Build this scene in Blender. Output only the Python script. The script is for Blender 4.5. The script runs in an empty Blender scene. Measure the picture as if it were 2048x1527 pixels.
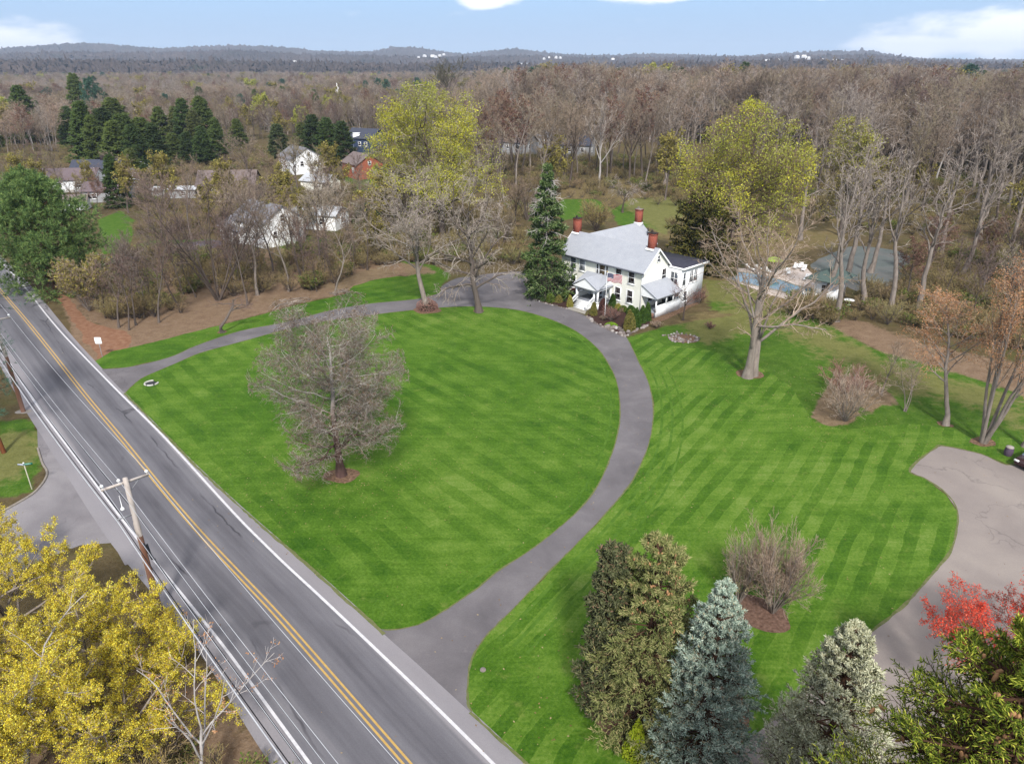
import bpy, math, random
import numpy as np
from mathutils import Vector, Matrix
from mathutils.geometry import tessellate_polygon

# ------------------------------------------------------------------ camera, world, sun, exposure
SC = bpy.context.scene
COL = SC.collection
CAMH = 32.0
FPX, CX, CY, HOR = 1417.0, 1024.0, 763.5, 128.0
PITCH = math.atan((CY - HOR) / FPX)
cd = bpy.data.cameras.new("camera"); cam = bpy.data.objects.new("camera", cd); COL.objects.link(cam)
cam.location = (0, 0, CAMH); cam.rotation_euler = (math.pi / 2 - PITCH, 0, 0)
cd.sensor_width = 36; cd.lens = FPX / 2048 * 36; cd.clip_start = 0.5; cd.clip_end = 30000
SC.camera = cam
SC.view_settings.view_transform = 'Standard'; SC.view_settings.look = 'None'
SC.view_settings.gamma = 1; SC.view_settings.exposure = 0.86
SUN_AZ = math.atan2(0.10, -0.99)     # direction towards the sun (x, y), clockwise from +Y
SUN_EL = math.radians(44)
sl = bpy.data.lights.new("sun", 'SUN'); so = bpy.data.objects.new("sun", sl); COL.objects.link(so)
sl.energy = 3.15; sl.angle = math.radians(7); sl.color = (1, 0.965, 0.91)
sdir = Vector((math.sin(SUN_AZ) * math.cos(SUN_EL), math.cos(SUN_AZ) * math.cos(SUN_EL), math.sin(SUN_EL)))
so.rotation_euler = sdir.to_track_quat('Z', 'Y').to_euler()
so.location = (-200, -150, 300)
W = bpy.data.worlds.new("World"); SC.world = W; W.use_nodes = True
wn, wl = W.node_tree.nodes, W.node_tree.links
wn.clear()
def N(t, **k):
    n = wn.new(t)
    for a, b in k.items(): setattr(n, a, b)
    return n
sky = N('ShaderNodeTexSky', sky_type='NISHITA', sun_disc=False, sun_elevation=SUN_EL, sun_rotation=SUN_AZ,
        air_density=1.0, dust_density=0.3, ozone_density=2.0, altitude=100)
bg = N('ShaderNodeBackground'); out = N('ShaderNodeOutputWorld'); bg.inputs[1].default_value = 0.105
tc = N('ShaderNodeTexCoord'); sep = N('ShaderNodeSeparateXYZ'); wl.new(tc.outputs['Generated'], sep.inputs[0])
mp = N('ShaderNodeMapping'); mp.inputs['Scale'].default_value = (1, 1, 2.6); wl.new(tc.outputs['Generated'], mp.inputs[0])
nz = N('ShaderNodeTexNoise'); nz.inputs['Scale'].default_value = 11; nz.inputs['Detail'].default_value = 7
nz.inputs['Roughness'].default_value = 0.55; wl.new(mp.outputs[0], nz.inputs['Vector'])
def M(op, a, b=None, c=None):
    n = N('ShaderNodeMath', operation=op)
    for i, v in enumerate((a, b, c)):
        if v is None: continue
        if isinstance(v, (int, float)): n.inputs[i].default_value = v
        else: wl.new(v, n.inputs[i])
    return n.outputs[0]
at = M('DIVIDE', sep.outputs[0], M('MAXIMUM', sep.outputs[1], 0.05))          # tan of the azimuth from +Y
el = sep.outputs[2]
def blob(t0, tw, e0, ew):                                                      # an elliptical region of the sky
    a = M('POWER', M('DIVIDE', M('SUBTRACT', at, t0), tw), 2); b = M('POWER', M('DIVIDE', M('SUBTRACT', el, e0), ew), 2)
    return M('SUBTRACT', 1.0, M('ADD', a, b))
mask = None
for q in [(0.66, .22, .030, .030), (0.53, .12, .020, .016), (-0.70, .16, .026, .026), (-0.03, .045, .073, .012), (0.16, .09, .080, .014),
          (0.40, .07, .076, .009), (0.62, .05, .080, .010), (-0.42, .05, .080, .010), (-0.66, .05, .078, .012), (-0.22, .05, .081, .008), (1.1, .35, .06, .05), (-1.2, .3, .05, .05)]:
    o = blob(*q); mask = o if mask is None else M('MAXIMUM', mask, o)
high = M('MULTIPLY', M('SUBTRACT', M('MINIMUM', M('MAXIMUM', el, 0.10), 0.3), 0.10), 5.0)  # thin broken cloud overhead
dens = M('ADD', M('MAXIMUM', mask, M('SUBTRACT', high, 0.35)), M('MULTIPLY', M('SUBTRACT', nz.outputs[0], 0.5), 2.6))
sm = N('ShaderNodeMapRange', interpolation_type='SMOOTHSTEP'); wl.new(dens, sm.inputs[0])
sm.inputs[1].default_value = 0.0; sm.inputs[2].default_value = 0.8
cl = N('ShaderNodeMixRGB'); cl.inputs[2].default_value = (7.0, 7.0, 7.15, 1)
wl.new(M('MULTIPLY', sm.outputs[0], 0.93), cl.inputs[0])
tint = N('ShaderNodeMixRGB', blend_type='MULTIPLY'); tint.inputs[0].default_value = 1; tint.inputs[2].default_value = (0.80, 0.93, 1.12, 1)
wl.new(sky.outputs[0], tint.inputs[1])
low = N('ShaderNodeMapRange', interpolation_type='SMOOTHSTEP'); wl.new(el, low.inputs[0]); low.inputs[1].default_value = .30; low.inputs[2].default_value = .02
lg = N('ShaderNodeMapRange'); wl.new(el, lg.inputs[0]); lg.inputs[1].default_value = 0; lg.inputs[2].default_value = .09
lc = N('ShaderNodeMixRGB'); lc.inputs[1].default_value = (2.9, 3.75, 4.8, 1); lc.inputs[2].default_value = (2.0, 3.2, 4.95, 1); wl.new(lg.outputs[0], lc.inputs[0])
hz = N('ShaderNodeMixRGB'); wl.new(low.outputs[0], hz.inputs[0]); wl.new(tint.outputs[0], hz.inputs[1]); wl.new(lc.outputs[0], hz.inputs[2])
wl.new(hz.outputs[0], cl.inputs[1])
wl.new(cl.outputs[0], bg.inputs[0]); wl.new(bg.outputs[0], out.inputs[0])
try:
    SC.cycles.use_denoising = True
    SC.cycles.volume_bounces = 1; SC.cycles.max_bounces = 6; SC.cycles.diffuse_bounces = 3; SC.cycles.glossy_bounces = 2
    SC.cycles.transparent_max_bounces = 4; SC.cycles.caustics_reflective = False; SC.cycles.caustics_refractive = False
except Exception: pass

# ------------------------------------------------------------------ helpers
def ray(px, py):
    x = (px - CX) / FPX; y = -(py - CY) / FPX
    return np.array([x, math.cos(PITCH) + y * math.sin(PITCH), -math.sin(PITCH) + y * math.cos(PITCH)])
def G(px, py, z=0.0):
    d = ray(px, py); t = (z - CAMH) / d[2]
    return np.array([d[0] * t, d[1] * t])
def GL(l, z=0.0): return np.array([G(x, y, z) for x, y in l])
def depth(g, z=0.0): return g[1] * math.cos(PITCH) - (z - CAMH) * math.sin(PITCH)
def height_at(g, py):                      # height of the point above g seen at image row py
    a = (CY - py) / FPX                    # (v.y sinp + v.z cosp)/(v.y cosp - v.z sinp) = a
    s, c = math.sin(PITCH), math.cos(PITCH)
    return CAMH + g[1] * (a * c - s) / (c + a * s)
def smooth(P, n=6, closed=False):
    P = np.asarray(P, float); k = len(P); out = []
    for i in range(k if closed else k - 1):
        if closed: p0, p1, p2, p3 = P[i - 1], P[i], P[(i + 1) % k], P[(i + 2) % k]
        else: p0, p1, p2, p3 = P[max(i - 1, 0)], P[i], P[i + 1], P[min(i + 2, k - 1)]
        for t in np.arange(n) / n:
            out.append(.5 * ((2 * p1) + (-p0 + p2) * t + (2 * p0 - 5 * p1 + 4 * p2 - p3) * t * t + (-p0 + 3 * p1 - 3 * p2 + p3) * t ** 3))
    if not closed: out.append(P[-1])
    return np.array(out)
def wobble(P, amp, rng, sub=0.5):          # resample a closed outline and roughen it
    P = np.asarray(P); Q = []
    for a, b in zip(P, np.roll(P, -1, 0)):
        m = max(1, int(np.linalg.norm(b - a) / sub)); Q += [a + (b - a) * t for t in np.arange(m) / m]
    Q = np.array(Q); k = len(Q); nz_ = rng.normal(0, 1, (k, 2))
    s = nz_ * .5 + np.roll(nz_, 1, 0) * .3 + np.roll(nz_, -1, 0) * .3 + np.roll(nz_, 2, 0) * .2
    return Q + s * amp

def tag(o, label=None, cat=None, group=None, kind=None):
    if label: o['label'] = label
    if cat: o['category'] = cat
    if group: o['group'] = group
    if kind: o['kind'] = kind
    return o
def link(o, parent=None):
    COL.objects.link(o)
    if parent is not None: o.parent = parent
    return o
def empty(name, loc, rz=0.0, label=None, cat=None, group=None):
    o = bpy.data.objects.new(name, None); o.empty_display_size = .3; link(o)
    o.location = (float(loc[0]), float(loc[1]), float(loc[2]) if len(loc) > 2 else 0.0); o.rotation_euler = (0, 0, rz)
    return tag(o, label, cat, group)
def copy_tree(src, loc, rz=0, sc=(1, 1, 1), label=None, group=None, cat=None):
    c = src.copy(); COL.objects.link(c); c.location = loc; c.rotation_euler = (0, 0, rz); c.scale = sc
    if label: c['label'] = label
    if group: c['group'] = group
    if cat: c['category'] = cat
    for ch in list(src.children):
        d = ch.copy(); COL.objects.link(d); d.parent = c
        for g in list(ch.children):
            e = g.copy(); COL.objects.link(e); e.parent = d
    return c
def mesh_np(name, V, F4=None, F3=None, m4=None, m3=None, smooth_sh=False):
    me = bpy.data.meshes.new(name)
    V = np.asarray(V, np.float32).reshape(-1, 3)
    n4 = 0 if F4 is None else len(F4); n3 = 0 if F3 is None else len(F3)
    me.vertices.add(len(V)); me.vertices.foreach_set('co', V.ravel())
    me.loops.add(n4 * 4 + n3 * 3); me.polygons.add(n4 + n3)
    lv = np.concatenate([np.asarray(F4, np.int32).ravel() if n4 else np.zeros(0, np.int32), np.asarray(F3, np.int32).ravel() if n3 else np.zeros(0, np.int32)])
    me.loops.foreach_set('vertex_index', lv)
    st = np.concatenate([np.arange(n4) * 4, n4 * 4 + np.arange(n3) * 3]).astype(np.int32)
    me.polygons.foreach_set('loop_start', st)
    mi = np.concatenate([np.zeros(n4, np.int32) if m4 is None else np.asarray(m4, np.int32), np.zeros(n3, np.int32) if m3 is None else np.asarray(m3, np.int32)])
    me.polygons.foreach_set('material_index', mi)
    if smooth_sh: me.polygons.foreach_set('use_smooth', np.ones(n4 + n3, bool))
    me.update(calc_edges=True)
    return me

class Geo:                                  # accumulates quads and triangles
    def __init__(s): s.V = []; s.Q = []; s.T = []; s.n = 0
    def add(s, V, Q=None, T=None):
        V = np.asarray(V, float).reshape(-1, 3)
        if Q is not None and len(Q): s.Q.append(np.asarray(Q, int) + s.n)
        if T is not None and len(T): s.T.append(np.asarray(T, int) + s.n)
        s.V.append(V); s.n += len(V); return s
    def tubes(s, P, R, k=4, cap=False):     # P (B,n,3), R (B,n)
        P = np.asarray(P, float); R = np.asarray(R, float)
        B, n = P.shape[:2]
        if B == 0: return s
        T = np.empty_like(P); T[:, 1:-1] = P[:, 2:] - P[:, :-2]; T[:, 0] = P[:, 1] - P[:, 0]; T[:, -1] = P[:, -1] - P[:, -2]
        T /= np.linalg.norm(T, axis=2, keepdims=True) + 1e-9
        ref = np.where(np.abs(T[:, :1, 2:3]) > .9, np.array([1., 0, 0]), np.array([0, 0, 1.]))
        U = np.cross(T, np.broadcast_to(ref, T.shape)); U /= np.linalg.norm(U, axis=2, keepdims=True) + 1e-9
        Vv = np.cross(T, U)
        a = np.arange(k) * 2 * math.pi / k
        ring = P[:, :, None, :] + R[:, :, None, None] * (np.cos(a)[None, None, :, None] * U[:, :, None, :] + np.sin(a)[None, None, :, None] * Vv[:, :, None, :])
        b = np.arange(B)[:, None, None] * (n * k); i = np.arange(n - 1)[None, :, None] * k; j = np.arange(k)[None, None, :]; j2 = (j + 1) % k
        Q = np.stack([b + i + j, b + i + j2, b + i + k + j2, b + i + k + j], -1).reshape(-1, 4)
        s.add(ring.reshape(-1, 3), Q)
        if cap and k > 2:
            base = (np.arange(B) * n * k + (n - 1) * k) + s.n - B * n * k
            tri = [[base[q], base[q] + u, base[q] + u + 1] for q in range(B) for u in range(1, k - 1)]
            s.T.append(np.array(tri))
        return s
    def box(s, x0, x1, y0, y1, z0, z1):
        V = [(x, y, z) for z in (z0, z1) for y in (y0, y1) for x in (x0, x1)]
        return s.add(V, [(0, 2, 3, 1), (4, 5, 7, 6), (0, 1, 5, 4), (2, 6, 7, 3), (0, 4, 6, 2), (1, 3, 7, 5)])
    def poly(s, pts):
        pts = np.asarray(pts, float); k = len(pts)
        if k == 4: return s.add(pts, [(0, 1, 2, 3)])
        return s.add(pts, None, [(0, i, i + 1) for i in range(1, k - 1)])
    def slab(s, pts, t):                    # planar polygon given a thickness straight down
        pts = np.asarray(pts, float); k = len(pts); lo = pts - np.array([0, 0, t])
        s.poly(pts); s.poly(lo[::-1])
        for i in range(k): s.poly([pts[i], lo[i], lo[(i + 1) % k], pts[(i + 1) % k]])
        return s
    def lathe(s, prof, k=16, c=(0, 0, 0)):
        prof = np.asarray(prof, float); n = len(prof); a = np.arange(k) * 2 * math.pi / k
        V = np.stack([c[0] + prof[:, 0:1] * np.cos(a), c[1] + prof[:, 0:1] * np.sin(a), c[2] + np.repeat(prof[:, 1:2], k, 1)], -1)
        Q = [(i * k + j, i * k + (j + 1) % k, (i + 1) * k + (j + 1) % k, (i + 1) * k + j) for i in range(n - 1) for j in range(k)]
        return s.add(V.reshape(-1, 3), Q)
    def prism(s, prof, axis, a0, a1):       # 2D polygon prof extruded along axis ('x': prof is (y,z); 'y': prof is (x,z))
        k = len(prof)
        f = (lambda p, a: (a, p[0], p[1])) if axis == 'x' else (lambda p, a: (p[0], a, p[1]))
        A = [f(p, a0) for p in prof]; B = [f(p, a1) for p in prof]
        s.poly(A); s.poly(B[::-1])
        for i in range(k): s.poly([A[i], B[i], B[(i + 1) % k], A[(i + 1) % k]])
        return s
    def mesh(s, name, smooth_sh=False):
        return mesh_np(name, np.concatenate(s.V) if s.V else np.zeros((0, 3)), np.concatenate(s.Q) if s.Q else None, np.concatenate(s.T) if s.T else None, smooth_sh=smooth_sh)
    def build(s, name, mat, parent=None, smooth_sh=False):
        me = s.mesh(name, smooth_sh)
        me.materials.append(mat)
        return link(bpy.data.objects.new(name, me), parent)

def sheet(name, outline, z, mat, parent=None, holes=()):
    loops = [[Vector((p[0], p[1], 0)) for p in outline]] + [[Vector((p[0], p[1], 0)) for p in h] for h in holes]
    tri = tessellate_polygon(loops)
    V = np.array([(v.x, v.y, z) for l in loops for v in l])
    T = np.array(tri)
    a = V[T[:, 1]] - V[T[:, 0]]; b = V[T[:, 2]] - V[T[:, 0]]
    fl = (a[:, 0] * b[:, 1] - a[:, 1] * b[:, 0]) < 0
    T[fl] = T[fl][:, ::-1]
    me = mesh_np(name, V, None, T); me.materials.append(mat)
    return link(bpy.data.objects.new(name, me), parent)

# ------------------------------------------------------------------ materials
def s2l(c): c = c / 255.0; return c / 12.92 if c <= .04045 else ((c + .055) / 1.055) ** 2.4
def C(r, g, b, k=0.53): return tuple(min(.86, s2l(v) * k) for v in (r, g, b)) + (1,)   # colour seen in daylight -> base colour
class Mat:
    def __init__(s, name, rough=.85, spec=.25):
        s.m = bpy.data.materials.new(name); s.m.use_nodes = True; s.n = s.m.node_tree.nodes; s.l = s.m.node_tree.links
        s.b = s.n['Principled BSDF']; s.b.inputs['Roughness'].default_value = rough; s.b.inputs['Specular IOR Level'].default_value = spec
    def node(s, t, **k):
        n = s.n.new(t)
        for a, b in k.items(): setattr(n, a, b)
        return n
    def put(s, sock, v):
        if isinstance(v, bpy.types.NodeSocket): s.l.new(v, sock)
        else: sock.default_value = v
    def co(s, kind='Object', scale=(1, 1, 1), rot=(0, 0, 0)):
        t = s.node('ShaderNodeTexCoord'); m = s.node('ShaderNodeMapping'); m.inputs['Scale'].default_value = scale; m.inputs['Rotation'].default_value = rot
        s.l.new(t.outputs[kind], m.inputs[0]); return m.outputs[0]
    def noise(s, vec, scale, detail=4, rough=.55, dist=0):
        n = s.node('ShaderNodeTexNoise'); n.inputs['Scale'].default_value = scale; n.inputs['Detail'].default_value = detail
        n.inputs['Roughness'].default_value = rough; n.inputs['Distortion'].default_value = dist
        s.l.new(vec, n.inputs['Vector']); return n.outputs[0]
    def math(s, op, a, b=0.0, c=None):
        n = s.node('ShaderNodeMath', operation=op); s.put(n.inputs[0], a); s.put(n.inputs[1], b)
        if c is not None: s.put(n.inputs[2], c)
        return n.outputs[0]
    def ramp(s, fac, stops):
        r = s.node('ShaderNodeValToRGB'); e = r.color_ramp.elements
        while len(e) < len(stops): e.new(.5)
        for x, (p, c) in zip(e, stops): x.position = p; x.color = c
        s.put(r.inputs[0], fac); return r.outputs[0]
    def step(s, v, a, b):
        n = s.node('ShaderNodeMapRange', interpolation_type='SMOOTHSTEP'); s.put(n.inputs[0], v); n.inputs[1].default_value = a; n.inputs[2].default_value = b
        return n.outputs[0]
    def mix(s, f, a, b, mode='MIX'):
        n = s.node('ShaderNodeMixRGB', blend_type=mode); s.put(n.inputs[0], f); s.put(n.inputs[1], a); s.put(n.inputs[2], b); return n.outputs[0]
    def color(s, c): s.put(s.b.inputs['Base Color'], c); return s
    def bump(s, h, strength=.3, dist=.05):
        n = s.node('ShaderNodeBump'); n.inputs['Strength'].default_value = strength; n.inputs['Distance'].default_value = dist
        s.l.new(h, n.inputs['Height']); s.l.new(n.outputs[0], s.b.inputs['Normal']); return s
def plain(name, c1, c2=None, scale=2.0, rough=.8, spec=.25, bump=0, stretch=(1, 1, 1)):
    m = Mat(name, rough, spec)
    if c2 is None: m.color(c1)
    else:
        v = m.co(scale=stretch); n = m.noise(v, scale, 6, .6); m.color(m.ramp(n, [(.3, c1), (.7, c2)]))
        if bump: m.bump(n, bump, .05)
    return m.m
def bark(name, c1, c2, tip=None, z0=2.0, z1=8.0, objrand=None):
    m = Mat(name, .9, .1); v = m.co(scale=(1, 1, .25)); n = m.noise(v, 3.5, 5, .65); col = m.ramp(n, [(.3, c1), (.7, c2)])
    if tip is not None:
        t = m.node('ShaderNodeTexCoord'); sp = m.node('ShaderNodeSeparateXYZ'); m.l.new(t.outputs['Object'], sp.inputs[0])
        col = m.mix(m.step(m.math('ADD', sp.outputs[2], m.math('MULTIPLY', n, 3.0)), z0, z1), col, tip)
    if objrand is not None:
        oi = m.node('ShaderNodeObjectInfo'); col = m.mix(.5, col, m.ramp(oi.outputs['Random'], objrand))
    return m.color(col).bump(n, .5, .06).m
def leafy(name, stops, objrand=None, rough=.75, trans=.25, gain=1.5):
    up = lambda q: [(p, tuple(min(.75, v * gain) for v in c[:3]) + (1,)) for p, c in q]
    stops = up(stops); objrand = up(objrand) if objrand else None
    m = Mat(name, rough, .2); g = m.node('ShaderNodeNewGeometry')
    col = m.ramp(g.outputs['Random Per Island'], stops)
    if objrand is not None:
        oi = m.node('ShaderNodeObjectInfo'); col = m.mix(.55, col, m.ramp(oi.outputs['Random'], objrand))
    m.color(col)
    if trans:
        tb = m.node('ShaderNodeBsdfTranslucent'); m.put(tb.inputs[0], col); mx = m.node('ShaderNodeMixShader'); mx.inputs[0].default_value = trans
        m.l.new(m.b.outputs[0], mx.inputs[1]); m.l.new(tb.outputs[0], mx.inputs[2]); m.l.new(mx.outputs[0], m.n['Material Output'].inputs[0])
    return m.m

def mat_lawn(name, p0, p1, width, k=1.0):
    d = np.array(p1) - np.array(p0); ang = math.atan2(d[1], d[0])
    m = Mat(name, .9, .12)
    v = m.co(rot=(0, 0, -ang)); sp = m.node('ShaderNodeSeparateXYZ'); m.l.new(v, sp.inputs[0])
    big = m.noise(v, .06, 3); med = m.noise(v, .35, 4, .6); fine = m.noise(v, 5.0, 5, .7); st2 = m.noise(m.co(rot=(0, 0, -ang), scale=(.12, 1.1, 1)), 1.3, 4, .6)
    y = m.math('ADD', sp.outputs[1], m.math('MULTIPLY', m.math('SUBTRACT', big, .5), 1.6))
    y = m.math('ADD', y, m.math('MULTIPLY', m.math('SUBTRACT', med, .5), .5))
    wv = m.math('SINE', m.math('MULTIPLY', y, math.pi / width))
    stripe = m.step(wv, -.35, .35)
    seam = m.step(m.math('ABSOLUTE', wv), .22, .0)
    amp = m.step(m.noise(v, .11, 3, .6), .36, .62)                    # stripes fade in and out over the lawn
    streaks = m.noise(m.co(rot=(0, 0, -ang), scale=(.05, 1, 1)), 2.2, 5, .65)
    f = m.math('ADD', m.math('MULTIPLY', m.math('MULTIPLY', m.math('SUBTRACT', stripe, .5), amp), .10 * k), m.math('ADD', m.math('MULTIPLY', m.math('ADD', big, m.math('MULTIPLY', m.math('SUBTRACT', big, .5), .4)), .30), m.math('ADD', m.math('MULTIPLY', m.math('ADD', med, m.math('MULTIPLY', m.math('SUBTRACT', med, .5), .4)), .35), m.math('ADD', m.math('MULTIPLY', st2, .20), m.math('MULTIPLY', streaks, .15 * k + .05)))))
    f = m.math('ADD', f, m.math('MULTIPLY', m.math('MULTIPLY', seam, m.math('ADD', m.math('MULTIPLY', amp, .7), .3)), .07 * k))
    f = m.math('ADD', f, m.math('MULTIPLY', m.math('SUBTRACT', fine, .5), .55))
    col = m.ramp(f, [(.20, C(42, 82, 12, .47)), (.37, C(64, 108, 20, .47)), (.51, C(90, 132, 32, .47)), (.65, C(118, 154, 54, .47)), (.84, C(156, 178, 94, .47))])
    yel = m.noise(v, .9, 5, .7, .4)
    col = m.mix(m.math('MULTIPLY', m.step(yel, .56, .76), .5), col, C(150, 160, 80))
    m.color(col); m.bump(m.math('ADD', fine, m.math('MULTIPLY', m.noise(v, 22, 3), .7)), .9, .05)
    return m.m

MT = {}
def mt(k): return MT[k]
MT['bark'] = bark('bark grey brown', C(120, 105, 98), C(92, 80, 74), objrand=[(0, C(96, 84, 76)), (.5, C(128, 116, 108)), (1, C(150, 140, 132))])
MT['twig'] = leafy('bare twigs', [(0, C(98, 80, 76)), (.5, C(120, 102, 94)), (1, C(146, 130, 122))], objrand=[(0, C(96, 80, 74)), (.35, C(116, 98, 90)), (.6, C(122, 92, 86)), (.8, C(118, 106, 86)), (1, C(142, 130, 124))], trans=0)
MT['bark_light'] = bark('bark pale grey', C(172, 160, 150, .62), C(130, 118, 110, .6))
MT['twig_light'] = leafy('pale bare twigs', [(0, C(122, 106, 98)), (.5, C(152, 140, 128)), (1, C(184, 172, 162))], trans=0, gain=1.65)
MT['needle_dark'] = leafy('dark evergreen', [(0, C(34, 46, 24)), (.5, C(52, 68, 34)), (1, C(76, 90, 46))], objrand=[(0, C(36, 52, 30)), (.5, C(58, 76, 36)), (1, C(72, 82, 46))], trans=.1)

# ------------------------------------------------------------------ ground with soft zones
RNG = np.random.default_rng(7)
def sdf(poly, X, Y):                        # signed distance, positive inside
    poly = np.asarray(poly); ins = np.zeros(X.shape, bool); d2 = np.full(X.shape, 1e12)
    for a, b in zip(poly, np.roll(poly, -1, 0)):
        e = b - a; t = np.clip(((X - a[0]) * e[0] + (Y - a[1]) * e[1]) / (e @ e + 1e-12), 0, 1)
        d2 = np.minimum(d2, (X - a[0] - t * e[0]) ** 2 + (Y - a[1] - t * e[1]) ** 2)
        if a[1] != b[1]:
            c = ((a[1] > Y) != (b[1] > Y)) & (X < (b[0] - a[0]) * (Y - a[1]) / (b[1] - a[1]) + a[0]); ins ^= c
    return np.where(ins, 1, -1) * np.sqrt(d2)
def axis(lo, hi, step, far0, far1):
    core = np.arange(lo, hi + step, step); up = [hi + step]; s = step
    while up[-1] < far1: s *= 1.22; up.append(up[-1] + s)
    dn = [lo - step]; s = step
    while dn[-1] > far0: s *= 1.22; dn.append(dn[-1] - s)
    return np.array(dn[::-1] + list(core[1:-1]) + up)
gx = axis(-150, 130, .9, -9500, 9500); gy = axis(8, 300, .9, -400, 9800)
X, Y = np.meshgrid(gx, gy)
zones = {'green': [], 'litter': [], 'dark': [], 'tan': []}
def zone(k, px, soft=1.0): zones[k].append((GL(px), soft))
zone('green', [(1250, 675), (1330, 652), (1400, 640), (1500, 628), (1600, 618), (1660, 648), (1750, 698), (1880, 732), (2048, 788), (2300, 850), (2300, 1000), (2048, 935), (1900, 900), (1700, 870), (1450, 800)])
zone('green', [(1225, 420), (1260, 398), (1330, 392), (1400, 412), (1345, 445), (1330, 470), (1300, 455), (1235, 450)])
zone('green', [(1100, 425), (1125, 398), (1190, 398), (1230, 420), (1130, 440)])
zone('green', [(196, 440), (240, 420), (268, 440), (262, 490), (205, 512)])
zone('green', [(220, 505), (300, 482), (430, 478), (420, 500), (300, 520)])
zone('green', [(690, 352), (760, 345), (770, 380), (690, 385)])
zone('green', [(1405, 560), (1470, 560), (1560, 600), (1620, 640), (1540, 650), (1420, 620)], 2)
zone('green', [(-80, 850), (60, 835), (78, 860), (80, 930), (60, 985), (-80, 1010)])
zone('green', [(800, 520), (870, 530), (900, 548), (880, 575), (820, 560)])
zone('green', [(900, 440), (1040, 470), (1040, 520), (900, 500)], 3)
zone('green', [(640, 570), (760, 530), (800, 545), (690, 585)], 2)
zone('green', [(560, 470), (700, 480), (720, 500), (560, 510)], 3)
zone('litter', [(95, 575), (200, 655), (245, 720), (190, 722), (420, 660), (600, 605), (700, 585), (800, 552), (870, 545), (850, 530), (760, 520), (600, 520), (470, 520), (330, 545), (230, 560), (150, 600)], 2)
zone('litter', [(300, 540), (430, 560), (600, 540), (640, 470), (560, 500), (400, 505), (320, 520)], 3)
zone('litter', [(1655, 640), (1720, 640), (1850, 690), (2048, 730), (2300, 790), (2300, 850), (2048, 790), (1900, 742), (1760, 702), (1690, 668)], 2)
zone('litter', [(1622, 835), (1660, 852), (1708, 846), (1716, 808), (1740, 830), (1765, 805), (1805, 815), (1780, 785), (1720, 750), (1660, 755)], .6)
zone('litter', [(700, 390), (800, 400), (1000, 420), (1040, 450), (860, 430), (700, 420)], 3)
zone('litter', [(330, 1300), (480, 1440), (560, 1527), (300, 1600), (-100, 1600), (-100, 1400)], 3)
zone('litter', [(118, 585), (170, 640), (240, 722), (190, 724), (150, 690)], .8)
zone('tan', [(1540, 650), (1640, 650), (1760, 715), (1900, 755), (2048, 800), (2048, 850), (1900, 800), (1780, 790), (1650, 710)], 6)
zone('tan', [(1060, 350), (1300, 350), (1480, 400), (1700, 430), (1680, 490), (1480, 520), (1420, 480), (1330, 480), (1230, 395), (1080, 400)], 4)
zone('tan', [(1350, 650), (1480, 600), (1600, 610), (1560, 640), (1420, 690)], 4)
zone('tan', [(0, 862), (72, 862), (80, 900), (40, 950), (-60, 990), (-60, 900)], 3)
zone('tan', [(1400, 540), (1640, 600), (1640, 640), (1400, 600)], 4)
cov = np.zeros(X.shape + (4,), np.float32)
near = (np.abs(X) < 220) & (Y < 420) & (Y > 0)
for ci, k in enumerate(('green', 'litter', 'dark', 'tan')):
    for poly, soft in zones[k]:
        s = np.clip(sdf(poly, X[near], Y[near]) / (soft * 2.5) + .5, 0, 1)
        cov[..., ci][near] = np.maximum(cov[..., ci][near], s)
Z = np.zeros_like(X); dd = np.hypot(X, Y)
ny, nx = X.shape
idx = np.arange(nx * ny).reshape(ny, nx)
F = np.stack([idx[:-1, :-1], idx[:-1, 1:], idx[1:, 1:], idx[1:, :-1]], -1).reshape(-1, 4)
me = mesh_np('ground', np.stack([X, Y, Z], -1), F)
at_ = me.attributes.new('cover', 'FLOAT_COLOR', 'POINT'); at_.data.foreach_set('color', cov.reshape(-1))
m = Mat('ground', .95, .1); v = m.co()
an = m.node('ShaderNodeAttribute', attribute_name='cover'); sp = m.node('ShaderNodeSeparateColor'); m.l.new(an.outputs['Color'], sp.inputs[0])
n1 = m.noise(v, .12, 6, .65); n2 = m.noise(v, .8, 6, .7); n3 = m.noise(v, 4.5, 5, .75); n4 = m.noise(v, .03, 4)
base = m.ramp(m.math('ADD', m.math('MULTIPLY', n2, .6), m.math('MULTIPLY', n3, .4)), [(.25, C(74, 62, 42)), (.45, C(104, 90, 62)), (.6, C(126, 110, 80)), (.8, C(150, 134, 104))])
base = m.mix(m.math('MULTIPLY', m.step(n1, .48, .66), .55), base, m.ramp(n3, [(.3, C(74, 82, 36)), (.7, C(108, 112, 58))]))
lit = m.ramp(m.math('ADD', m.math('MULTIPLY', n2, .45), m.math('MULTIPLY', n3, .55)), [(.25, C(100, 80, 60)), (.42, C(138, 112, 90)), (.58, C(164, 138, 114)), (.78, C(200, 176, 154))])
grn = m.ramp(m.math('ADD', m.math('MULTIPLY', n2, .5), m.math('MULTIPLY', n3, .5)), [(.25, C(52, 88, 20, .47)), (.45, C(82, 122, 32, .47)), (.62, C(114, 146, 56, .47)), (.8, C(162, 164, 100, .47))])
tan = m.ramp(m.math('ADD', m.math('MULTIPLY', n2, .5), m.math('MULTIPLY', n3, .5)), [(.3, C(122, 104, 66)), (.55, C(160, 142, 98)), (.75, C(186, 170, 128))])
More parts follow.
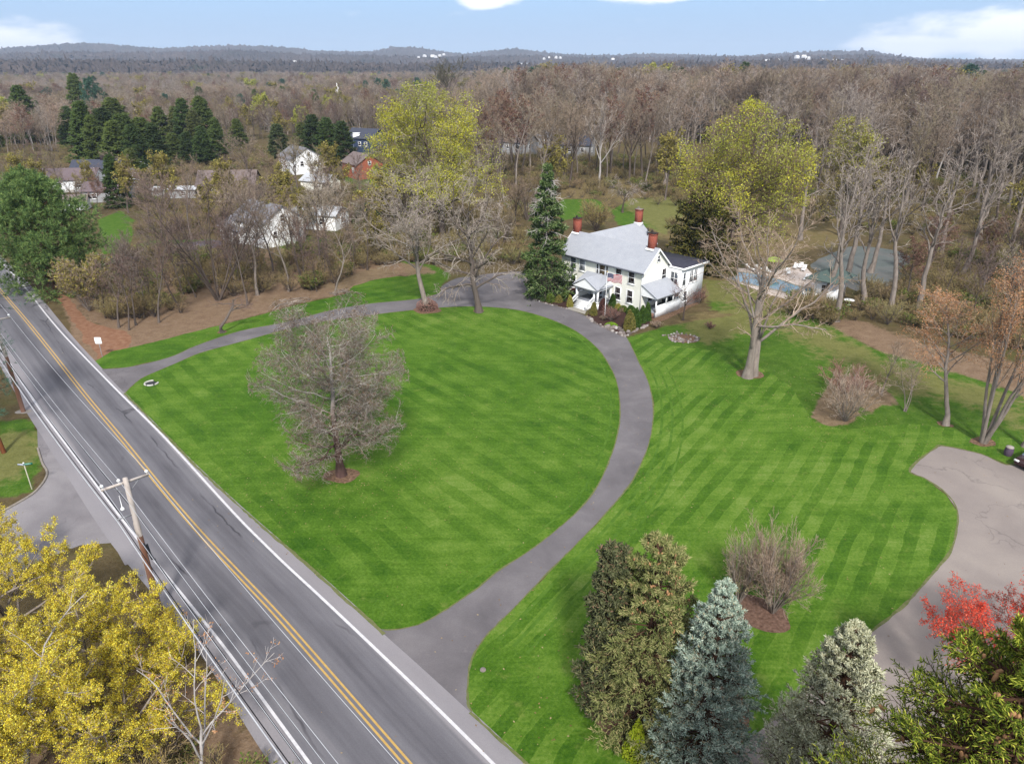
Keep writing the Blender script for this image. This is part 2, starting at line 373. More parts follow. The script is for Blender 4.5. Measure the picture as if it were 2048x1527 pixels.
def zmix(col, zc, sock, amt=1.0):
    f = m.step(m.math('ADD', sock, m.math('MULTIPLY', m.math('SUBTRACT', m.math('ADD', m.math('MULTIPLY', n1, .5), m.math('MULTIPLY', n2, .5)), .5), 1.5)), .38, .62)
    gate = m.math('MULTIPLY', m.step(sock, .02, .2), f)
    return m.mix(m.math('MULTIPLY', gate, amt), col, zc)
col = zmix(base, grn, sp.outputs[0]); col = zmix(col, tan, an.outputs['Alpha'], .55); col = zmix(col, lit, sp.outputs[1], .9)
m.color(col).bump(m.math('ADD', n2, n3), .8, .12)
me.materials.append(m.m)
tag(link(bpy.data.objects.new('ground', me)), kind='structure')

# ------------------------------------------------------------------ road
YL = [(0, 580), (50, 638), (100, 700), (170, 789), (250, 885), (325, 978), (400, 1065), (480, 1150), (560, 1235), (680, 1372), (800, 1510)]
Yg = GL(YL); d0 = Yg[0] - Yg[1]; d0 /= np.linalg.norm(d0); d1 = Yg[-1] - Yg[-2]; d1 /= np.linalg.norm(d1)
Yg = np.vstack([Yg[0] + d0 * 120, Yg[0] + d0 * 60, Yg, Yg[-1] + d1 * 15, Yg[-1] + d1 * 60])
Ys = smooth(Yg, 10); seg = np.linalg.norm(np.diff(Ys, axis=0), axis=1); arc = np.concatenate([[0], np.cumsum(seg)])
L = arc[-1]; S = np.arange(0, L, 1.0)
Yc = np.stack([np.interp(S, arc, Ys[:, 0]), np.interp(S, arc, Ys[:, 1])], -1)
tg = np.gradient(Yc, axis=0); tg /= np.linalg.norm(tg, axis=1, keepdims=True); nrm = np.stack([-tg[:, 1], tg[:, 0]], -1)  # left of travel towards the camera = east side
def offs(px):
    g = GL(px); s = []; o = []
    for p in g:
        i = np.argmin(np.linalg.norm(Yc - p, axis=1)); s.append(S[i]); o.append((p - Yc[i]) @ nrm[i])
    k = np.argsort(s); o = np.interp(S, np.array(s)[k], np.array(o)[k])
    return np.convolve(np.pad(o, 8, mode='edge'), np.ones(17) / 17, 'valid')
RWo = offs([(45, 567), (75, 606), (100, 640), (150, 695), (200, 745), (270, 816), (350, 895), (450, 1004), (560, 1122), (680, 1232), (780, 1320), (870, 1410), (960, 1500)])
REo = offs([(62, 570), (90, 605), (130, 655), (160, 690), (189, 722), (207, 738), (314, 850), (419, 955), (520, 1041), (617, 1130), (693, 1197), (763, 1257), (945, 1423), (1000, 1467), (1060, 1527)])
LWo = offs([(8, 708), (31, 745), (53, 779), (63, 794), (101, 850), (137, 893), (157, 921), (214, 1000), (251, 1044), (278, 1078)])
LEo = offs([(4, 726), (39, 794), (59, 818), (79, 857), (233, 1090), (288, 1164), (374, 1234), (416, 1312), (442, 1354), (494, 1442), (516, 1476)]) - .25
def strip(name, o0, o1, z, mat, cols=1, s0=0, s1=None, kind='structure', parent=None):
    s1 = len(S) if s1 is None else s1
    u = np.linspace(0, 1, cols + 1); o = o0[s0:s1, None] * (1 - u) + o1[s0:s1, None] * u
    P = Yc[s0:s1, None] + nrm[s0:s1, None] * o[..., None]
    V = np.concatenate([P, np.full(P.shape[:2] + (1,), z)], -1); n = s1 - s0; k = cols + 1
    ii = np.arange(n * k).reshape(n, k)
    Q = np.stack([ii[:-1, :-1], ii[1:, :-1], ii[1:, 1:], ii[:-1, 1:]], -1).reshape(-1, 4)
    if (nrm[0, 0] * tg[0, 1] - nrm[0, 1] * tg[0, 0]) > 0: Q = Q[:, ::-1]
    me = mesh_np(name, V.reshape(-1, 3), Q)
    uv = me.uv_layers.new(name='road'); li = np.empty(len(me.loops), np.int32); me.loops.foreach_get('vertex_index', li)
    UV = np.stack([o.ravel(), np.repeat(S[s0:s1], k)], -1)[li]; uv.data.foreach_set('uv', UV.astype(np.float32).ravel())
    me.materials.append(mat)
    o_ = link(bpy.data.objects.new(name, me), parent)
    return tag(o_, kind=kind) if kind else o_
m = Mat('asphalt road', .9, .2); uvn = m.node('ShaderNodeUVMap', uv_map='road'); su = m.node('ShaderNodeSeparateXYZ'); m.l.new(uvn.outputs[0], su.inputs[0])
def mapv(vec, sc):
    q = m.node('ShaderNodeMapping'); q.inputs['Scale'].default_value = sc; m.l.new(vec, q.inputs[0]); return q.outputs[0]
uu = su.outputs[0]; streak = m.noise(mapv(uvn.outputs[0], (2.2, .05, 1)), 1.0, 5, .6); blot = m.noise(mapv(uvn.outputs[0], (.5, .12, 1)), 1.0, 5, .6); gr = m.noise(m.co(), 14, 4, .8)
lane = m.math('ABSOLUTE', m.math('SUBTRACT', m.math('ABSOLUTE', uu), 1.35))          # wheel tracks each side of the lane's middle
f = m.math('ADD', m.math('MULTIPLY', streak, .45), m.math('ADD', m.math('MULTIPLY', blot, .35), m.math('MULTIPLY', gr, .25)))
f = m.math('ADD', f, m.math('MULTIPLY', m.step(lane, 1.1, .1), -.12))
col = m.ramp(f, [(.3, C(100, 98, 104)), (.5, C(128, 126, 132)), (.68, C(150, 147, 151))])
sh = m.math('MAXIMUM', m.step(uu, 2.75, 3.0), m.step(uu, -3.5, -3.9))
col = m.mix(sh, col, m.ramp(m.math('ADD', m.math('MULTIPLY', gr, .5), m.math('MULTIPLY', blot, .5)), [(.3, C(148, 144, 149)), (.7, C(176, 171, 174))]))
vo = m.node('ShaderNodeTexVoronoi', feature='DISTANCE_TO_EDGE'); vo.inputs['Scale'].default_value = .16
wv = m.node('ShaderNodeMixRGB'); wv.inputs[0].default_value = .35; m.l.new(mapv(uvn.outputs[0], (1.6, .35, 1)), wv.inputs[1]); nn = m.node('ShaderNodeTexNoise'); nn.inputs['Scale'].default_value = .8; m.l.new(uvn.outputs[0], nn.inputs['Vector']); m.l.new(nn.outputs['Color'], wv.inputs[2])
m.l.new(wv.outputs[0], vo.inputs['Vector'])
crk = m.math('MULTIPLY', m.step(vo.outputs['Distance'], .014, .002), m.step(m.noise(uvn.outputs[0], .12, 2), .5, .62))
col = m.mix(m.math('MULTIPLY', crk, .75), col, C(62, 60, 66))
m.color(col).bump(gr, .25, .02); MT['road'] = m.m
strip('road', LEo, REo, .016, MT['road'], 10)
MT['white_paint'] = plain('white road paint', C(240, 238, 240, .62), C(212, 210, 214, .60), 3, .7)
MT['yellow_paint'] = plain('yellow road paint', C(228, 190, 110, .56), C(214, 172, 96, .52), 3, .7)
mk = empty('road_markings', (0, 0, 0)); tag(mk, kind='structure')
strip('edge_line', RWo - .09, RWo + .09, .022, MT['white_paint'], 1, kind=None, parent=mk)
strip('edge_line', LWo - .08, LWo + .08, .022, MT['white_paint'], 1, kind=None, parent=mk)
zc = np.zeros_like(S)
strip('centre_line', zc + .09, zc + .21, .022, MT['yellow_paint'], 1, kind=None, parent=mk)
strip('centre_line', zc - .21, zc - .09, .022, MT['yellow_paint'], 1, kind=None, parent=mk)
# side street, driveways, car park
def mat_asphalt(name, c1, c2, c3, crack=.5, sc=.3):
    m = Mat(name, .92, .15); v = m.co(); a = m.noise(v, sc, 5, .6, .3); b = m.noise(v, 12, 4, .8)
    col = m.ramp(m.math('ADD', m.math('MULTIPLY', a, .7), m.math('MULTIPLY', b, .3)), [(.32, c1), (.5, c2), (.68, c3)])
    if crack:
        vo = m.node('ShaderNodeTexVoronoi', feature='DISTANCE_TO_EDGE'); vo.inputs['Scale'].default_value = .16
        nn = m.node('ShaderNodeTexNoise'); nn.inputs['Scale'].default_value = .5; nn.inputs['Detail'].default_value = 4; m.l.new(v, nn.inputs['Vector'])
        w = m.node('ShaderNodeVectorMath', operation='MULTIPLY_ADD'); w.inputs[1].default_value = (5, 5, 0); m.l.new(nn.outputs['Color'], w.inputs[0]); m.l.new(v, w.inputs[2])
        m.l.new(w.outputs[0], vo.inputs['Vector'])
        ck = m.math('MULTIPLY', m.step(vo.outputs['Distance'], .013, .003), m.step(m.noise(v, .09, 2), .48, .6))
        col = m.mix(m.math('MULTIPLY', ck, crack), col, C(74, 68, 74))
    pt = m.noise(v, .9, 6, .75, .6); col = m.mix(m.math('MULTIPLY', m.step(pt, .58, .74), .3), col, (c3[0] * 1.25, c3[1] * 1.2, c3[2] * 1.12, 1)); col = m.mix(m.math('MULTIPLY', m.step(m.noise(v, 2.2, 5, .8), .62, .8), .3), col, (c1[0] * .6, c1[1] * .6, c1[2] * .62, 1))
    m.color(col).bump(b, .25, .02); return m.m
MT['drive'] = mat_asphalt('driveway asphalt', C(110, 106, 109), C(128, 123, 126), C(146, 141, 143), .35, .25)
MT['lot'] = mat_asphalt('old pale asphalt', C(146, 136, 132), C(166, 155, 149), C(182, 171, 162), .28, .14)
MT['side_street'] = mat_asphalt('side street asphalt', C(128, 123, 127), C(152, 147, 150), C(178, 173, 174), .4, .16)
inner = [(251, 785), (264, 772), (288, 754), (348, 728), (400, 706), (480, 684), (520, 673), (572, 658), (640, 644), (720, 633), (790, 624), (860, 617), (920, 613), (980, 614), (1040, 621), (1100, 638), (1150, 661), (1190, 692), (1220, 732), (1236, 776), (1240, 830), (1232, 880), (1215, 930), (1190, 980), (1155, 1030), (1110, 1080), (1060, 1120), (1000, 1152), (957, 1180), (920, 1206), (892, 1223), (845, 1247), (800, 1257), (763, 1258)]
inner = [(251, 785), (264, 772), (288, 754), (348, 728), (400, 706), (480, 684), (520, 673), (572, 658), (640, 644), (720, 633), (790, 624), (860, 617), (920, 613), (980, 614), (1040, 621), (1100, 638), (1150, 661), (1190, 692), (1220, 732), (1236, 776), (1240, 830), (1232, 880), (1215, 930), (1190, 980), (1155, 1022), (1110, 1062), (1060, 1100), (1000, 1139), (957, 1174), (920, 1200), (892, 1219), (845, 1246), (800, 1257), (763, 1258)]
outer = [(207, 738), (262, 733), (340, 714), (393, 691), (480, 662), (572, 644), (663, 620), (742, 607), (834, 598), (878, 586), (884, 572), (912, 557), (938, 553), (1000, 545), (1050, 545), (1056, 570), (1056, 588), (1064, 596), (1080, 603), (1110, 611), (1136, 618), (1172, 632), (1190, 644), (1215, 656), (1240, 668), (1254, 676), (1275, 718), (1295, 760), (1305, 800), (1306, 840), (1298, 885), (1283, 925), (1262, 965), (1230, 1005), (1190, 1050), (1150, 1090), (1105, 1135), (1060, 1182), (1000, 1243), (971, 1273), (951, 1303), (939, 1335), (935, 1382), (936, 1410), (945, 1424)]
inner_g = smooth(GL(inner), 5); outer_g = smooth(GL(outer), 5)
def redge(p, q):                            # the road's edge between two points that lie on it
    a = np.argmin(np.linalg.norm(Yc - p, axis=1)); b = np.argmin(np.linalg.norm(Yc - q, axis=1)); st = 1 if b > a else -1
    return [Yc[i] + nrm[i] * (REo[i] - .12) for i in range(a, b + st, st)]
ring = list(outer_g) + redge(outer_g[-1], inner_g[-1]) + list(inner_g[::-1]) + redge(inner_g[0], outer_g[0])
tag(sheet('driveway', ring, .020, MT['drive']), kind='structure')
lot = GL([(1443, 1527), (1487, 1487), (1537, 1447), (1640, 1352), (1747, 1259), (1812, 1206), (1868, 1144), (1900, 1103), (1913, 1065), (1915, 1020), (1890, 985), (1852, 958), (1820, 943), (1838, 920), (1872, 895), (1885, 891), (1960, 907), (2012, 929), (2048, 926), (2300, 990), (2500, 1300), (1900, 1527), (1700, 1640), (1420, 1640), (1380, 1580)])
tag(sheet('parking_lot', lot, .020, MT['lot']), kind='structure')
side = GL([(74, 850), (76, 897), (85, 926), (94, 942), (92, 956), (79, 975), (55, 995), (-60, 1060), (-160, 1110), (-100, 1230), (60, 1130), (160, 1090), (225, 1085), (250, 1130), (285, 1120), (270, 1060), (180, 970), (110, 875)])
tag(sheet('neighbour_drive', wobble(smooth(GL([(205, 528), (250, 505), (320, 492), (425, 480), (440, 492), (340, 512), (250, 528), (212, 540)]), 4, True), .2, RNG, .8), .02, mat_asphalt('dark neighbour asphalt', C(84, 76, 92), C(100, 92, 106), C(118, 110, 120), .2)), kind='structure')
tag(sheet('soil', wobble(smooth(GL([(112, 582), (140, 598), (178, 640), (215, 655), (250, 665), (262, 690), (232, 712), (200, 716), (188, 700), (160, 662), (128, 618)]), 4, True), .25, RNG, .6), .008, plain('bare orange soil', C(140, 98, 74), C(172, 132, 106), 1.6, .95, .1, .8)), kind='structure')
tag(sheet('side_street', side, .012, MT['side_street']), kind='structure')
kb = Geo(); kp = smooth(GL([(76, 897), (85, 926), (94, 942), (92, 956), (79, 975), (55, 995), (-20, 1037)]), 6)
kb.tubes(np.concatenate([kp, np.full((len(kp), 1), .05)], 1)[None], np.full((1, len(kp)), .10), 6)
tag(kb.build('kerb', plain('concrete', C(182, 172, 160), C(150, 140, 130), 3)), kind='structure')

# ------------------------------------------------------------------ lawns
la, lb, lc_, ld = G(721, 660), G(999, 798), G(1500, 1007), G(1615, 852)
MT['lawn_loop'] = mat_lawn('lawn in the loop', la, lb, 1.25, .9)
MT['lawn_side'] = mat_lawn('lawn beside the drive', lc_, ld, .92, 1.4)
MT['lawn_verge'] = mat_lawn('lawn along the drive', G(300, 700), G(500, 650), 1.2, .5)
rl = list(inner_g) + redge(inner_g[-1], inner_g[0])[1:-1]
MULCH = plain('brown mulch', C(96, 74, 58), C(168, 136, 112), 4.5, .95, .1, .8)
DMULCH = plain('dark mulch', C(62, 44, 40), C(96, 72, 66), 9, .95, .1, .8)
REDMULCH = plain('reddish mulch', C(96, 72, 60), C(150, 120, 104), 4.5, .95, .1, .8)
tag(sheet('lawn', wobble(rl, .05, RNG, .5), .012, MT['lawn_loop']), kind='structure')
ol = [tuple(p) for p in outer_g if True]
o2 = [p for p in outer_g[np.argmin(np.linalg.norm(outer_g - G(1254, 676), axis=1)):]]
e2 = []
ia = np.argmin(np.linalg.norm(Yc - o2[-1], axis=1))
e2 = [Yc[i] + nrm[i] * (REo[i] - .1) for i in range(ia, min(ia + 22, len(Yc)))]
right = o2 + e2 + list(GL([(1380, 1590), (1443, 1532), (1487, 1489), (1537, 1449), (1640, 1354), (1747, 1261), (1812, 1208), (1868, 1146), (1900, 1105), (1913, 1067), (1915, 1022), (1890, 987), (1852, 960), (1818, 944), (1836, 920), (1872, 893), (1885, 889), (1960, 905), (2012, 927), (2060, 925), (2200, 955), (2200, 890), (2048, 880), (1960, 866), (1900, 858), (1820, 846), (1730, 855), (1690, 860), (1625, 842), (1600, 800), (1580, 770), (1540, 745), (1480, 715), (1420, 700), (1330, 690), (1290, 668)]))
tag(sheet('lawn', wobble(right, .07, RNG, .5), .012, MT['lawn_side']), kind='structure')
verge = GL([(205, 738), (262, 733), (340, 714), (393, 691), (480, 662), (572, 644), (663, 620), (742, 607), (834, 598), (878, 586), (880, 576), (860, 562), (839, 555), (794, 552), (742, 561), (705, 572), (690, 589), (627, 602), (559, 618), (520, 630), (445, 649), (367, 668), (288, 689), (225, 702), (189, 721)])
tag(sheet('lawn', wobble(verge, .12, RNG, .6), .012, MT['lawn_verge']), kind='structure')
# mower passes that follow the edges of the asphalt
PASS_L = plain('mown pass lying away', C(112, 150, 56, .47), C(74, 118, 27, .47), 1.1, .9, .1)
def mown_pass(path, o0, o1, mat, z):
    P = np.array(path); t_ = np.gradient(P, axis=0); t_ /= np.linalg.norm(t_, axis=1, keepdims=True) + 1e-9; n_ = np.stack([-t_[:, 1], t_[:, 0]], -1)
    for _ in range(3): n_[1:-1] = (n_[:-2] + n_[1:-1] + n_[2:]) / 3
    q = len(P); A = P + n_ * o0; B = P + n_ * o1; V = np.concatenate([np.concatenate([A, np.full((q, 1), z)], 1), np.concatenate([B, np.full((q, 1), z)], 1)]); i = np.arange(q - 1)
    me = mesh_np('lawn', V, np.stack([i, i + q, i + 1 + q, i + 1], -1)); me.materials.append(mat); tag(link(bpy.data.objects.new('lawn', me)), kind='structure')
i0 = np.argmin(np.linalg.norm(inner_g - G(860, 617), axis=1)); i1 = np.argmin(np.linalg.norm(inner_g - G(892, 1219), axis=1)); o9 = np.argmin(np.linalg.norm(o2 - G(971, 1273), axis=1))
for a_, b_ in ((.75, 1.0), (1.75, 2.0), (2.75, 2.95)): mown_pass(o2[7:o9], a_, b_, PASS_L, .0155)
mown_pass(inner_g[i0:i1], -.8, -1.0, PASS_L, .0155)
# a few fallen leaves and clippings on the grass
r_ = np.random.default_rng(17); lp = []
for px, sx_, sy_, n_ in (((683, 950), 5, 4, 500), ((1500, 750), 6, 5, 450), ((1690, 850), 5, 3, 250), ((880, 640), 9, 3, 350), ((500, 660), 14, 4, 300), ((1000, 850), 16, 18, 350), ((1480, 950), 16, 14, 300), ((1200, 1400), 5, 6, 200)):
    lp.append(G(*px) + r_.normal(0, 1, (n_, 2)) * np.array([sx_, sy_]))
lp = np.concatenate(lp); n_ = len(lp); a_ = r_.uniform(0, 6.28, n_); w_ = r_.uniform(.035, .085, n_)
V = np.stack([np.stack([lp[:, 0] + np.cos(a_ + k * 1.5708) * w_ * (1 if k % 2 else .6), lp[:, 1] + np.sin(a_ + k * 1.5708) * w_ * (1 if k % 2 else .6), .03 + .012 * r_.random(n_)], -1) for k in range(4)], 1)
me = mesh_np('fallen_leaves', V.reshape(-1, 3), np.arange(4 * n_).reshape(n_, 4)); me.materials.append(leafy('fallen leaves', [(0, C(120, 92, 62)), (.6, C(168, 138, 96)), (1, C(200, 180, 140))], trans=0, gain=1.0)); tag(link(bpy.data.objects.new('fallen_leaves', me)), kind='stuff')
# worn soil edge of the lawns and the mulch rings
EDGE = plain('dry worn turf edge', C(138, 136, 98), C(104, 118, 62), 3, .95, .1)
def edge_strip(path, w, seed):
    r = np.random.default_rng(seed); P = []
    for a_, b_ in zip(path[:-1], path[1:]):
        m_ = max(1, int(np.linalg.norm(b_ - a_) / .45)); P += [a_ + (b_ - a_) * t for t in np.arange(m_) / m_]
    P = np.array(P); t_ = np.gradient(P, axis=0); t_ /= np.linalg.norm(t_, axis=1, keepdims=True) + 1e-9; n_ = np.stack([-t_[:, 1], t_[:, 0]], -1); q = len(P)
    jit = lambda: (np.convolve(r.random(q + 6), np.ones(7) / 7, 'valid') * 1.6 - .5 + r.random(q) * .5)
    A = P + n_ * (w * np.clip(jit(), .08, 1.3))[:, None]; B = P - n_ * (w * np.clip(jit(), .08, 1.3))[:, None]
    V = np.concatenate([np.concatenate([A, np.full((q, 1), .0235)], 1), np.concatenate([B, np.full((q, 1), .0235)], 1)]); i = np.arange(q - 1)
    me = mesh_np('lawn_edge', V, np.stack([i, i + q, i + 1 + q, i + 1], -1)); me.materials.append(EDGE); tag(link(bpy.data.objects.new('lawn_edge', me)), kind='structure')
edge_strip(inner_g, .10, 1); edge_strip(outer_g[:np.argmin(np.linalg.norm(outer_g - G(878, 586), axis=1))], .10, 2); edge_strip(o2, .10, 3); edge_strip(np.array(redge(inner_g[-1], inner_g[0])), .16, 4); edge_strip(np.array(e2), .16, 5)
edge_strip(smooth(GL([(1537, 1447), (1640, 1352), (1747, 1259), (1812, 1206), (1868, 1144), (1900, 1103), (1913, 1065), (1915, 1020), (1890, 985), (1852, 958), (1820, 943), (1838, 920), (1872, 895), (1885, 891), (1960, 907), (2012, 929), (2048, 926)]), 4), .14, 6)
def disc(px, rx, ry=None, mat=None, name='mulch', z=.03, amp=.12, seed=1):
    ry = ry or rx; g = G(*px) if isinstance(px, tuple) else px; a = np.linspace(0, 2 * math.pi, 40, endpoint=False); r = np.random.default_rng(seed)
    P = g + np.stack([np.cos(a) * rx, np.sin(a) * ry], -1)
    return tag(sheet(name, wobble(P, amp, r, .2), z, mat), kind='structure')
disc((683, 950), 1.5, 1.2, MULCH, seed=2); disc((855, 620), 1.9, 1.7, MULCH, seed=3); disc((958, 622), .8, .8, MULCH, seed=4)
disc((1500, 748), 1.5, 1.3, MULCH, seed=5); disc((1966, 884), 1.2, .9, MULCH, seed=6); disc((1891, 848), .7, .6, MULCH, seed=8); disc((445, 664), .6, .5, MULCH, seed=9)
bed = GL([(1446, 1196), (1490, 1188), (1560, 1212), (1580, 1250), (1556, 1266), (1500, 1252), (1456, 1228)])
tag(sheet('mulch', wobble(smooth(bed, 4, True), .08, RNG, .3), .03, REDMULCH), kind='structure')
isl = GL([(1165, 1340), (1172, 1400), (1190, 1440), (1225, 1480), (1270, 1520), (1340, 1575), (1430, 1545), (1490, 1480), (1500, 1420), (1460, 1370), (1380, 1330), (1260, 1290)])
tag(sheet('mulch', wobble(smooth(isl, 4, True), .08, RNG, .3), .03, MULCH), kind='structure')
tag(sheet('garden_bed', wobble(GL([(1056, 556), (1057, 572), (1057, 588), (1064, 595), (1080, 602), (1110, 610), (1136, 617), (1160, 600), (1150, 585), (1100, 560)]), .05, RNG, .4), .03, DMULCH), kind='structure')
tag(sheet('garden_bed', wobble(GL([(1180, 624), (1173, 633), (1190, 645), (1215, 657), (1238, 667), (1252, 668), (1275, 660), (1298, 650), (1302, 640), (1285, 625), (1230, 600), (1200, 604)]), .05, RNG, .4), .03, DMULCH), kind='structure')
tag(sheet('garden_bed', wobble(GL([(1308, 645), (1330, 640), (1400, 606), (1400, 590), (1360, 600), (1300, 630)]), .2, RNG, .4), .03, MULCH), kind='structure')
disc((1368, 677), 1.9, 1.6, MULCH, 'garden_bed', seed=11)

# ------------------------------------------------------------------ building materials
def mat_siding(name, c1, c2, pitch=.14):
    m = Mat(name, .6, .3); v = m.co(); sp = m.node('ShaderNodeSeparateXYZ'); m.l.new(v, sp.inputs[0])
    fr = m.math('FRACT', m.math('DIVIDE', sp.outputs[2], pitch)); n = m.noise(v, 1.2, 4)
    col = m.ramp(n, [(.3, c1), (.7, c2)]); col = m.mix(m.step(fr, .12, .0), col, (c1[0] * .72, c1[1] * .72, c1[2] * .74, 1))
    m.color(col).bump(fr, .5, .02); return m.m
def mat_shingle(name, c1, c2, c3, sc=4.0):
    m = Mat(name, .85, .25); v = m.co(scale=(1, 1, 1.4)); b = m.node('ShaderNodeTexBrick'); b.inputs['Scale'].default_value = sc
    b.inputs['Mortar Size'].default_value = .012; b.inputs['Color1'].default_value = c1; b.inputs['Color2'].default_value = c2; b.inputs['Mortar'].default_value = (c1[0] * .6, c1[1] * .6, c1[2] * .62, 1)
    m.l.new(v, b.inputs['Vector']); n = m.noise(v, .9, 5, .6); f = m.noise(v, 18, 3, .8)
    col = m.mix(.45, b.outputs[0], m.ramp(m.math('ADD', m.math('MULTIPLY', n, .6), m.math('MULTIPLY', f, .4)), [(.3, c1), (.5, c2), (.7, c3)]))
    m.color(col).bump(f, .3, .02); return m.m
def mat_brick(name, c1, c2, mo):
    m = Mat(name, .9, .15); v = m.co(); b = m.node('ShaderNodeTexBrick'); b.inputs['Scale'].default_value = 4.5
    b.inputs['Color1'].default_value = c1; b.inputs['Color2'].default_value = c2; b.inputs['Mortar'].default_value = mo; b.inputs['Mortar Size'].default_value = .02
    sw = m.node('ShaderNodeSeparateXYZ'); m.l.new(v, sw.inputs[0]); cb = m.node('ShaderNodeCombineXYZ'); m.l.new(m.math('ADD', sw.outputs[0], sw.outputs[1]), cb.inputs[0]); m.l.new(sw.outputs[2], cb.inputs[1])
    m.l.new(cb.outputs[0], b.inputs['Vector']); n = m.noise(v, 2, 4); m.color(m.mix(m.math('MULTIPLY', n, .4), b.outputs[0], c2)); return m.m
MT['cream'] = mat_siding('cream painted siding', C(250, 248, 236, .86), C(246, 244, 231, .84))
MT['white'] = plain('white painted wood', C(250, 250, 248, .86), C(242, 243, 244, .84), 3, .6)
MT['clap'] = mat_siding('white clapboard', C(248, 249, 249, .86), C(240, 241, 242, .84), .16)
MT['roof'] = mat_shingle('blue grey shingles', C(178, 182, 191, .60), C(194, 197, 205, .60), C(210, 213, 219, .60))
MT['roof_black'] = plain('black flat roofing', C(58, 58, 72), C(78, 78, 92), 2, .85)
MT['brick'] = mat_brick('red brick', C(158, 72, 56), C(186, 96, 76), C(176, 140, 126))
MT['soot'] = plain('sooty cap', C(46, 36, 36), C(72, 62, 60), 4)
MT['pane'] = plain('dark window glass', C(30, 22, 24), C(58, 40, 38), .8, .12, .5)
MT['pane_blind'] = plain('window with a pale blind', C(196, 198, 204), C(170, 174, 182), .8, .3, .4)
MT['pane_wood'] = plain('window with warm curtain', C(128, 104, 66), C(92, 74, 50), 2, .3, .4)
MT['pane_grey'] = plain('glass with painted grey reflection', C(104, 112, 122), C(60, 64, 72), 1, .12, .5)  # reflection put into the base colour as mottled grey
MT['grey_floor'] = plain('grey painted boards', C(168, 172, 180), C(150, 154, 162), 3)
MT['concrete'] = plain('pale concrete', C(196, 190, 178), C(170, 164, 152), 2)
MT['stone'] = plain('field stone', C(186, 176, 168), C(128, 116, 108), 3, .9, .1, .5)
MT['dark_metal'] = plain('dark metal', C(40, 42, 48), C(56, 58, 64), 2, .5)
MT['grey_metal'] = plain('dull galvanised metal', C(176, 178, 180), C(150, 152, 156), 2, .5)
MT['wood_pole'] = plain('weathered pole wood', C(140, 96, 76), C(176, 140, 122), 2.5, .9, .1, .4, (1, 1, .12))
MT['pole_pale'] = plain('bleached pole wood', C(230, 220, 212, .62), C(200, 186, 176, .58), 2.5, .9, .1, .3, (1, 1, .15))

def window(parent, side, a, z, w, h, at, pane='pane', name='window', rails=1, mull=0, fr=.11, frame='white'):
    """side 'f': wall plane y=at facing -y, a = x of the centre; 'r': plane x=at facing +x, a = y of the centre; 'l': plane x=at facing -x"""
    def mapb(g, u0, u1, d0, d1, z0, z1):
        if side == 'f': g.box(u0, u1, at - d1, at - d0, z0, z1)
        elif side == 'r': g.box(at + d0, at + d1, u0, u1, z0, z1)
        else: g.box(at - d1, at - d0, u0, u1, z0, z1)
    g = Geo(); mapb(g, a - w / 2, a + w / 2, -.04, .015, z - h / 2, z + h / 2)
    o = g.build(name, mt(pane), parent)
    f = Geo()
    mapb(f, a - w / 2 - fr, a - w / 2, -.03, .06, z - h / 2 - fr, z + h / 2 + fr); mapb(f, a + w / 2, a + w / 2 + fr, -.03, .06, z - h / 2 - fr, z + h / 2 + fr)
    mapb(f, a - w / 2, a + w / 2, -.03, .06, z + h / 2, z + h / 2 + fr); mapb(f, a - w / 2, a + w / 2, -.03, .06, z - h / 2 - fr, z - h / 2)
    for i in range(rails): zz = z - h / 2 + h * (i + 1) / (rails + 1); mapb(f, a - w / 2, a + w / 2, -.03, .045, zz - .035, zz + .035)
    for i in range(mull): uu_ = a - w / 2 + w * (i + 1) / (mull + 1); mapb(f, uu_ - .03, uu_ + .03, -.03, .05, z - h / 2, z + h / 2)
    f.build('frame', mt(frame), o)
    if h > 1.0:
        s = Geo(); mapb(s, a - w / 2 - fr - .08, a + w / 2 + fr + .08, -.02, .12, z - h / 2 - fr - .06, z - h / 2 - fr); s.build('sill', mt(frame), o)
    return o
def rz_slab(g, p, t=.14): g.slab(p, t)

# ------------------------------------------------------------------ the white house
OX, OY = 18.03, 94.58; HRZ = math.radians(-47.23)
H = empty('farmhouse', (OX, OY, 0), HRZ, 'large cream white house with grey shingle roof and three brick chimneys by the driveway', 'house')
def hw(x, y, z=0): c, s = math.cos(HRZ), math.sin(HRZ); return (OX + c * x - s * y, OY + s * x + c * y, z)
g = Geo(); g.prism([(0, 0), (5.6, 0), (5.6, 6.2), (2.8, 8.75), (0, 6.2)], 'x', -15.4, 0); g.build('wall', MT['cream'], H)
g = Geo(); g.prism([(-16.0, .01), (-9.6, .01), (-9.6, 6.15), (-12.8, 8.7), (-16.0, 6.15)], 'y', 5.3, 15.2); g.build('rear_wing_wall', MT['cream'], H)
ro = Geo(); ro.slab([(-15.75, -.42, 5.98), (.35, -.42, 5.98), (.35, 2.8, 8.92), (-15.75, 2.8, 8.92)], .13); ro.slab([(.35, 6.02, 5.98), (-15.75, 6.02, 5.98), (-15.75, 2.8, 8.92), (.35, 2.8, 8.92)], .13)
rf = ro.build('roof', MT['roof'], H)
ro = Geo(); ro.slab([(-9.22, 2.95, 5.95), (-9.22, 15.6, 5.95), (-12.8, 15.6, 8.85), (-12.8, 2.95, 8.85)], .13); ro.slab([(-16.38, 15.6, 5.95), (-16.38, 2.95, 5.95), (-12.8, 2.95, 8.85), (-12.8, 15.6, 8.85)], .13)
rw = ro.build('rear_wing_roof', MT['roof'], H)
vp = Geo(); vp.lathe([(.09, 7.2), (.09, 8.35), (.0, 8.36)], 8, (-10.6, 14.6, 0)); vp.build('vent_pipe', MT['dark_metal'], rw)
tr = Geo()                                    # barge boards and eave fascia
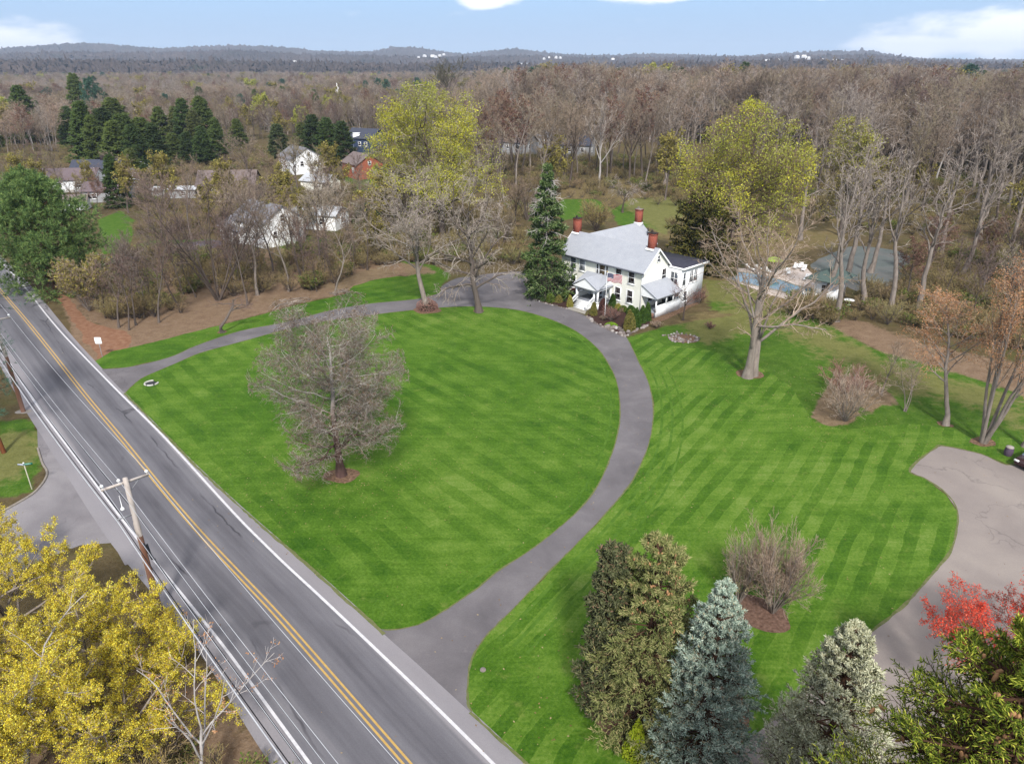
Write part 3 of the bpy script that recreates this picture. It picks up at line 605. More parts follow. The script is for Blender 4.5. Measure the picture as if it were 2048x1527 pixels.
for x in (.34, -15.86):
    tr.slab([(x, -.44, 5.92), (x + .09, -.44, 5.92), (x + .09, 2.8, 8.88), (x, 2.8, 8.88)], .26); tr.slab([(x + .09, 6.04, 5.92), (x, 6.04, 5.92), (x, 2.8, 8.88), (x + .09, 2.8, 8.88)], .26)
tr.box(-15.7, .3, -.40, -.32, 5.70, 5.86); tr.build('barge_board', MT['white'], H)
gt = Geo(); gt.box(-15.8, .4, -.58, -.44, 5.78, 5.92); gt.build('gutter', plain('dark gutter', C(108, 112, 124)), H)
ds = Geo(); ds.box(-.14, -.06, -.14, -.05, .1, 5.8); ds.build('downpipe', MT['white'], H)
for (x, y, z0, z1, w, d, cap) in ((-15.0, 2.8, 8.2, 10.75, 1.02, .8, 'soot'), (-.95, 2.75, 8.2, 10.75, .95, .85, 'soot'), (-12.8, 14.9, 8.2, 10.9, .98, .8, 'stone')):
    c = Geo(); c.box(x - w / 2, x + w / 2, y - d / 2, y + d / 2, z0, z1); c.box(x - w / 2 - .06, x + w / 2 + .06, y - d / 2 - .06, y + d / 2 + .06, z1 - .14, z1 - .002)
    ch = c.build('chimney', MT['brick'], H)
    k = Geo(); k.box(x - w / 2 - .05, x + w / 2 + .05, y - d / 2 - .05, y + d / 2 + .05, z1, z1 + .14); k.lathe([(.17, z1 + .1), (.15, z1 + .42), (.10, z1 + .42)], 10, (x - w * .2, y, 0)); k.build('chimney_cap', mt(cap), ch)
    fl = Geo(); fl.slab([(x - w / 2 - .16, y - d / 2 - .2, 8.95 - d * .42), (x + w / 2 + .16, y - d / 2 - .2, 8.95 - d * .42), (x + w / 2 + .16, y - d / 2 + .02, 8.95 - d * .23), (x - w / 2 - .16, y - d / 2 + .02, 8.95 - d * .23)], .1) if y < 5 else fl.box(x - w / 2 - .08, x + w / 2 + .08, y - d / 2 - .08, y + d / 2 + .08, 8.3, 8.9)
    fl.build('flashing', MT['white'], ch)
for x, z, w, h, p in ((-13.0, 4.85, .95, 1.65, 'pane_grey'), (-11.2, 4.85, .95, 1.65, 'pane_blind'), (-7.35, 4.85, 1.0, 1.65, 'pane_wood'), (-4.3, 4.85, .95, 1.65, 'pane'), (-2.0, 4.85, .95, 1.65, 'pane'),
                      (-4.3, 2.05, .95, 1.75, 'pane'), (-2.1, 2.05, .95, 1.75, 'pane'), (-12.9, 2.05, .95, 1.75, 'pane'), (-11.0, 2.05, .95, 1.75, 'pane')):
    window(H, 'f', x, z, w, h, 0, p)
for x in (-8.25, -6.45): window(H, 'f', x, 4.85, .3, 1.65, 0, 'pane', 'sidelight')
window(H, 'r', 4.75, 4.75, .95, 1.75, 0, 'pane'); window(H, 'r', 3.2, 7.35, .55, .8, 0, 'pane_grey', 'attic_window')
window(H, 'r', 1.9, 2.35, .95, 1.6, 0, 'pane'); window(H, 'r', -0 + 4.2, 2.35, 1.1, 1.6, 0, 'pane')
# entrance porch
pf = Geo(); pf.box(-9.6, -5.3, -3.1, -.01, .02, .9); fo = pf.build('porch_floor', MT['grey_floor'], H)
sk = Geo(); sk.box(-9.62, -5.28, -3.14, -3.101, .03, .82); sk.box(-5.299, -5.26, -3.1, -.02, .03, .82); sk.build('porch_skirt', MT['white'], fo)
pr = Geo(); pr.slab([(-9.9, -3.45, 2.98), (-5.05, -3.45, 2.98), (-5.35, -.005, 4.22), (-10.2, -.005, 4.22)], .1)
pr.slab([(-5.1, -3.62, 3.06), (-5.1, -.01, 3.06), (-7.45, -.01, 4.34), (-7.45, -3.62, 4.34)][::1], .1); pr.slab([(-9.8, -.01, 3.06), (-9.8, -3.62, 3.06), (-7.45, -3.62, 4.34), (-7.45, -.01, 4.34)], .1)
po = pr.build('porch_roof', MT['roof'], H)
pd = Geo(); pd.prism([(-9.72, 2.82), (-5.18, 2.82), (-7.45, 4.2)], 'y', -3.5, -3.36); pd.build('pediment', MT['white'], po)
pd = Geo(); pd.prism([(-3.34, 2.85), (-.02, 2.85), (-.02, 4.05)], 'x', -5.5, -5.38); pd.build('side_pediment', MT['white'], po)
bm_ = Geo(); bm_.box(-9.62, -5.3, -3.3, -3.06, 2.6, 2.86); bm_.box(-5.52, -5.3, -3.06, -.02, 2.6, 2.86); bm_.box(-9.62, -9.4, -3.06, -.02, 2.6, 2.86); bm_.build('porch_beam', MT['white'], H)
for x, y in ((-9.45, -2.98), (-6.1, -2.98), (-5.45, -2.98), (-9.45, -.2), (-5.45, -.2)):
    c = Geo(); c.box(x - .12, x + .12, y - .12, y + .12, .905, 2.6); c.box(x - .17, x + .17, y - .17, y + .17, .905, 1.08); c.build('porch_post', MT['white'], H)
st = Geo()
for i in range(5): st.box(-8.9, -6.2, -3.14 - .29 * (i + 1), -3.14 - .29 * i + (.02 if i else -.002), .01, .9 - .17 * (i + 1) + .03)
st.build('entrance_steps', plain('white painted steps', C(246, 246, 244, .8), C(230, 230, 230, .8), 3), H)
for x in (-9.05, -6.05):
    r = Geo(); n_ = 9
    r.slab([(x - .05, -4.65, 1.0), (x + .05, -4.65, 1.0), (x + .05, -3.1, 1.85), (x - .05, -3.1, 1.85)], .1); r.slab([(x - .04, -4.65, .42), (x + .04, -4.65, .42), (x + .04, -3.1, 1.2), (x - .04, -3.1, 1.2)], .08)
    for i in range(n_): yy = -4.55 + i * .17; zz = .36 + (yy + 4.65) * .53; r.box(x - .02, x + .02, yy - .02, yy + .02, zz, zz + .58)
    r.box(x - .09, x + .09, -4.78, -4.6, .02, 1.15); r.build('stair_rail', MT['white'], H)
r = Geo(); r.box(-9.4, -9.34, -2.86, -.3, 1.72, 1.8)
for i in range(14): r.box(-9.39, -9.35, -2.8 + i * .19, -2.76 + i * .19, .95, 1.72)
r.build('porch_rail', MT['white'], H)
d = Geo(); d.box(-7.95, -6.95, -.05, .02, .92, 3.0); dr = d.build('door', MT['white'], H)
dg = Geo(); dg.box(-7.72, -7.18, -.075, -.045, 1.3, 2.8); dg.build('door_glass', MT['pane'], dr)
window(H, 'f', -8.45, 2.05, .45, 1.6, 0, 'pane_grey', 'sidelight'); window(H, 'f', -6.45, 2.05, .45, 1.6, 0, 'pane', 'sidelight')
ap = tag(sheet('path', [hw(*p)[:2] for p in ((-9.1, -4.62), (-6.0, -4.62), (-5.2, -5.85), (-8.6, -5.95))], .045, MT['concrete']), kind='structure')
# side porch
pf = Geo(); pf.box(.01, 2.4, .15, 5.55, .02, .75); pf.build('side_porch_floor', MT['grey_floor'], H)
kw = Geo(); kw.box(2.28, 2.42, .1, 5.9, .03, 1.55); kw.box(2.24, 2.46, .1, 5.5, 1.55, 1.64); kw.build('side_porch_wall', MT['clap'], H)
pr = Geo(); pr.slab([(2.75, -.25, 2.88), (2.75, 5.66, 2.88), (.01, 5.66, 4.3), (.01, -.25, 4.3)], .11); sp_ = pr.build('side_porch_roof', MT['roof'], H)
pd = Geo(); pd.prism([(.02, 2.72), (2.6, 2.72), (2.6, 2.84), (.02, 4.14)], 'y', -.12, -.02); pd.build('side_pediment', MT['white'], sp_)
bb = Geo(); bb.box(2.26, 2.44, -.02, 5.6, 2.55, 2.8); bb.build('porch_beam', MT['white'], H)
for y in (.18, 2.5, 4.1, 5.5):
    c = Geo(); c.box(2.27, 2.43, y - .09, y + .09, 1.64 if y > 1 else .76, 2.55); c.build('porch_post', MT['white'], H)
sb = Geo()
for i in range(4): sb.box(.6, 2.3, -.1 - .32 * (i + 1), -.1 - .32 * i - .004, .01, .72 - .17 * i)
sb.build('brick_steps', mat_brick('step brick', C(140, 90, 78), C(168, 120, 104), C(170, 150, 140)), H)
for cx_, cy_ in ((1.5, 3.1), (1.5, 4.6)):    # dark porch chairs
    ch = empty('porch_chair', hw(cx_, cy_, .755), HRZ + .4, 'dark chair ' + ('nearer the brick steps' if cy_ < 4 else 'towards the rear wall') + ' on the side porch', 'chair', 'chairs on the side porch')
    a = Geo(); a.box(-.3, .3, -.3, .3, .38, .46); a.build('seat', MT['dark_metal'], ch); a = Geo(); a.box(-.3, .3, .24, .3, .46, 1.05); a.build('backrest', MT['dark_metal'], ch)
    for lx in (-.26, .26):
        for ly in (-.26, .26): a = Geo(); a.box(lx - .03, lx + .03, ly - .03, ly + .03, 0, .38); a.build('leg', MT['dark_metal'], ch)
# two storey rear extension with a flat black roof
ex = Geo(); ex.box(-6, 2.2, 5.75, 11.4, .02, 5.7); ex.build('extension_wall', MT['clap'], H)
fr = Geo(); fr.box(-6.3, 2.65, 5.68, 11.9, 5.7, 5.98); er = fr.build('extension_fascia', MT['white'], H)
fr = Geo(); fr.box(-6.28, 2.55, 5.70, 11.8, 5.98, 6.03); fr.build('extension_roof', MT['roof_black'], H)
window(H, 'f', 1.1, 4.3, 1.15, 1.7, 5.75, 'pane_grey', mull=1, rails=1)
for y in (6.6,): window(H, 'r', y, 4.2, .55, 1.8, 2.2, 'pane_grey', mull=0)
for y, w in ((8.3, .75), (9.35, .75)): window(H, 'r', y, 4.35, w, 1.7, 2.2, 'pane_grey', mull=1)
window(H, 'r', 7.2, 1.6, .8, 1.3, 2.2, 'pane_grey')

# flag and its pole beside the entrance
fp = empty('flagpole', (*hw(-2.5, -4.75)[:2], .03), 0, 'thin white flagpole standing in the dark bed in front of the house', 'flagpole')
a = Geo(); a.lathe([(.06, 0), (.05, 3), (.035, 6.35)], 8); a.build('pole', MT['white'], fp); a = Geo(); a.lathe([(0, 6.33), (.07, 6.38), (.09, 6.45), (.06, 6.52), (0, 6.55)], 8); a.build('finial', MT['yellow_paint'], fp)
fw, fh, nu, nv = 2.15, 1.15, 26, 14
uu_, vv_ = np.meshgrid(np.linspace(0, 1, nu), np.linspace(0, 1, nv)); 
fx = uu_ * fw * .92; fy = .16 * np.sin(uu_ * 8 + vv_ * 1.4) * uu_; fz = -vv_ * fh - .28 * uu_ ** 1.5 + .05 * np.sin(uu_ * 10)
ii = np.arange(nu * nv).reshape(nv, nu); Q = np.stack([ii[:-1, :-1], ii[1:, :-1], ii[1:, 1:], ii[:-1, 1:]], -1).reshape(-1, 4)
me = mesh_np('flag', np.stack([fx, fy, fz], -1).reshape(-1, 3), Q, smooth_sh=True); uvl = me.uv_layers.new(name='flag'); li = np.empty(len(me.loops), np.int32); me.loops.foreach_get('vertex_index', li)
uvl.data.foreach_set('uv', np.stack([uu_.ravel(), 1 - vv_.ravel()], -1)[li].astype(np.float32).ravel())
m = Mat('striped flag cloth', .8, .1); uvn = m.node('ShaderNodeUVMap', uv_map='flag'); su = m.node('ShaderNodeSeparateXYZ'); m.l.new(uvn.outputs[0], su.inputs[0])
stp = m.math('GREATER_THAN', m.math('FRACT', m.math('MULTIPLY', su.outputs[1], 6.5)), .5); col = m.mix(stp, C(206, 74, 84), C(242, 238, 240))
can = m.math('MULTIPLY', m.math('LESS_THAN', su.outputs[0], .42), m.math('GREATER_THAN', su.outputs[1], .46))
su2 = m.math('FRACT', m.math('MULTIPLY', su.outputs[0], 14)); sv2 = m.math('FRACT', m.math('MULTIPLY', su.outputs[1], 13))
star = m.math('LESS_THAN', m.math('ADD', m.math('POWER', m.math('SUBTRACT', su2, .5), 2), m.math('POWER', m.math('SUBTRACT', sv2, .5), 2)), .045)
col = m.mix(can, col, m.mix(star, C(46, 48, 96), C(235, 235, 240))); m.color(col); me.materials.append(m.m)
fo = link(bpy.data.objects.new('flag', me)); fx0 = hw(-2.5, -4.75); fo.location = (fx0[0] + .05, fx0[1], 6.28); fo.rotation_euler = (0, 0, math.radians(-12))
so_ = fo.modifiers.new('cloth', 'SOLIDIFY'); so_.thickness = .01
tag(fo, 'red and white striped flag with blue starred corner flying in front of the house', 'flag')

# ------------------------------------------------------------------ neighbouring houses
ROOFS = {'grey': mat_shingle('mid grey shingles', C(134, 134, 142), C(150, 150, 158), C(166, 166, 172)), 'brown': mat_shingle('brown grey shingles', C(128, 114, 112), C(146, 130, 126), C(160, 146, 142)),
         'dark': mat_shingle('slate grey shingles', C(70, 74, 90), C(84, 88, 104), C(98, 102, 116)), 'green': mat_shingle('green grey shingles', C(86, 104, 100), C(100, 118, 112), C(120, 132, 126)),
         'purple': mat_shingle('dull purple brown shingles', C(120, 104, 108), C(136, 120, 124), C(152, 136, 138)), 'white': plain('white metal roof', C(226, 228, 232), C(208, 212, 218), 1)}
WALLS = {'white': MT['clap'], 'cream': MT['cream'], 'brick': mat_brick('orange brick', C(178, 92, 66), C(198, 112, 84), C(188, 140, 120)), 'tan': mat_siding('tan siding', C(206, 188, 168), C(194, 176, 156)),
         'blue': mat_siding('dark blue siding', C(62, 78, 112), C(72, 90, 124)), 'grey': mat_siding('pale grey siding', C(196, 196, 196), C(184, 184, 186))}
def house(name, label, loc, rz, w, d, hw_, hr, wall, roof, wins=(), rside=(), lside=(), chim=None, over=.4, cat='house', door=None, fside=True):
    """front right corner at loc; local x runs from -w to 0 along the front, y from 0 to d, ridge along x, gables at x=0 and x=-w"""
    o = empty(name, (loc[0], loc[1], 0), rz, label, cat)
    g = Geo(); g.prism([(0, 0), (d, 0), (d, hw_), (d / 2, hw_ + hr), (0, hw_)], 'x', -w, 0); g.build('wall', WALLS[wall], o)
    k = hr / (d / 2); r = Geo(); e = hw_ - over * k + .12
    r.slab([(-w - over, -over, e), (over, -over, e), (over, d / 2, hw_ + hr + .12), (-w - over, d / 2, hw_ + hr + .12)], .12); r.slab([(over, d + over, e), (-w - over, d + over, e), (-w - over, d / 2, hw_ + hr + .12), (over, d / 2, hw_ + hr + .12)], .12)
    ro_ = r.build('roof', ROOFS[roof], o)
    if chim:
        c = Geo(); c.box(chim[0] - .4, chim[0] + .4, d / 2 - .4, d / 2 + .4, hw_ + hr - .6, hw_ + hr + 1.2); c.build('chimney', mt(chim[1]), ro_)
    for a, z, ww, hh in wins: window(o, 'f', a, z, ww, hh, 0, 'pane')
    for a, z, ww, hh in rside: window(o, 'r', a, z, ww, hh, 0, 'pane')
    for a, z, ww, hh in lside: window(o, 'l', a, z, ww, hh, -w, 'pane')
    if door: g = Geo(); g.box(door[0] - .5, door[0] + .5, -.05, .03, .05, 2.1); g.build('door', MT['white'], o)
    return o
A47 = HRZ
h2 = house('neighbour_house', 'white gabled house with mid grey roof behind the bare trees along the verge', G(530, 498), A47 + .1, 11, 9.0, 4.6, 2.9, 'white', 'grey', [(-2, 2.8, 1, 1.4), (-5, 2.8, 1, 1.4), (-8.5, 2.8, 1, 1.4)], [(2.5, 2.2, .9, 1.3), (6.2, 2.2, .9, 1.3), (4.5, 5.2, .9, 1.2)])
h2b = house('garage', 'low white garage wing with small grey roof joining the white gabled house', G(486, 489), A47 + .1, 8.5, 6, 2.6, 1.5, 'white', 'grey', [(-2.2, 1.2, 2.4, 2.1), (-6, 1.2, 2.4, 2.1)], cat='garage')
h2c = house('house_extension', 'long low white extension to the side of the white gabled house', G(672, 462), A47 + .55, 11, 6, 3.2, 1.3, 'white', 'white', [(-3, 1.8, 1.2, 1.2), (-7, 1.8, 1.2, 1.2)], [(3, 1.8, 1, 1.2)])
house('neighbour_house', 'house with wide brown grey roof and tan wall behind bare thicket', G(512, 403), .1, 14, 9, 4.2, 3.0, 'tan', 'brown', [(-3, 2.5, 1.1, 1.3), (-7, 2.5, 1.1, 1.3), (-11, 2.5, 1.1, 1.3)], [], [(4.5, 4.8, .9, 1.1)])
house('neighbour_house', 'long ranch house with purple grey roof above the big pine', G(192, 384), .12, 19, 9, 3.4, 2.4, 'white', 'purple', [(-3.5, 2.0, 2.6, 1.3), (-9, 2.0, 1.2, 1.2), (-14, 2.0, 1.2, 1.2)])
house('neighbour_house', 'white house with porch gable and pale olive roof next to the ranch house', G(236, 385), -1.35, 13, 8, 4.0, 2.4, 'white', 'grey', [(-5, 2, 1, 1.2)], [(4.0, 2.6, 3.6, 1.5)])
house('neighbour_house', 'low grey house with purple brown roof and white double door', G(258, 404), .1, 11, 7, 2.9, 1.7, 'grey', 'purple', [(-3.9, 1.4, .7, 2.0), (-2.7, 1.4, .7, 2.0), (-8, 1.6, 1, 1.1)])
house('garden_shed', 'small lean shed with pale roof beside the red leafed tree', G(176, 420), .3, 6, 4, 2.2, 1.2, 'white', 'brown', [(-2, 1.2, .8, .8)], cat='shed')
house('neighbour_house', 'white house with dark slate roof under the tall dark evergreens', G(246, 362), .15, 14, 8, 3.6, 2.2, 'white', 'dark', [(-2, 2.2, 1.2, 1.2), (-6, 2.2, 1.2, 1.2)], chim=(-6, 'soot'))
house('outbuilding', 'flat white roofed outbuilding in the thicket left of the brown roofed house', G(392, 396), .1, 11, 5, 2.2, .5, 'grey', 'white', [(-3, 1.2, 1, .9)], cat='outbuilding')
house('neighbour_house', 'large white gabled house veiled by purple grey twigs', G(588, 350), -.95, 13, 10, 4.8, 3.0, 'white', 'grey', [(-3, 3, 1, 1.4), (-7, 3, 1, 1.4), (-11, 3, 1, 1.4)], [(3, 3.2, 1, 1.4), (7.5, 3.2, 1, 1.4), (5.5, 6, .9, 1.2)])
house('brick_house', 'orange brick gabled house beside the yellow green maple', G(716, 360), -.95, 11, 8.5, 4.4, 2.6, 'brick', 'brown', [(-3, 2.6, 1, 1.2)], [(4.2, 4.6, .8, 1.0)])
house('garden_shed', 'pale cream shed half hidden below the olive budding tree', G(652, 384), -.5, 9, 6, 2.6, 1.6, 'cream', 'white', [(-3, 1.4, .9, .9)], cat='shed')
house('neighbour_house', 'tall house of dark blue siding and slate roof by the dark hemlocks', G(745, 308), -.5, 13, 10, 5.6, 3.2, 'blue', 'dark', [(-3, 3.5, 1.2, 1.4), (-6, 3.5, 1.2, 1.4)], [(5, 3.6, 1, 1.4)])
a = Geo(); q = G(716, 305); a.box(q[0] - 1.3, q[0] + 1.3, q[1] - .8, q[1] + .8, 0, 7.2); a.box(q[0] - 1.45, q[0] + 1.45, q[1] - .95, q[1] + .95, 7.2, 7.4)
tag(a.build('chimney_stack', MT['white']), 'tall white chimney stack against the dark blue house', 'chimney')
for px, lab, rz, wl_, rf_ in (((1112, 300), 'grey gabled house seen through the wood behind the spruce', -.9, 'grey', 'grey'), ((1180, 318), 'grey house with dark roof deep in the bare wood beside the white trunked tree', -.3, 'grey', 'dark'), ((1050, 312), 'small pale grey house among red twigs in the wood', -.6, 'grey', 'brown')):
    house('wood_house', lab, G(*px), rz, 12, 9, 4.8, 3, wl_, rf_, [(-3, 3, 1.1, 1.3), (-8, 3, 1.1, 1.3)], [(3, 3, 1, 1.3)])
far_labels = [((642, 218), 'white gabled house in the distant village left of the steeple', -1.0, 13, 9, 5.5, 4), ((690, 216), 'low white house beyond the bare trees right of the steeple', -.3, 14, 9, 3.4, 2.5), ((600, 208), 'small white house at the village edge', -.2, 12, 8, 3.4, 2.4),
              ((818, 206), 'white house below the lone tall pine, first of the terrace', -.4, 14, 9, 5, 3), ((838, 210), 'white house in the distant row, middle of three', -.2, 12, 9, 4.6, 3), ((858, 209), 'white house in the distant row closest to the yellow crown', -.6, 12, 9, 5, 3), ((738, 216), 'white cottage half hidden behind olive budding trees', -.3, 12, 8, 3.5, 2.5)]
for px, lab, rz, w_, d_, a_, b_ in far_labels:
    house('village_house', lab, G(*px), rz, w_, d_, a_, b_, 'white', 'grey', [(-3, a_ - 1.4, 1.2, 1.3), (-8, a_ - 1.4, 1.2, 1.3)], [(d_ / 2, a_ - 1.4, 1.2, 1.3)])
q = G(668, 216); ch = house('church', 'white church with a slim steeple in the distant village', q, -.9, 20, 10, 6, 5, 'white', 'grey', [(-4, 3.5, 1.2, 2.5), (-9, 3.5, 1.2, 2.5), (-14, 3.5, 1.2, 2.5)], cat='church')
a = Geo(); a.box(-3.3, .1, 3.3, 6.7, 6, 13); a.build('tower', WALLS['white'], ch); a = Geo(); a.lathe([(2.0, 13), (1.0, 15), (.0, 18.5)], 8, (-1.6, 5, 0)); a.build('steeple', WALLS['white'], ch)

# ------------------------------------------------------------------ pool, court and pool house
tag(sheet('court', wobble(smooth(GL([(1622, 528), (1660, 508), (1713, 492), (1795, 502), (1823, 518), (1815, 545), (1772, 574), (1721, 583), (1680, 566), (1640, 545)]), 4, True), .15, RNG, .6), .02,
    mat_asphalt('worn green court surface', C(96, 106, 104), C(116, 122, 120), C(138, 130, 128), .2, .12)), kind='structure')
tag(sheet('pool_deck', GL([(1452, 556), (1470, 536), (1560, 540), (1605, 528), (1622, 545), (1660, 575), (1668, 604), (1600, 605), (1540, 590)]), .02, plain('pale paving', C(226, 212, 204, .72), C(196, 182, 172, .7), 1.2)), kind='structure')
pw = GL([(1469, 545), (1518, 549), (1567, 562), (1592, 571), (1627, 579), (1630, 590), (1592, 592), (1557, 582), (1518, 574), (1464, 560)])
tag(sheet('water', smooth(pw, 3, True), .045, plain('pool water', C(84, 132, 160), C(120, 164, 186), 1.5, .08, .5, .15)), kind='structure')
cp = Geo(); cpp = smooth(pw, 3, True); cpp = np.vstack([cpp, cpp[:1]]); cp.tubes(np.concatenate([cpp, np.full((len(cpp), 1), .04)], 1)[None], np.full((1, len(cpp)), .16), 5)
tag(cp.build('kerb', MT['concrete']), kind='structure')
P0 = G(1667, 607); phz = math.radians(-42)
ph = empty('pool_house', (P0[0], P0[1], 0), phz, 'small white pool house with a broad green hipped roof at the end of the pool', 'pool house')
g = Geo(); g.box(-3.2, 0, 0, 4.5, .02, 3.3); g.build('wall', MT['clap'], ph)
E_ = [(-4.4, -1.0, 3.25), (.9, -1.0, 3.25), (.9, 5.6, 3.25), (-4.4, 5.6, 3.25)]; R1, R2 = (-1.7, 1.6, 4.7), (-1.7, 3.0, 4.7)
g = Geo()
for poly in ([E_[0], E_[1], R1], [E_[1], E_[2], R2, R1], [E_[2], E_[3], R2], [E_[3], E_[0], R1, R2]): g.slab(poly, .12)
g.build('roof', ROOFS['green'], ph); window(ph, 'f', -1.6, 1.9, .9, 1.1, 0, 'pane'); d = Geo(); d.box(0.01, .05, 1.2, 2.2, .05, 2.1); d.build('door', MT['white'], ph)
ub = empty('parasol', (*G(1545, 543), .05), 0, 'lime green parasol open over the far side of the pool', 'parasol')
g = Geo(); g.lathe([(.04, 0), (.04, 2.35)], 8); g.build('pole', MT['grey_metal'], ub)
g = Geo(); g.lathe([(1.5, 1.95), (1.05, 2.2), (.5, 2.38), (.04, 2.46)], 8); g.lathe([(1.49, 1.93), (1.04, 2.17), (.5, 2.35), (.04, 2.42)], 8); g.build('canopy', plain('lime canvas', C(196, 222, 96), C(178, 208, 80), 3), ub)
g = Geo(); g.lathe([(0, .1), (.3, .1), (.32, 0)], 12); g.build('base', MT['dark_metal'], ub)
def lounger(loc, rz):
    o = empty('sun_lounger', loc, rz); g = Geo(); g.box(-.33, .33, -1.0, .45, .3, .38); g.build('seat', MT['white'], o)
    g = Geo(); g.slab([(-.33, .45, .38), (.33, .45, .38), (.33, 1.05, .8), (-.33, 1.05, .8)], .08); g.build('backrest', MT['white'], o)
    for lx in (-.28, .28):
        for ly in (-.9, .4): g = Geo(); g.box(lx - .03, lx + .03, ly - .03, ly + .03, 0, .3); g.build('leg', MT['white'], o)
    return o
L0 = None
for px, rz, lab in (((1590, 537), -.5, 'white sun lounger nearest the parasol on the pool deck'), ((1600, 536), -.5, 'white sun lounger alongside another by the court edge'), ((1520, 541), .4, 'white sun lounger between the parasol and the conifer hedge'), ((1536, 546), .2, 'white sun lounger directly in front of the parasol'), ((1500, 540), .5, 'white sun lounger at the far end of the pool by the conifers'), ((1576, 548), -.3, 'white sun lounger between the parasol and the pool edge'), ((1612, 560), -.6, 'white sun lounger on the deck in front of the court edge'), ((1607, 541), -.5, 'white sun lounger third in the row by the court edge')):
    q = (*G(*px), .03)
    if L0 is None: L0 = lounger(q, rz); tag(L0, lab, 'sun lounger', 'sun loungers round the pool')
    else: copy_tree(L0, q, rz, label=lab)
def chair(loc, rz):
    o = empty('garden_chair', loc, rz); g = Geo(); g.box(-.28, .28, -.28, .28, .4, .46); g.build('seat', MT['white'], o); g = Geo(); g.box(-.28, .28, .24, .3, .46, 1.0); g.build('backrest', MT['white'], o)
    for s in (-.3, .3): g = Geo(); g.box(s - .03, s + .03, -.28, .28, .62, .68); g.build('armrest', MT['white'], o)
    for lx in (-.25, .25):
        for ly in (-.25, .25): g = Geo(); g.box(lx - .03, lx + .03, ly - .03, ly + .03, 0, .4); g.build('leg', MT['white'], o)
    return o
c0 = None
for px, rz, lab in (((1632, 571), .3, 'white garden chair with its back to the pool house wall'), ((1645, 576), .6, 'white garden chair in front of the pool house roof edge'), ((1648, 599), 2.5, 'white garden chair at the near corner of the pool deck')):
    q = (*G(*px), .03)
    if c0 is None: c0 = chair(q, rz); tag(c0, lab, 'chair', 'white chairs by the pool house')
    else: copy_tree(c0, q, rz, label=lab)
tb = empty('garden_table', (*G(1697, 609), 0), 0, 'round white garden table in the brush beside the pool house', 'table')
g = Geo(); g.lathe([(0, .74), (.75, .74), (.76, .70), (0, .69)], 20); g.build('table_top', MT['white'], tb); g = Geo(); g.lathe([(.3, 0), (.06, .06), (.05, .7)], 10); g.build('leg', MT['white'], tb)
fe = empty('barrier_fence', (*G(1640, 603), 0), phz, 'white picket barrier along the near edge of the pool deck', 'fence')
g = Geo(); g.box(-2.6, 0, -.03, .03, .9, 1.0); g.box(-2.6, 0, -.03, .03, .25, .33); g.build('rail', MT['white'], fe)
g = Geo()
for i in range(18): g.box(-2.6 + i * .15, -2.52 + i * .15, -.05, -.031, .02, 1.15)
g.build('picket_panel', MT['white'], fe)

# ------------------------------------------------------------------ street furniture, poles, lines
PB = [G(320, 1225), G(47, 823)]
ldir = PB[0] - PB[1]; span = np.linalg.norm(ldir); ldir /= span; side_ = np.array([ldir[1], -ldir[0]])
if side_ @ (np.array([0, 40]) - PB[0]) < 0: side_ = -side_
side_ = -np.array([ldir[1], -ldir[0]]) if (np.array([ldir[1], -ldir[0]]) @ np.array([1, 0])) < 0 else np.array([ldir[1], -ldir[0]])
PZ = math.atan2(side_[1], side_[0])
def utility_pole(loc, label, extra):
    o = empty('utility_pole', (loc[0], loc[1], 0), PZ, label, 'utility pole', 'utility poles beside the road')
    g = Geo(); g.lathe([(.21, 0), (.19, 3), (.165, 6.0)], 12); g.build('pole', MT['wood_pole'], o)
    g = Geo(); g.lathe([(.166, 6.0), (.15, 8), (.135, 10.05), (0, 10.08)], 12); g.build('pole_top', MT['pole_pale'], o)
    g = Geo(); g.box(-1.3, 1.3, .13, .24, 9.62, 9.75); g.build('crossarm', MT['pole_pale'], o)
    for s in (-1, 1): g = Geo(); g.tubes(np.array([[(s * .75, .18, 9.62), (s * .05, .15, 8.95)]]), np.full((1, 2), .022), 5); g.build('brace', MT['grey_metal'], o)
    for x in (-1.22, -.32, 1.22): g = Geo(); g.lathe([(.03, 9.75), (.03, 9.86), (.09, 9.88), (.10, 9.95), (.05, 10.02), (0, 10.03)], 10, (x, .185, 0)); g.build('insulator', MT['white'], o)
    if extra:
        g = Geo(); g.box(-.95, -.1, -.03, .03, 7.55, 7.62); g.build('bracket', MT['grey_metal'], o)
        g = Geo(); g.lathe([(0, 8.0), (.1, 8.02), (.12, 8.1), (.06, 8.2), (.02, 8.22), (.015, 9.0)], 10, (-.5, .12, 0)); g.build('insulator', MT['white'], o)
        g = Geo()
        for k in range(5):
            t = np.linspace(0, 1, 10); y = .22 + t * 1.1; z = 5.4 - .5 * t - .55 * np.sin(t * math.pi) * (.3 + .2 * k)
            g.tubes(np.stack([.12 + .03 * k + 0 * t, -y, z], -1)[None], np.full((1, 10), .028), 5)
        g.build('slack_cable', MT['dark_metal'], o)
        g = Geo(); g.tubes(np.array([[(.05, -.2, 5.5), (.02, -1.6, 5.15)]]), np.full((1, 2), .055), 6); g.build('splice_case', MT['dark_metal'], o)
        g = Geo(); g.tubes(np.array([[(-.19, .05, .2), (-.15, .05, 7)]]), np.full((1, 2), .02), 5); g.build('ground_wire', MT['pole_pale'], o)
    return o
utility_pole(PB[0], 'weathered wooden utility pole with pale crossarm and black slack cable above the yellow trees', True)
utility_pole(PB[1], 'brown wooden utility pole on the grass verge beside the pine branches', False)
base_ = plain('concrete footing', C(176, 168, 160), C(150, 142, 136), 3)
disc(PB[1], .75, .5, base_, 'footing', .03, .05, 5)
PX = PB[0] + ldir * span * 1.0; PW = PB[1] - ldir * span + np.array([-6, 8])
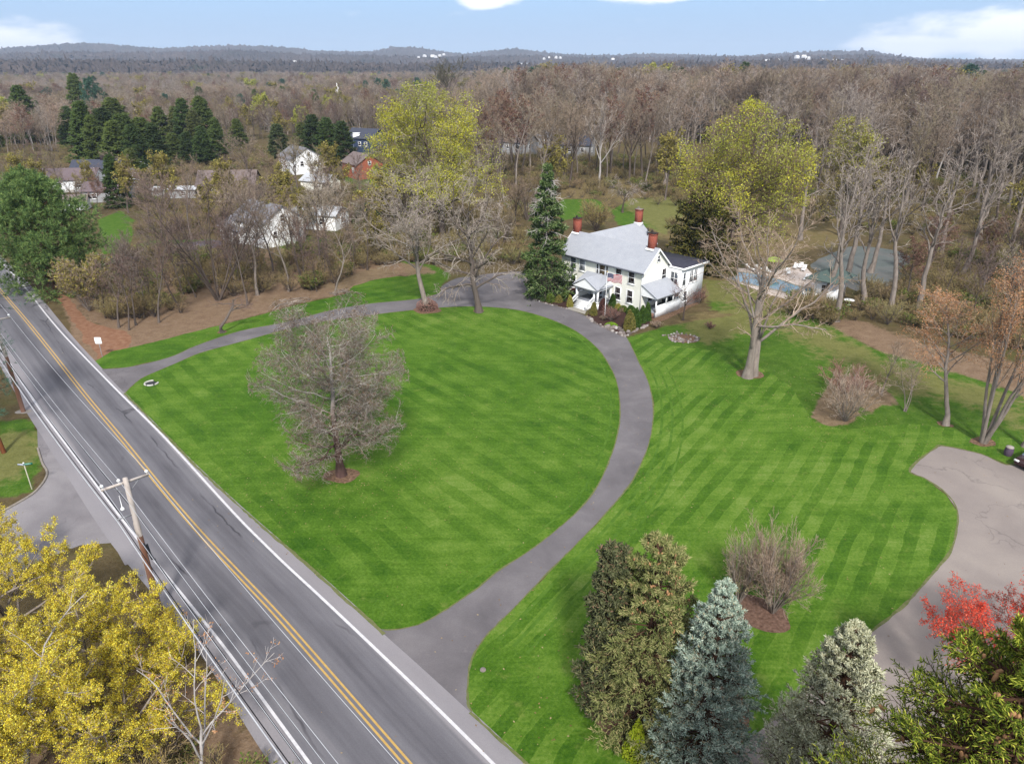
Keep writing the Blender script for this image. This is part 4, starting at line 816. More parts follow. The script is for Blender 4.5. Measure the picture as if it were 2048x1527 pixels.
MT['wire_white'] = plain('pale aluminium wire', C(224, 226, 230, .6), C(196, 198, 204, .6), 1, .5); MT['wire_black'] = plain('black cable', C(40, 40, 46), C(52, 52, 58), 1, .6)
def wire(name, label, off, z, r, mat, sag=.5, y=.185):
    pts = []
    q = [PW, PB[1], PB[0], PX]
    for a, b in zip(q[:-1], q[1:]):
        for t in np.arange(0, 1, 1 / 14): p = a + (b - a) * t + side_ * off; pts.append((p[0], p[1], z - sag * 4 * t * (1 - t)))
    p = PX + side_ * off; pts.append((p[0], p[1], z))
    g = Geo(); g.tubes(np.array(pts)[None], np.full((1, len(pts)), r), 5)
    tag(g.build(name, mat), label, 'cable', 'cables strung along the road')
wire('power_line', 'pale power line on the crossarm end above the yellow centre lines', 1.22, 10.0, .013, MT['wire_white'])
wire('power_line', 'pale power line on the middle insulator beside the pole top', -.32, 10.0, .013, MT['wire_white'])
wire('power_line', 'pale power line on the crossarm end above the side street', -1.22, 10.0, .013, MT['wire_white'])
wire('power_line', 'pale neutral wire running below the crossarm', -.2, 8.6, .015, MT['wire_white'], .6)
wire('telephone_cable', 'thick pale cable hung from the small bracket', -.95, 7.5, .032, MT['wire_white'], .7)
wire('telephone_cable', 'black cable sagging just under the thick pale cable', -.75, 7.25, .024, MT['wire_black'], .75)
wire('telephone_cable', 'black twisted service cable on the road side of the pole', .2, 7.3, .022, MT['wire_black'], .6)
wire('telephone_cable', 'thick black cable entering the splice case', .05, 5.45, .04, MT['wire_black'], .4)
sg = empty('road_sign', (*G(205, 714), 0), 0, 'blank white square sign on a thin grey post at the driveway mouth', 'sign')
g = Geo(); g.lathe([(.035, 0), (.035, 2.3), (0, 2.31)], 8); g.build('post', MT['grey_metal'], sg)
def rrect(w, h, r, n=5):
    P = []
    for cx_, cy_, a0 in ((w - r, h - r, 0), (-w + r, h - r, 90), (-w + r, -h + r, 180), (w - r, -h + r, 270)):
        for i in range(n + 1): a = math.radians(a0 + 90 * i / n); P.append((cx_ + r * math.cos(a), cy_ + r * math.sin(a)))
    return P
g = Geo(); g.prism([(x, z + 2.15) for x, z in rrect(.40, .40, .09)], 'y', -.065, -.045); g.build('panel', MT['white'], sg)
ss = empty('street_sign', (*G(64, 978), 0), 0, 'street name sign with crossed green and white blades on a white post', 'street sign')
g = Geo(); g.lathe([(.04, 0), (.04, 2.25), (0, 2.26)], 8); g.build('post', plain('cream post', C(214, 210, 186)), ss)
g = Geo(); g.box(-.04, .62, -.015, .015, 2.27, 2.46); b1 = g.build('name_blade', plain('green sign enamel', C(40, 130, 104), C(52, 142, 116), 2, .4), ss); b1.rotation_euler = (0, 0, .25)
g = Geo(); g.box(-.56, .04, -.015, .015, 2.26, 2.40); b2 = g.build('name_blade', plain('white blue sign enamel', C(206, 216, 240), C(226, 230, 244), 2, .4), ss); b2.rotation_euler = (0, 0, -.1); b2['label'] = 'white blade'
g = Geo(); g.box(.08, .50, -.022, -.015, 2.32, 2.41); lb = g.build('lettering', plain('pale green lettering', C(150, 206, 186)), b1)
g = Geo(); g.lathe([(0, 2.46), (.06, 2.47), (.06, 2.54), (0, 2.56)], 8); g.build('cap', MT['white'], ss)
# stone ringed well cover, drain, timber post, fallen log, drum, car
wc = empty('well_cover', (*G(303, 767), .012), .45, 'stone ringed dark well cover in the lawn near the road corner', 'well cover')
g = Geo(); g.lathe([(0, .05), (.52, .05), (.56, .01)], 24); g.build('lid', MT['dark_metal'], wc)
for a0, a1 in ((70, 215), (232, 285), (300, 350)):
    g = Geo(); a = np.radians(np.linspace(a0, a1, 12)); g.tubes(np.stack([.68 * np.cos(a), .68 * np.sin(a), 0 * a + .07], -1)[None], np.full((1, 12), .10), 6, True); g.build('stone', plain('white stone', C(232, 230, 220), C(206, 204, 196), 3), wc)
g = Geo(); g.lathe([(0, .06), (.16, .06), (.18, .0)], 14, (*G(966, 1339), .01)); tag(g.build('drain_cap', MT['stone']), 'small round drain cap in the grass by the drive mouth', 'drain cap')
g = Geo(); q = G(553, 615); g.box(q[0] - .1, q[0] + .1, q[1] - .1, q[1] + .1, 0, 1.35); g.box(q[0] - .13, q[0] + .13, q[1] - .13, q[1] + .13, 1.35, 1.42)
tag(g.build('timber_post', plain('pale post wood', C(160, 136, 100), C(136, 112, 82), 3)), 'short square timber post at the edge of the leaf litter', 'post')
dm = empty('barrel', (*G(2015, 910), .012), 0, 'grey purple barrel with pale domed lid on the grass by the car park', 'barrel')
g = Geo(); g.lathe([(.30, 0), (.36, .25), (.36, .5), (.31, .8)], 18); g.build('drum', plain('weathered drum', C(116, 96, 122), C(92, 78, 92), 2), dm); g = Geo(); g.lathe([(.33, .8), (.30, .88), (.15, .94), (0, .95)], 18); g.build('lid', plain('drum lid', C(196, 186, 178), C(170, 160, 154), 3), dm)
# dark car at the edge of the car park
cr = empty('parked_car', (*G(2072, 930), .02), math.radians(24), 'dark maroon car parked where the car park meets the grass', 'car')
mp_ = plain('dark maroon paint', C(62, 36, 40), C(74, 44, 46), 1, .25, .5)
sect = [(-2.1, .35, .62, .70), (-1.95, .28, .82, .80), (-1.2, .25, .92, .86), (-.2, .25, .95, .88), (1.2, .25, .98, .88), (2.0, .28, .95, .82), (2.15, .38, .8, .74)]
g = Geo(); V = []
for x, z0, z1, w in sect: V += [(x, -w, z0), (x, -w, z0 + .75 * (z1 - z0)), (x, -w * .92, z1), (x, w * .92, z1), (x, w, z0 + .75 * (z1 - z0)), (x, w, z0)]
Q = [(i * 6 + j, i * 6 + (j + 1) % 6, (i + 1) * 6 + (j + 1) % 6, (i + 1) * 6 + j) for i in range(len(sect) - 1) for j in range(6)]; g.add(V, Q); g.poly(V[:6]); g.poly(V[-6:][::-1]); g.build('body', mp_, cr)
g = Geo(); V = [(-1.15, -.8, .9), (-1.15, .8, .9), (-.45, .66, 1.42), (-.45, -.66, 1.42), (1.1, -.66, 1.42), (1.1, .66, 1.42), (1.85, .78, .95), (1.85, -.78, .95)]
g.add(V, [(0, 1, 2, 3), (4, 5, 6, 7), (0, 3, 4, 7), (1, 6, 5, 2)]); g.build('window', plain('glass with painted sky reflection', C(120, 136, 160), C(160, 176, 200), 1, .08, .5), cr)  # pale blue base colour paints the sky's reflection into the glass
g = Geo(); g.box(-.42, 1.08, -.67, .67, 1.425, 1.47); g.build('roof', mp_, cr)
for x in (-1.35, 1.35):
    for s in (-1, 1):
        a = np.arange(18) * math.pi / 9; g = Geo(); g.prism([(x + .33 * math.cos(t), .33 + .33 * math.sin(t)) for t in a], 'y', s * .72, s * .9); wh = g.build('wheel', plain('tyre rubber', C(34, 34, 36)), cr)
        g = Geo(); g.prism([(x + .2 * math.cos(t), .33 + .2 * math.sin(t)) for t in a], 'y', s * .9, s * .915); g.build('rim', MT['grey_metal'], wh)
for s in (-.55, .55): g = Geo(); g.box(-2.14, -1.98, s - .2, s + .2, .6, .74); g.build('headlight', MT['white'], cr)
# stones edging the beds
def stones(name, pts, seed, r0, r1, mat, spread=.1, z=.03):
    r = np.random.default_rng(seed); g = Geo()
    for p in pts:
        R_ = r.uniform(r0, r1); n = 7; a = np.arange(n) * 2 * math.pi / n; k = r.uniform(.75, 1.2, n); c = np.array(p[:2]) + r.normal(0, spread, 2); h = R_ * r.uniform(.6, 1.0)
        V = [(c[0] + R_ * k[i] * math.cos(a[i]), c[1] + R_ * k[i] * math.sin(a[i]), z) for i in range(n)] + [(c[0] + .72 * R_ * k[i] * math.cos(a[i]), c[1] + .72 * R_ * k[i] * math.sin(a[i]), z + h) for i in range(n)] + [(c[0], c[1], z + h * 1.1)]
        g.add(V, [(i, (i + 1) % n, n + (i + 1) % n, n + i) for i in range(n)], [(n + i, n + (i + 1) % n, 2 * n) for i in range(n)])
    o = g.build(name, mat); return tag(o, kind='stuff')
def along(px, step):
    P = smooth(GL(px), 6); s = np.concatenate([[0], np.cumsum(np.linalg.norm(np.diff(P, axis=0), axis=1))]); t = np.arange(0, s[-1], step); return np.stack([np.interp(t, s, P[:, 0]), np.interp(t, s, P[:, 1])], -1)
MT['pale_stone'] = leafy('mixed pale stone', [(0, C(104, 94, 90)), (.4, C(146, 134, 128)), (.8, C(180, 170, 164)), (1, C(214, 208, 204))], trans=0, rough=.9, gain=1.0)
stones('rubble', along([(1057, 575), (1058, 589), (1066, 597), (1082, 604), (1110, 612), (1134, 618)], .42), 1, .12, .22, MT['pale_stone'], .03)
stones('rubble', along([(1174, 634), (1190, 646), (1215, 658), (1236, 668), (1250, 673), (1270, 662), (1298, 650)], .4), 2, .16, .3, MT['pale_stone'], .08)
stones('rubble', along([(1225, 655), (1240, 660), (1248, 668)], .2), 4, .2, .4, MT['pale_stone'], .35)
ra = np.linspace(0, 2 * math.pi, 46); rc = G(1368, 677)
stones('rubble', [(rc[0] + 1.75 * math.cos(a), rc[1] + 1.5 * math.sin(a)) for a in ra] + [(rc[0] - .6 + RNG.normal(0, .6), rc[1] - .4 + RNG.normal(0, .45)) for _ in range(40)], 3, .09, .2, MT['pale_stone'], .12)
stones('rubble', along([(1325, 672), (1345, 668), (1360, 664)], .5), 8, .14, .24, MT['pale_stone'], .1)

# ------------------------------------------------------------------ plants: generators
def norm(v): return v / (np.linalg.norm(v, axis=-1, keepdims=True) + 1e-9)
def grow(r, S_, D, L_, R0, R1, n, wig, trop, end=None):
    N_ = len(S_); P = np.empty((N_, n + 1, 3)); P[:, 0] = S_; d = D.copy()
    for i in range(n):
        t = trop if end is None else trop + (end - trop) * i / max(n - 1, 1)
        d = norm(d + r.normal(0, wig, (N_, 3)) + np.array([0, 0, t])); P[:, i + 1] = P[:, i] + d * (L_ / n)[:, None]
    t = np.linspace(0, 1, n + 1)
    return P, R0[:, None] * (1 - t) + R1[:, None] * t
def spawn(r, P, R, L_, k, t0, t1, ang, asd, ratio, rr, taper=.3, rmin=.01, flat=False, lj=(.7, 1.2)):
    N_, n = P.shape[:2]
    t = t0 + (t1 - t0) * (np.arange(k)[None] + r.random((N_, k))) / k
    x = np.clip(t * (n - 1), 0, n - 1.001); i = x.astype(int); f = (x - i)[..., None]; rows = np.arange(N_)[:, None]
    pos = P[rows, i] * (1 - f) + P[rows, i + 1] * f; T = norm(P[rows, i + 1] - P[rows, i]); rad = R[rows, i] * (1 - f[..., 0]) + R[rows, i + 1] * f[..., 0]
    ref = np.where(np.abs(T[..., 2:3]) > .92, np.array([1., 0, 0]), np.array([0, 0, 1.])); U = norm(np.cross(T, np.broadcast_to(ref, T.shape))); V = np.cross(U, T)
    if flat: az = np.where(np.arange(k)[None] % 2 == 0, 0, math.pi) + r.normal(0, .35, (N_, k))
    else: az = np.arange(k)[None] * 2.39996 + r.random((N_, 1)) * 6.28 + r.normal(0, .4, (N_, k))
    a = np.radians(r.normal(ang, asd, (N_, k)))[..., None]
    D = np.cos(a) * T + np.sin(a) * (np.cos(az)[..., None] * U + np.sin(az)[..., None] * V)
    l = L_[:, None] * ratio * (1 - taper * t) * r.uniform(*lj, (N_, k))
    return pos.reshape(-1, 3), D.reshape(-1, 3), l.ravel(), np.maximum(rad * rr, rmin).ravel()
def woody(r, H_, W_, spec):
    """polylines of a leafless tree: list of (P, R) by level, scaled to height H_ and spread W_"""
    tr = spec.get('trunk', .9); ns = spec.get('stems', 1); rt = spec['r']
    if ns == 1: S_ = np.zeros((1, 3)); D = np.array([[r.normal(0, .03), r.normal(0, .03), 1.]])
    else:
        a = np.arange(ns) * 6.283 / ns + r.uniform(0, 1, ns); lean = spec.get('lean', .35) * r.uniform(.3, 1.2, ns); S_ = np.stack([np.cos(a) * rt * .9, np.sin(a) * rt * .9, np.zeros(ns)], -1); D = norm(np.stack([np.cos(a) * lean, np.sin(a) * lean, np.ones(ns)], -1))
    D = norm(D + np.array([*spec.get('tilt', (0, 0)), 0])); L_ = np.full(ns, H_ * tr) * (r.uniform(.8, 1.05, ns) if ns > 1 else 1)
    P, R = grow(r, S_, D, L_, np.full(ns, rt), np.full(ns, rt * spec.get('tip', .3)), 10, spec.get('wig', .05), .03)
    t = np.linspace(0, 1, 11); R = R * (1 + .55 * np.exp(-t * 22))
    out = [(P, R)]
    for lv in spec['levels']:
        s, d, l, ra = spawn(r, P, R, L_, lv['k'], lv.get('t0', .3), lv.get('t1', 1.), lv.get('ang', 42), lv.get('asd', 9), lv['ratio'], lv.get('rr', .6), lv.get('taper', .35), spec['rmin'])
        n = lv.get('n', 4); P, R = grow(r, s, d, l, ra, np.maximum(ra * lv.get('tip', .35), spec['rmin'] * .6), n, lv.get('wig', .12), lv.get('trop', .08), lv.get('end')); L_ = l
        out.append((P, R))
    al = np.concatenate([p.reshape(-1, 3) for p, _ in out]); c = np.array([al[:, 0].mean() * .6, al[:, 1].mean() * .6])
    rad = np.percentile(np.hypot(al[:, 0] - c[0], al[:, 1] - c[1]), 97); sx = (W_ / 2) / rad; sz = H_ / np.percentile(al[:, 2], 98.6 if 'env' in spec else 99.7)
    res = []
    for p, q in out:
        p = p * np.array([sx, sx, sz])
        if 'env' in spec:                     # branches that stray outside an egg shaped crown are drawn in
            zc, hs = spec['env']; u = np.clip((p[..., 2] / H_ - zc) / hs, -1, 1); e = W_ / 2 * np.sqrt(1 - u * u) + .02 * W_; rr = np.hypot(p[..., 0], p[..., 1]) + 1e-6
            f = np.where(rr > e, (e + .3 * (rr - e)) / rr, 1.0); top = p[..., 2] > H_; p = p * np.stack([f, f, np.ones_like(f)], -1); p[..., 2] = np.where(top, H_ + .25 * (p[..., 2] - H_), p[..., 2])
        res.append((p, q))
    return res
def wood_mesh(out, lv0, lv1, sides):
    g = Geo()
    for i in range(lv0, min(lv1, len(out))): g.tubes(out[i][0], out[i][1], sides[min(i, len(sides) - 1)])
    return g
def leaves(r, pts, size, m=1, spread=0., aspect=1.0):
    pts = np.repeat(pts, m, 0); pts = pts + r.normal(0, 1, pts.shape) * spread; n = len(pts)
    a = norm(r.normal(0, 1, (n, 3))); b = norm(np.cross(a, r.normal(0, 1, (n, 3)))); s = size * r.uniform(.6, 1.3, (n, 1))
    V = np.stack([pts - a * s * aspect, pts - b * s * .6, pts + a * s * aspect, pts + b * s * .6], 1)
    g = Geo(); g.add(V.reshape(-1, 3), np.arange(4 * n).reshape(n, 4)); return g
def sample_pts(r, PR, n, t0=0.2):
    P = PR[0]; i = r.integers(0, len(P), n); t = r.uniform(t0, 1, n) * (P.shape[1] - 1); k = np.minimum(t.astype(int), P.shape[1] - 2); f = (t - k)[:, None]
    return P[i, k] * (1 - f) + P[i, k + 1] * f
SP = {
 'woods': dict(r=.24, rmin=.028, trunk=.95, tip=.18, wig=.045, levels=[dict(k=16, t0=.34, t1=.99, ang=38, ratio=.34, taper=.45, trop=.14, rr=.5, n=4), dict(k=6, t0=.25, ang=38, ratio=.5, trop=.1, n=3), dict(k=5, t0=.2, ang=38, ratio=.55, trop=.06, n=3), dict(k=3, t0=.2, ang=36, ratio=.6, n=2)]),
 'vase': dict(r=.32, rmin=.03, trunk=.5, tip=.5, wig=.05, levels=[dict(k=7, t0=.5, t1=1., ang=26, ratio=1.1, taper=.2, trop=.06, rr=.6, n=6, wig=.08), dict(k=8, t0=.25, ang=32, ratio=.42, trop=.1, n=4), dict(k=6, t0=.2, ang=36, ratio=.45, trop=.06, n=3), dict(k=4, t0=.2, ang=36, ratio=.55, n=2)]),
 'spread': dict(r=.36, rmin=.016, trunk=.62, tip=.35, wig=.06, levels=[dict(k=13, t0=.38, t1=1., ang=50, asd=12, ratio=.82, taper=.35, trop=.07, rr=.48, n=7, wig=.13), dict(k=10, t0=.15, ang=44, ratio=.42, trop=.06, rr=.5, n=5, wig=.16), dict(k=8, t0=.15, ang=44, ratio=.46, trop=.03, n=4, wig=.16), dict(k=6, t0=.1, ang=42, ratio=.5, trop=.02, n=3, wig=.16)]),
 'round': dict(env=(.58, .46), r=.5, rmin=.02, trunk=.78, tip=.2, wig=.06, levels=[dict(k=30, t0=.2, t1=.95, ang=60, asd=14, ratio=.52, taper=.15, trop=.045, rr=.42, n=7, wig=.13), dict(k=9, t0=.15, ang=46, ratio=.46, trop=.04, rr=.5, n=5, wig=.16), dict(k=7, t0=.15, ang=44, ratio=.48, trop=.02, n=4, wig=.16), dict(k=4, t0=.1, ang=42, ratio=.5, trop=.02, n=2, wig=.16)]),
 'thin': dict(r=.13, rmin=.018, trunk=.97, tip=.15, wig=.06, levels=[dict(k=12, t0=.3, t1=.99, ang=36, ratio=.33, taper=.4, trop=.12, rr=.5, n=4), dict(k=6, t0=.2, ang=38, ratio=.5, trop=.08, n=3), dict(k=5, t0=.2, ang=38, ratio=.55, n=2)]),
 'multi': dict(r=.2, rmin=.018, stems=7, lean=.38, trunk=.85, tip=.2, wig=.05, levels=[dict(k=9, t0=.35, ang=30, ratio=.36, taper=.4, trop=.1, rr=.5, n=4), dict(k=6, t0=.2, ang=36, ratio=.5, trop=.06, n=3), dict(k=5, t0=.2, ang=38, ratio=.55, n=2)]),
 'shrub': dict(r=.035, rmin=.012, stems=14, lean=.8, trunk=.9, tip=.35, wig=.08, levels=[dict(k=8, t0=.25, ang=30, ratio=.42, taper=.3, trop=.06, rr=.6, n=3), dict(k=6, t0=.2, ang=36, ratio=.5, n=2)]),
}
def spec(base, **k): s = dict(SP[base]); s.update(k); return s
def build_tree(name, label, cat, loc, H_, W_, sp, seed, bark_m='bark', twig_m='twig', group=None, split=2, sides=(8, 6, 4, 3, 3, 3), leaf=None, rz=0, crown='crown'):
    """tree > trunk (with limbs), crown (twigs), foliage if it is in bud. leaf = (material, count, size, per_cluster, spread)"""
    r = np.random.default_rng(seed); o = empty(name, (loc[0], loc[1], loc[2] if len(loc) > 2 else 0), rz, label, cat, group)
    out = woody(r, H_, W_, sp)
    wood_mesh(out, 0, split, sides).build('trunk', mt(bark_m), o, True)
    g = wood_mesh(out, split, 9, sides); g.build(crown, mt(twig_m), o)
    if leaf:
        L1 = leaf if isinstance(leaf, list) else [leaf]
        for lf in L1:
            pts = sample_pts(r, out[-1], lf[1])
            if len(lf) > 5: pts = pts[lf[5](pts, r)]
            leaves(r, pts, lf[2], lf[3], lf[4]).build('foliage' if len(lf) < 7 else lf[6], mt(lf[0]), o)
    return o
def dims(base, top, wpx):
    g = G(*base); H_ = height_at(g, top); return g, H_, wpx * depth(g, H_ * .55) / FPX
def tree(name, label, cat, base, top, wpx, sp, seed, **k):
    g, H_, W_ = dims(base, top, wpx); return build_tree(name, label, cat, g, H_, W_, sp, seed, **k)

def conifer_geo(r, H_, W_, nb=160, k2=9, k3=7, droop=-.10, tipup=.12, prof=.8, z0=.06, spl=.42, spr=.05, up=25, dn=-14, rj=.16, bare=.3, sg=3, ang2=52, wh=0):
    """tapered trunk, whorled boughs, flat side shoots and needle sprays"""
    tz = np.linspace(0, H_, 9); tw = Geo(); rt = .018 * H_ + .03
    tw.tubes(np.stack([r.normal(0, .01, 9), r.normal(0, .01, 9), tz], -1)[None], (rt * (1 - .95 * tz / H_))[None], 8)
    q = (np.arange(nb) + r.random(nb)) / nb; q = 1 - (1 - q) ** 1.0; z = H_ * (z0 + (1 - z0) * .985 * q); u = (z / H_ - z0) / (1 - z0)
    if wh:
        nw = max(nb // wh, 4); q = np.floor(q * nw) / nw + .5 / nw; z = H_ * (z0 + (1 - z0) * .985 * q) + r.normal(0, .05 * H_ / nw, nb); u = np.clip((z / H_ - z0) / (1 - z0), 0, .995)
    lng = W_ / 2 * np.clip((1 - u), .0, 1) ** prof * r.uniform(1 - rj, 1 + rj, nb) + .12
    el_ = np.radians(dn + (up - dn) * u + r.normal(0, 7, nb)); az = np.arange(nb) * 2.39996 + r.normal(0, .25, nb)
    S_ = np.stack([np.zeros(nb), np.zeros(nb), z], -1); D = np.stack([np.cos(el_) * np.cos(az), np.cos(el_) * np.sin(az), np.sin(el_)], -1)
    P, R = grow(r, S_, D, lng, np.full(nb, .012 * H_ * .3 + .012), np.full(nb, .008), 6, .05, droop, tipup); tw.tubes(P, R, 4)
    fo = Geo()
    s, d, l, ra = spawn(r, P, R, lng, k2, bare * .7, 1.0, ang2, 8, .42, .6, .55, .006, True, (.75, 1.15))
    l = np.minimum(l, .35 * lng.repeat(k2) + .15)
    P2, R2 = grow(r, s, d, l, ra, ra * .4, 3, .06, droop * .5, tipup * .6); tw.tubes(P2, R2, 3)
    for (PP, RR, LL, kk) in ((P2, R2, l, k3), (P, R, lng, k2)):
        s3, d3, l3, _ = spawn(r, PP, RR, np.full(len(PP), spl), kk, .15 if PP is P2 else bare, 1.02, 40, 14, 1.0, .5, .2, .004, False, (.6, 1.25))
        Q3, _ = grow(r, s3, d3, l3, np.ones(len(s3)), np.ones(len(s3)), 2, .08, .0)
        w = spr * r.uniform(.7, 1.3, len(s3)); fo.tubes(Q3, np.stack([w * .55, w, w * .08], -1), sg)
    return tw, fo, (P, P2)
def conifer(name, label, loc, H_, W_, seed, mat, group=None, wood='bark', cat='tree', tilt=0, **k):
    r = np.random.default_rng(seed); o = empty(name, (loc[0], loc[1], 0), r.uniform(0, 6), label, cat, group)
    cones = k.pop('cones', None); tw, fo, (pb, _) = conifer_geo(r, H_, W_, **k); tw.build('trunk', mt(wood), o); fo.build('foliage', mt(mat), o)
    if cones: PENDING.append((o, pb, cones * H_))
    return o
PENDING = []
def pine_geo(r, H_, W_, nb=60, lobes=.5, k2=8, k3=7, ntuft=9, tl=.38, tw_=.035, z0=.15, prof=.55, up=55, dn=0):
    """broad soft pine: upswept boughs ending in tufts of long needles"""
    tw = Geo(); tz = np.linspace(0, H_ * .97, 8); rt = .02 * H_; tw.tubes(np.stack([0 * tz, 0 * tz, tz], -1)[None], (rt * (1 - .93 * tz / H_))[None], 8)
    q = (np.arange(nb) + r.random(nb)) / nb; z = H_ * (z0 + (.96 - z0) * q); u = q
    lng = W_ / 2 * (1 - u ** 2.2 * .9) ** prof * (.5 + .5 * np.minimum(1, u * 5 + .45)) * r.uniform(.75, 1.15, nb)
    el_ = np.radians(dn + (up - dn) * u + r.normal(0, 8, nb)); az = np.arange(nb) * 2.39996 + r.normal(0, .3, nb)
    S_ = np.stack([0 * z, 0 * z, z], -1); D = np.stack([np.cos(el_) * np.cos(az), np.cos(el_) * np.sin(az), np.sin(el_)], -1)
    P, R = grow(r, S_, D, lng, np.full(nb, rt * .3), np.full(nb, .02), 6, .06, .02, .1); tw.tubes(P, R, 5)
    s, d, l, ra = spawn(r, P, R, lng, k2, .25, 1.02, 46, 12, .34, .6, .3, .012, False); P2, R2 = grow(r, s, d, l, ra, ra * .5, 3, .1, .06); tw.tubes(P2, R2, 3)
    s, d, l, ra = spawn(r, P2, R2, l, k3, .25, 1.05, 42, 14, .4, .6, .2, .008, False)
    tip = s + d * l[:, None]
    n = len(tip); dirs = norm(d[:, None] * 1.1 + r.normal(0, .75, (n, ntuft, 3)) + np.array([0, 0, .25])); ln = tl * r.uniform(.6, 1.2, (n, ntuft, 1)); b = norm(np.cross(dirs, r.normal(0, 1, dirs.shape))) * tw_
    base = np.broadcast_to(tip[:, None], dirs.shape) + r.normal(0, .05, dirs.shape)
    V = np.stack([base - b, base + b, base + dirs * ln + b * .4, base + dirs * ln - b * .4], 2).reshape(-1, 3); fo = Geo(); fo.add(V, np.arange(len(V)).reshape(-1, 4))
    return tw, fo
def bush_geo(r, w, h, n, size, lumps=9, cone=0., core=.72):
    """dense clipped or rounded evergreen: leaf faces over an uneven body, with a dark inside"""
    d = norm(r.normal(0, 1, (n, 3))); d[:, 2] = np.abs(d[:, 2]) * 1.0
    lc = norm(r.normal(0, 1, (lumps, 3))); lc[:, 2] = np.abs(lc[:, 2]); amp = r.uniform(.0, .22, lumps)
    k = .86 + (np.exp(-((d[:, None] - lc[None]) ** 2).sum(-1) * 5) * amp).sum(1); k *= 1 - .3 * r.random(n) ** 3
    zz = d[:, 2] * k; xy = d[:, :2] * k[:, None] * (1 - cone * np.clip(zz, 0, 1)[:, None])
    pts = np.stack([xy[:, 0] * w / 2, xy[:, 1] * w / 2, zz * h], -1)
    g = leaves(r, pts, size, 1, size * .2, 1.2)
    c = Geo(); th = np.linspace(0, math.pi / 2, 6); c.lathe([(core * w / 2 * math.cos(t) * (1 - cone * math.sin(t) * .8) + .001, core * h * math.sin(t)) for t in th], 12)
    return g, c
def bush(name, label, px, w, h, seed, mat, n=1500, size=.07, cone=0., group=None, cat='shrub', loc=None):
    r = np.random.default_rng(seed); q = G(*px) if loc is None else loc; o = empty(name, (q[0], q[1], .03), 0, label, cat, group)
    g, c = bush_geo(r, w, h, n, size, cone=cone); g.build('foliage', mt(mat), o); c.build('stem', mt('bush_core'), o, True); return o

# ------------------------------------------------------------------ plant materials
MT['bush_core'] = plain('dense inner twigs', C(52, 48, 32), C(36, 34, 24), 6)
MT['syc_bark'] = bark('sycamore bark', C(126, 98, 92), C(96, 74, 70), (*C(214, 208, 200, .6)[:3], 1), 6.0, 11.0)
MT['syc_twig'] = leafy('sycamore twigs', [(0, C(104, 92, 82)), (.5, C(142, 130, 118)), (.85, C(176, 166, 154)), (1, C(214, 206, 198))], trans=0, gain=1.4)
MT['bud_red'] = leafy('reddish buds', [(0, C(104, 78, 66)), (.6, C(130, 104, 84)), (1, C(148, 128, 100))])
MT['bud_rust'] = leafy('rusty buds', [(0, C(164, 112, 78)), (.5, C(196, 142, 102)), (1, C(214, 172, 130))])
MT['bud_olive'] = leafy('olive buds', [(0, C(118, 108, 54)), (.5, C(146, 136, 66)), (1, C(170, 158, 84))])
MT['bud_yellow'] = leafy('yellow green flowers', [(0, C(150, 146, 30)), (.4, C(184, 178, 44)), (.8, C(206, 198, 64)), (1, C(222, 214, 100))], trans=.3, gain=1.75)
MT['bud_lime'] = leafy('lime young leaves', [(0, C(140, 142, 50)), (.5, C(172, 174, 70)), (1, C(196, 198, 104))], trans=.35, gain=1.6)
MT['bud_gold'] = leafy('golden flowers', [(0, C(132, 112, 40)), (.3, C(184, 160, 46)), (.7, C(220, 198, 58)), (1, C(242, 228, 104))], trans=.3, gain=2.1)
MT['bud_pale'] = leafy('pale catkins', [(0, C(166, 156, 106)), (1, C(204, 196, 150))])
MT['red_bloom'] = leafy('red maple flowers', [(0, C(186, 48, 34)), (.5, C(222, 74, 52)), (1, C(232, 118, 90))], gain=1.7)
MT['pine'] = leafy('white pine needles', [(0, C(56, 80, 46)), (.4, C(84, 110, 60)), (.8, C(116, 140, 76)), (1, C(150, 166, 98))], trans=.3, gain=1.95)
MT['pine_blue'] = leafy('blue green pine needles', [(0, C(44, 76, 62)), (.5, C(62, 98, 80)), (1, C(92, 124, 100))], trans=.1)
MT['spruce_green'] = leafy('dark spruce needles', [(0, C(48, 66, 36)), (.4, C(74, 98, 50)), (.8, C(106, 128, 70)), (1, C(150, 160, 116))], trans=.15)
MT['spruce_olive'] = leafy('olive spruce needles', [(0, C(88, 96, 52)), (.4, C(126, 132, 76)), (.8, C(158, 160, 104)), (1, C(182, 166, 118))], trans=.2, gain=1.75)
MT['spruce_blue'] = leafy('blue spruce needles', [(0, C(100, 114, 98)), (.35, C(142, 160, 144)), (.7, C(176, 192, 174)), (.9, C(202, 210, 192)), (1, C(168, 146, 110))], trans=.2, gain=2.0)
MT['spruce_pale'] = leafy('silver spruce needles', [(0, C(116, 116, 80)), (.35, C(164, 166, 134)), (.7, C(202, 204, 176)), (1, C(226, 218, 184))], trans=.2, gain=1.9)
MT['norway'] = leafy('norway spruce needles', [(0, C(58, 74, 22)), (.4, C(96, 114, 34)), (.75, C(142, 152, 50)), (1, C(190, 188, 80))], trans=.3, gain=2.4)
MT['yew'] = leafy('dark grey yew', [(0, C(62, 68, 44)), (.5, C(92, 98, 64)), (.9, C(122, 122, 88)), (1, C(136, 104, 84))], trans=.2, gain=1.7)
MT['chartreuse'] = leafy('chartreuse foliage', [(0, C(120, 138, 22)), (.5, C(154, 170, 34)), (1, C(184, 190, 62))])
MT['arbor'] = leafy('arborvitae green', [(0, C(40, 66, 22)), (.5, C(62, 92, 32)), (1, C(92, 116, 48))], trans=.1)
MT['arbor_gold'] = leafy('golden arborvitae', [(0, C(116, 116, 48)), (.5, C(150, 146, 66)), (1, C(178, 164, 88))], trans=.1)
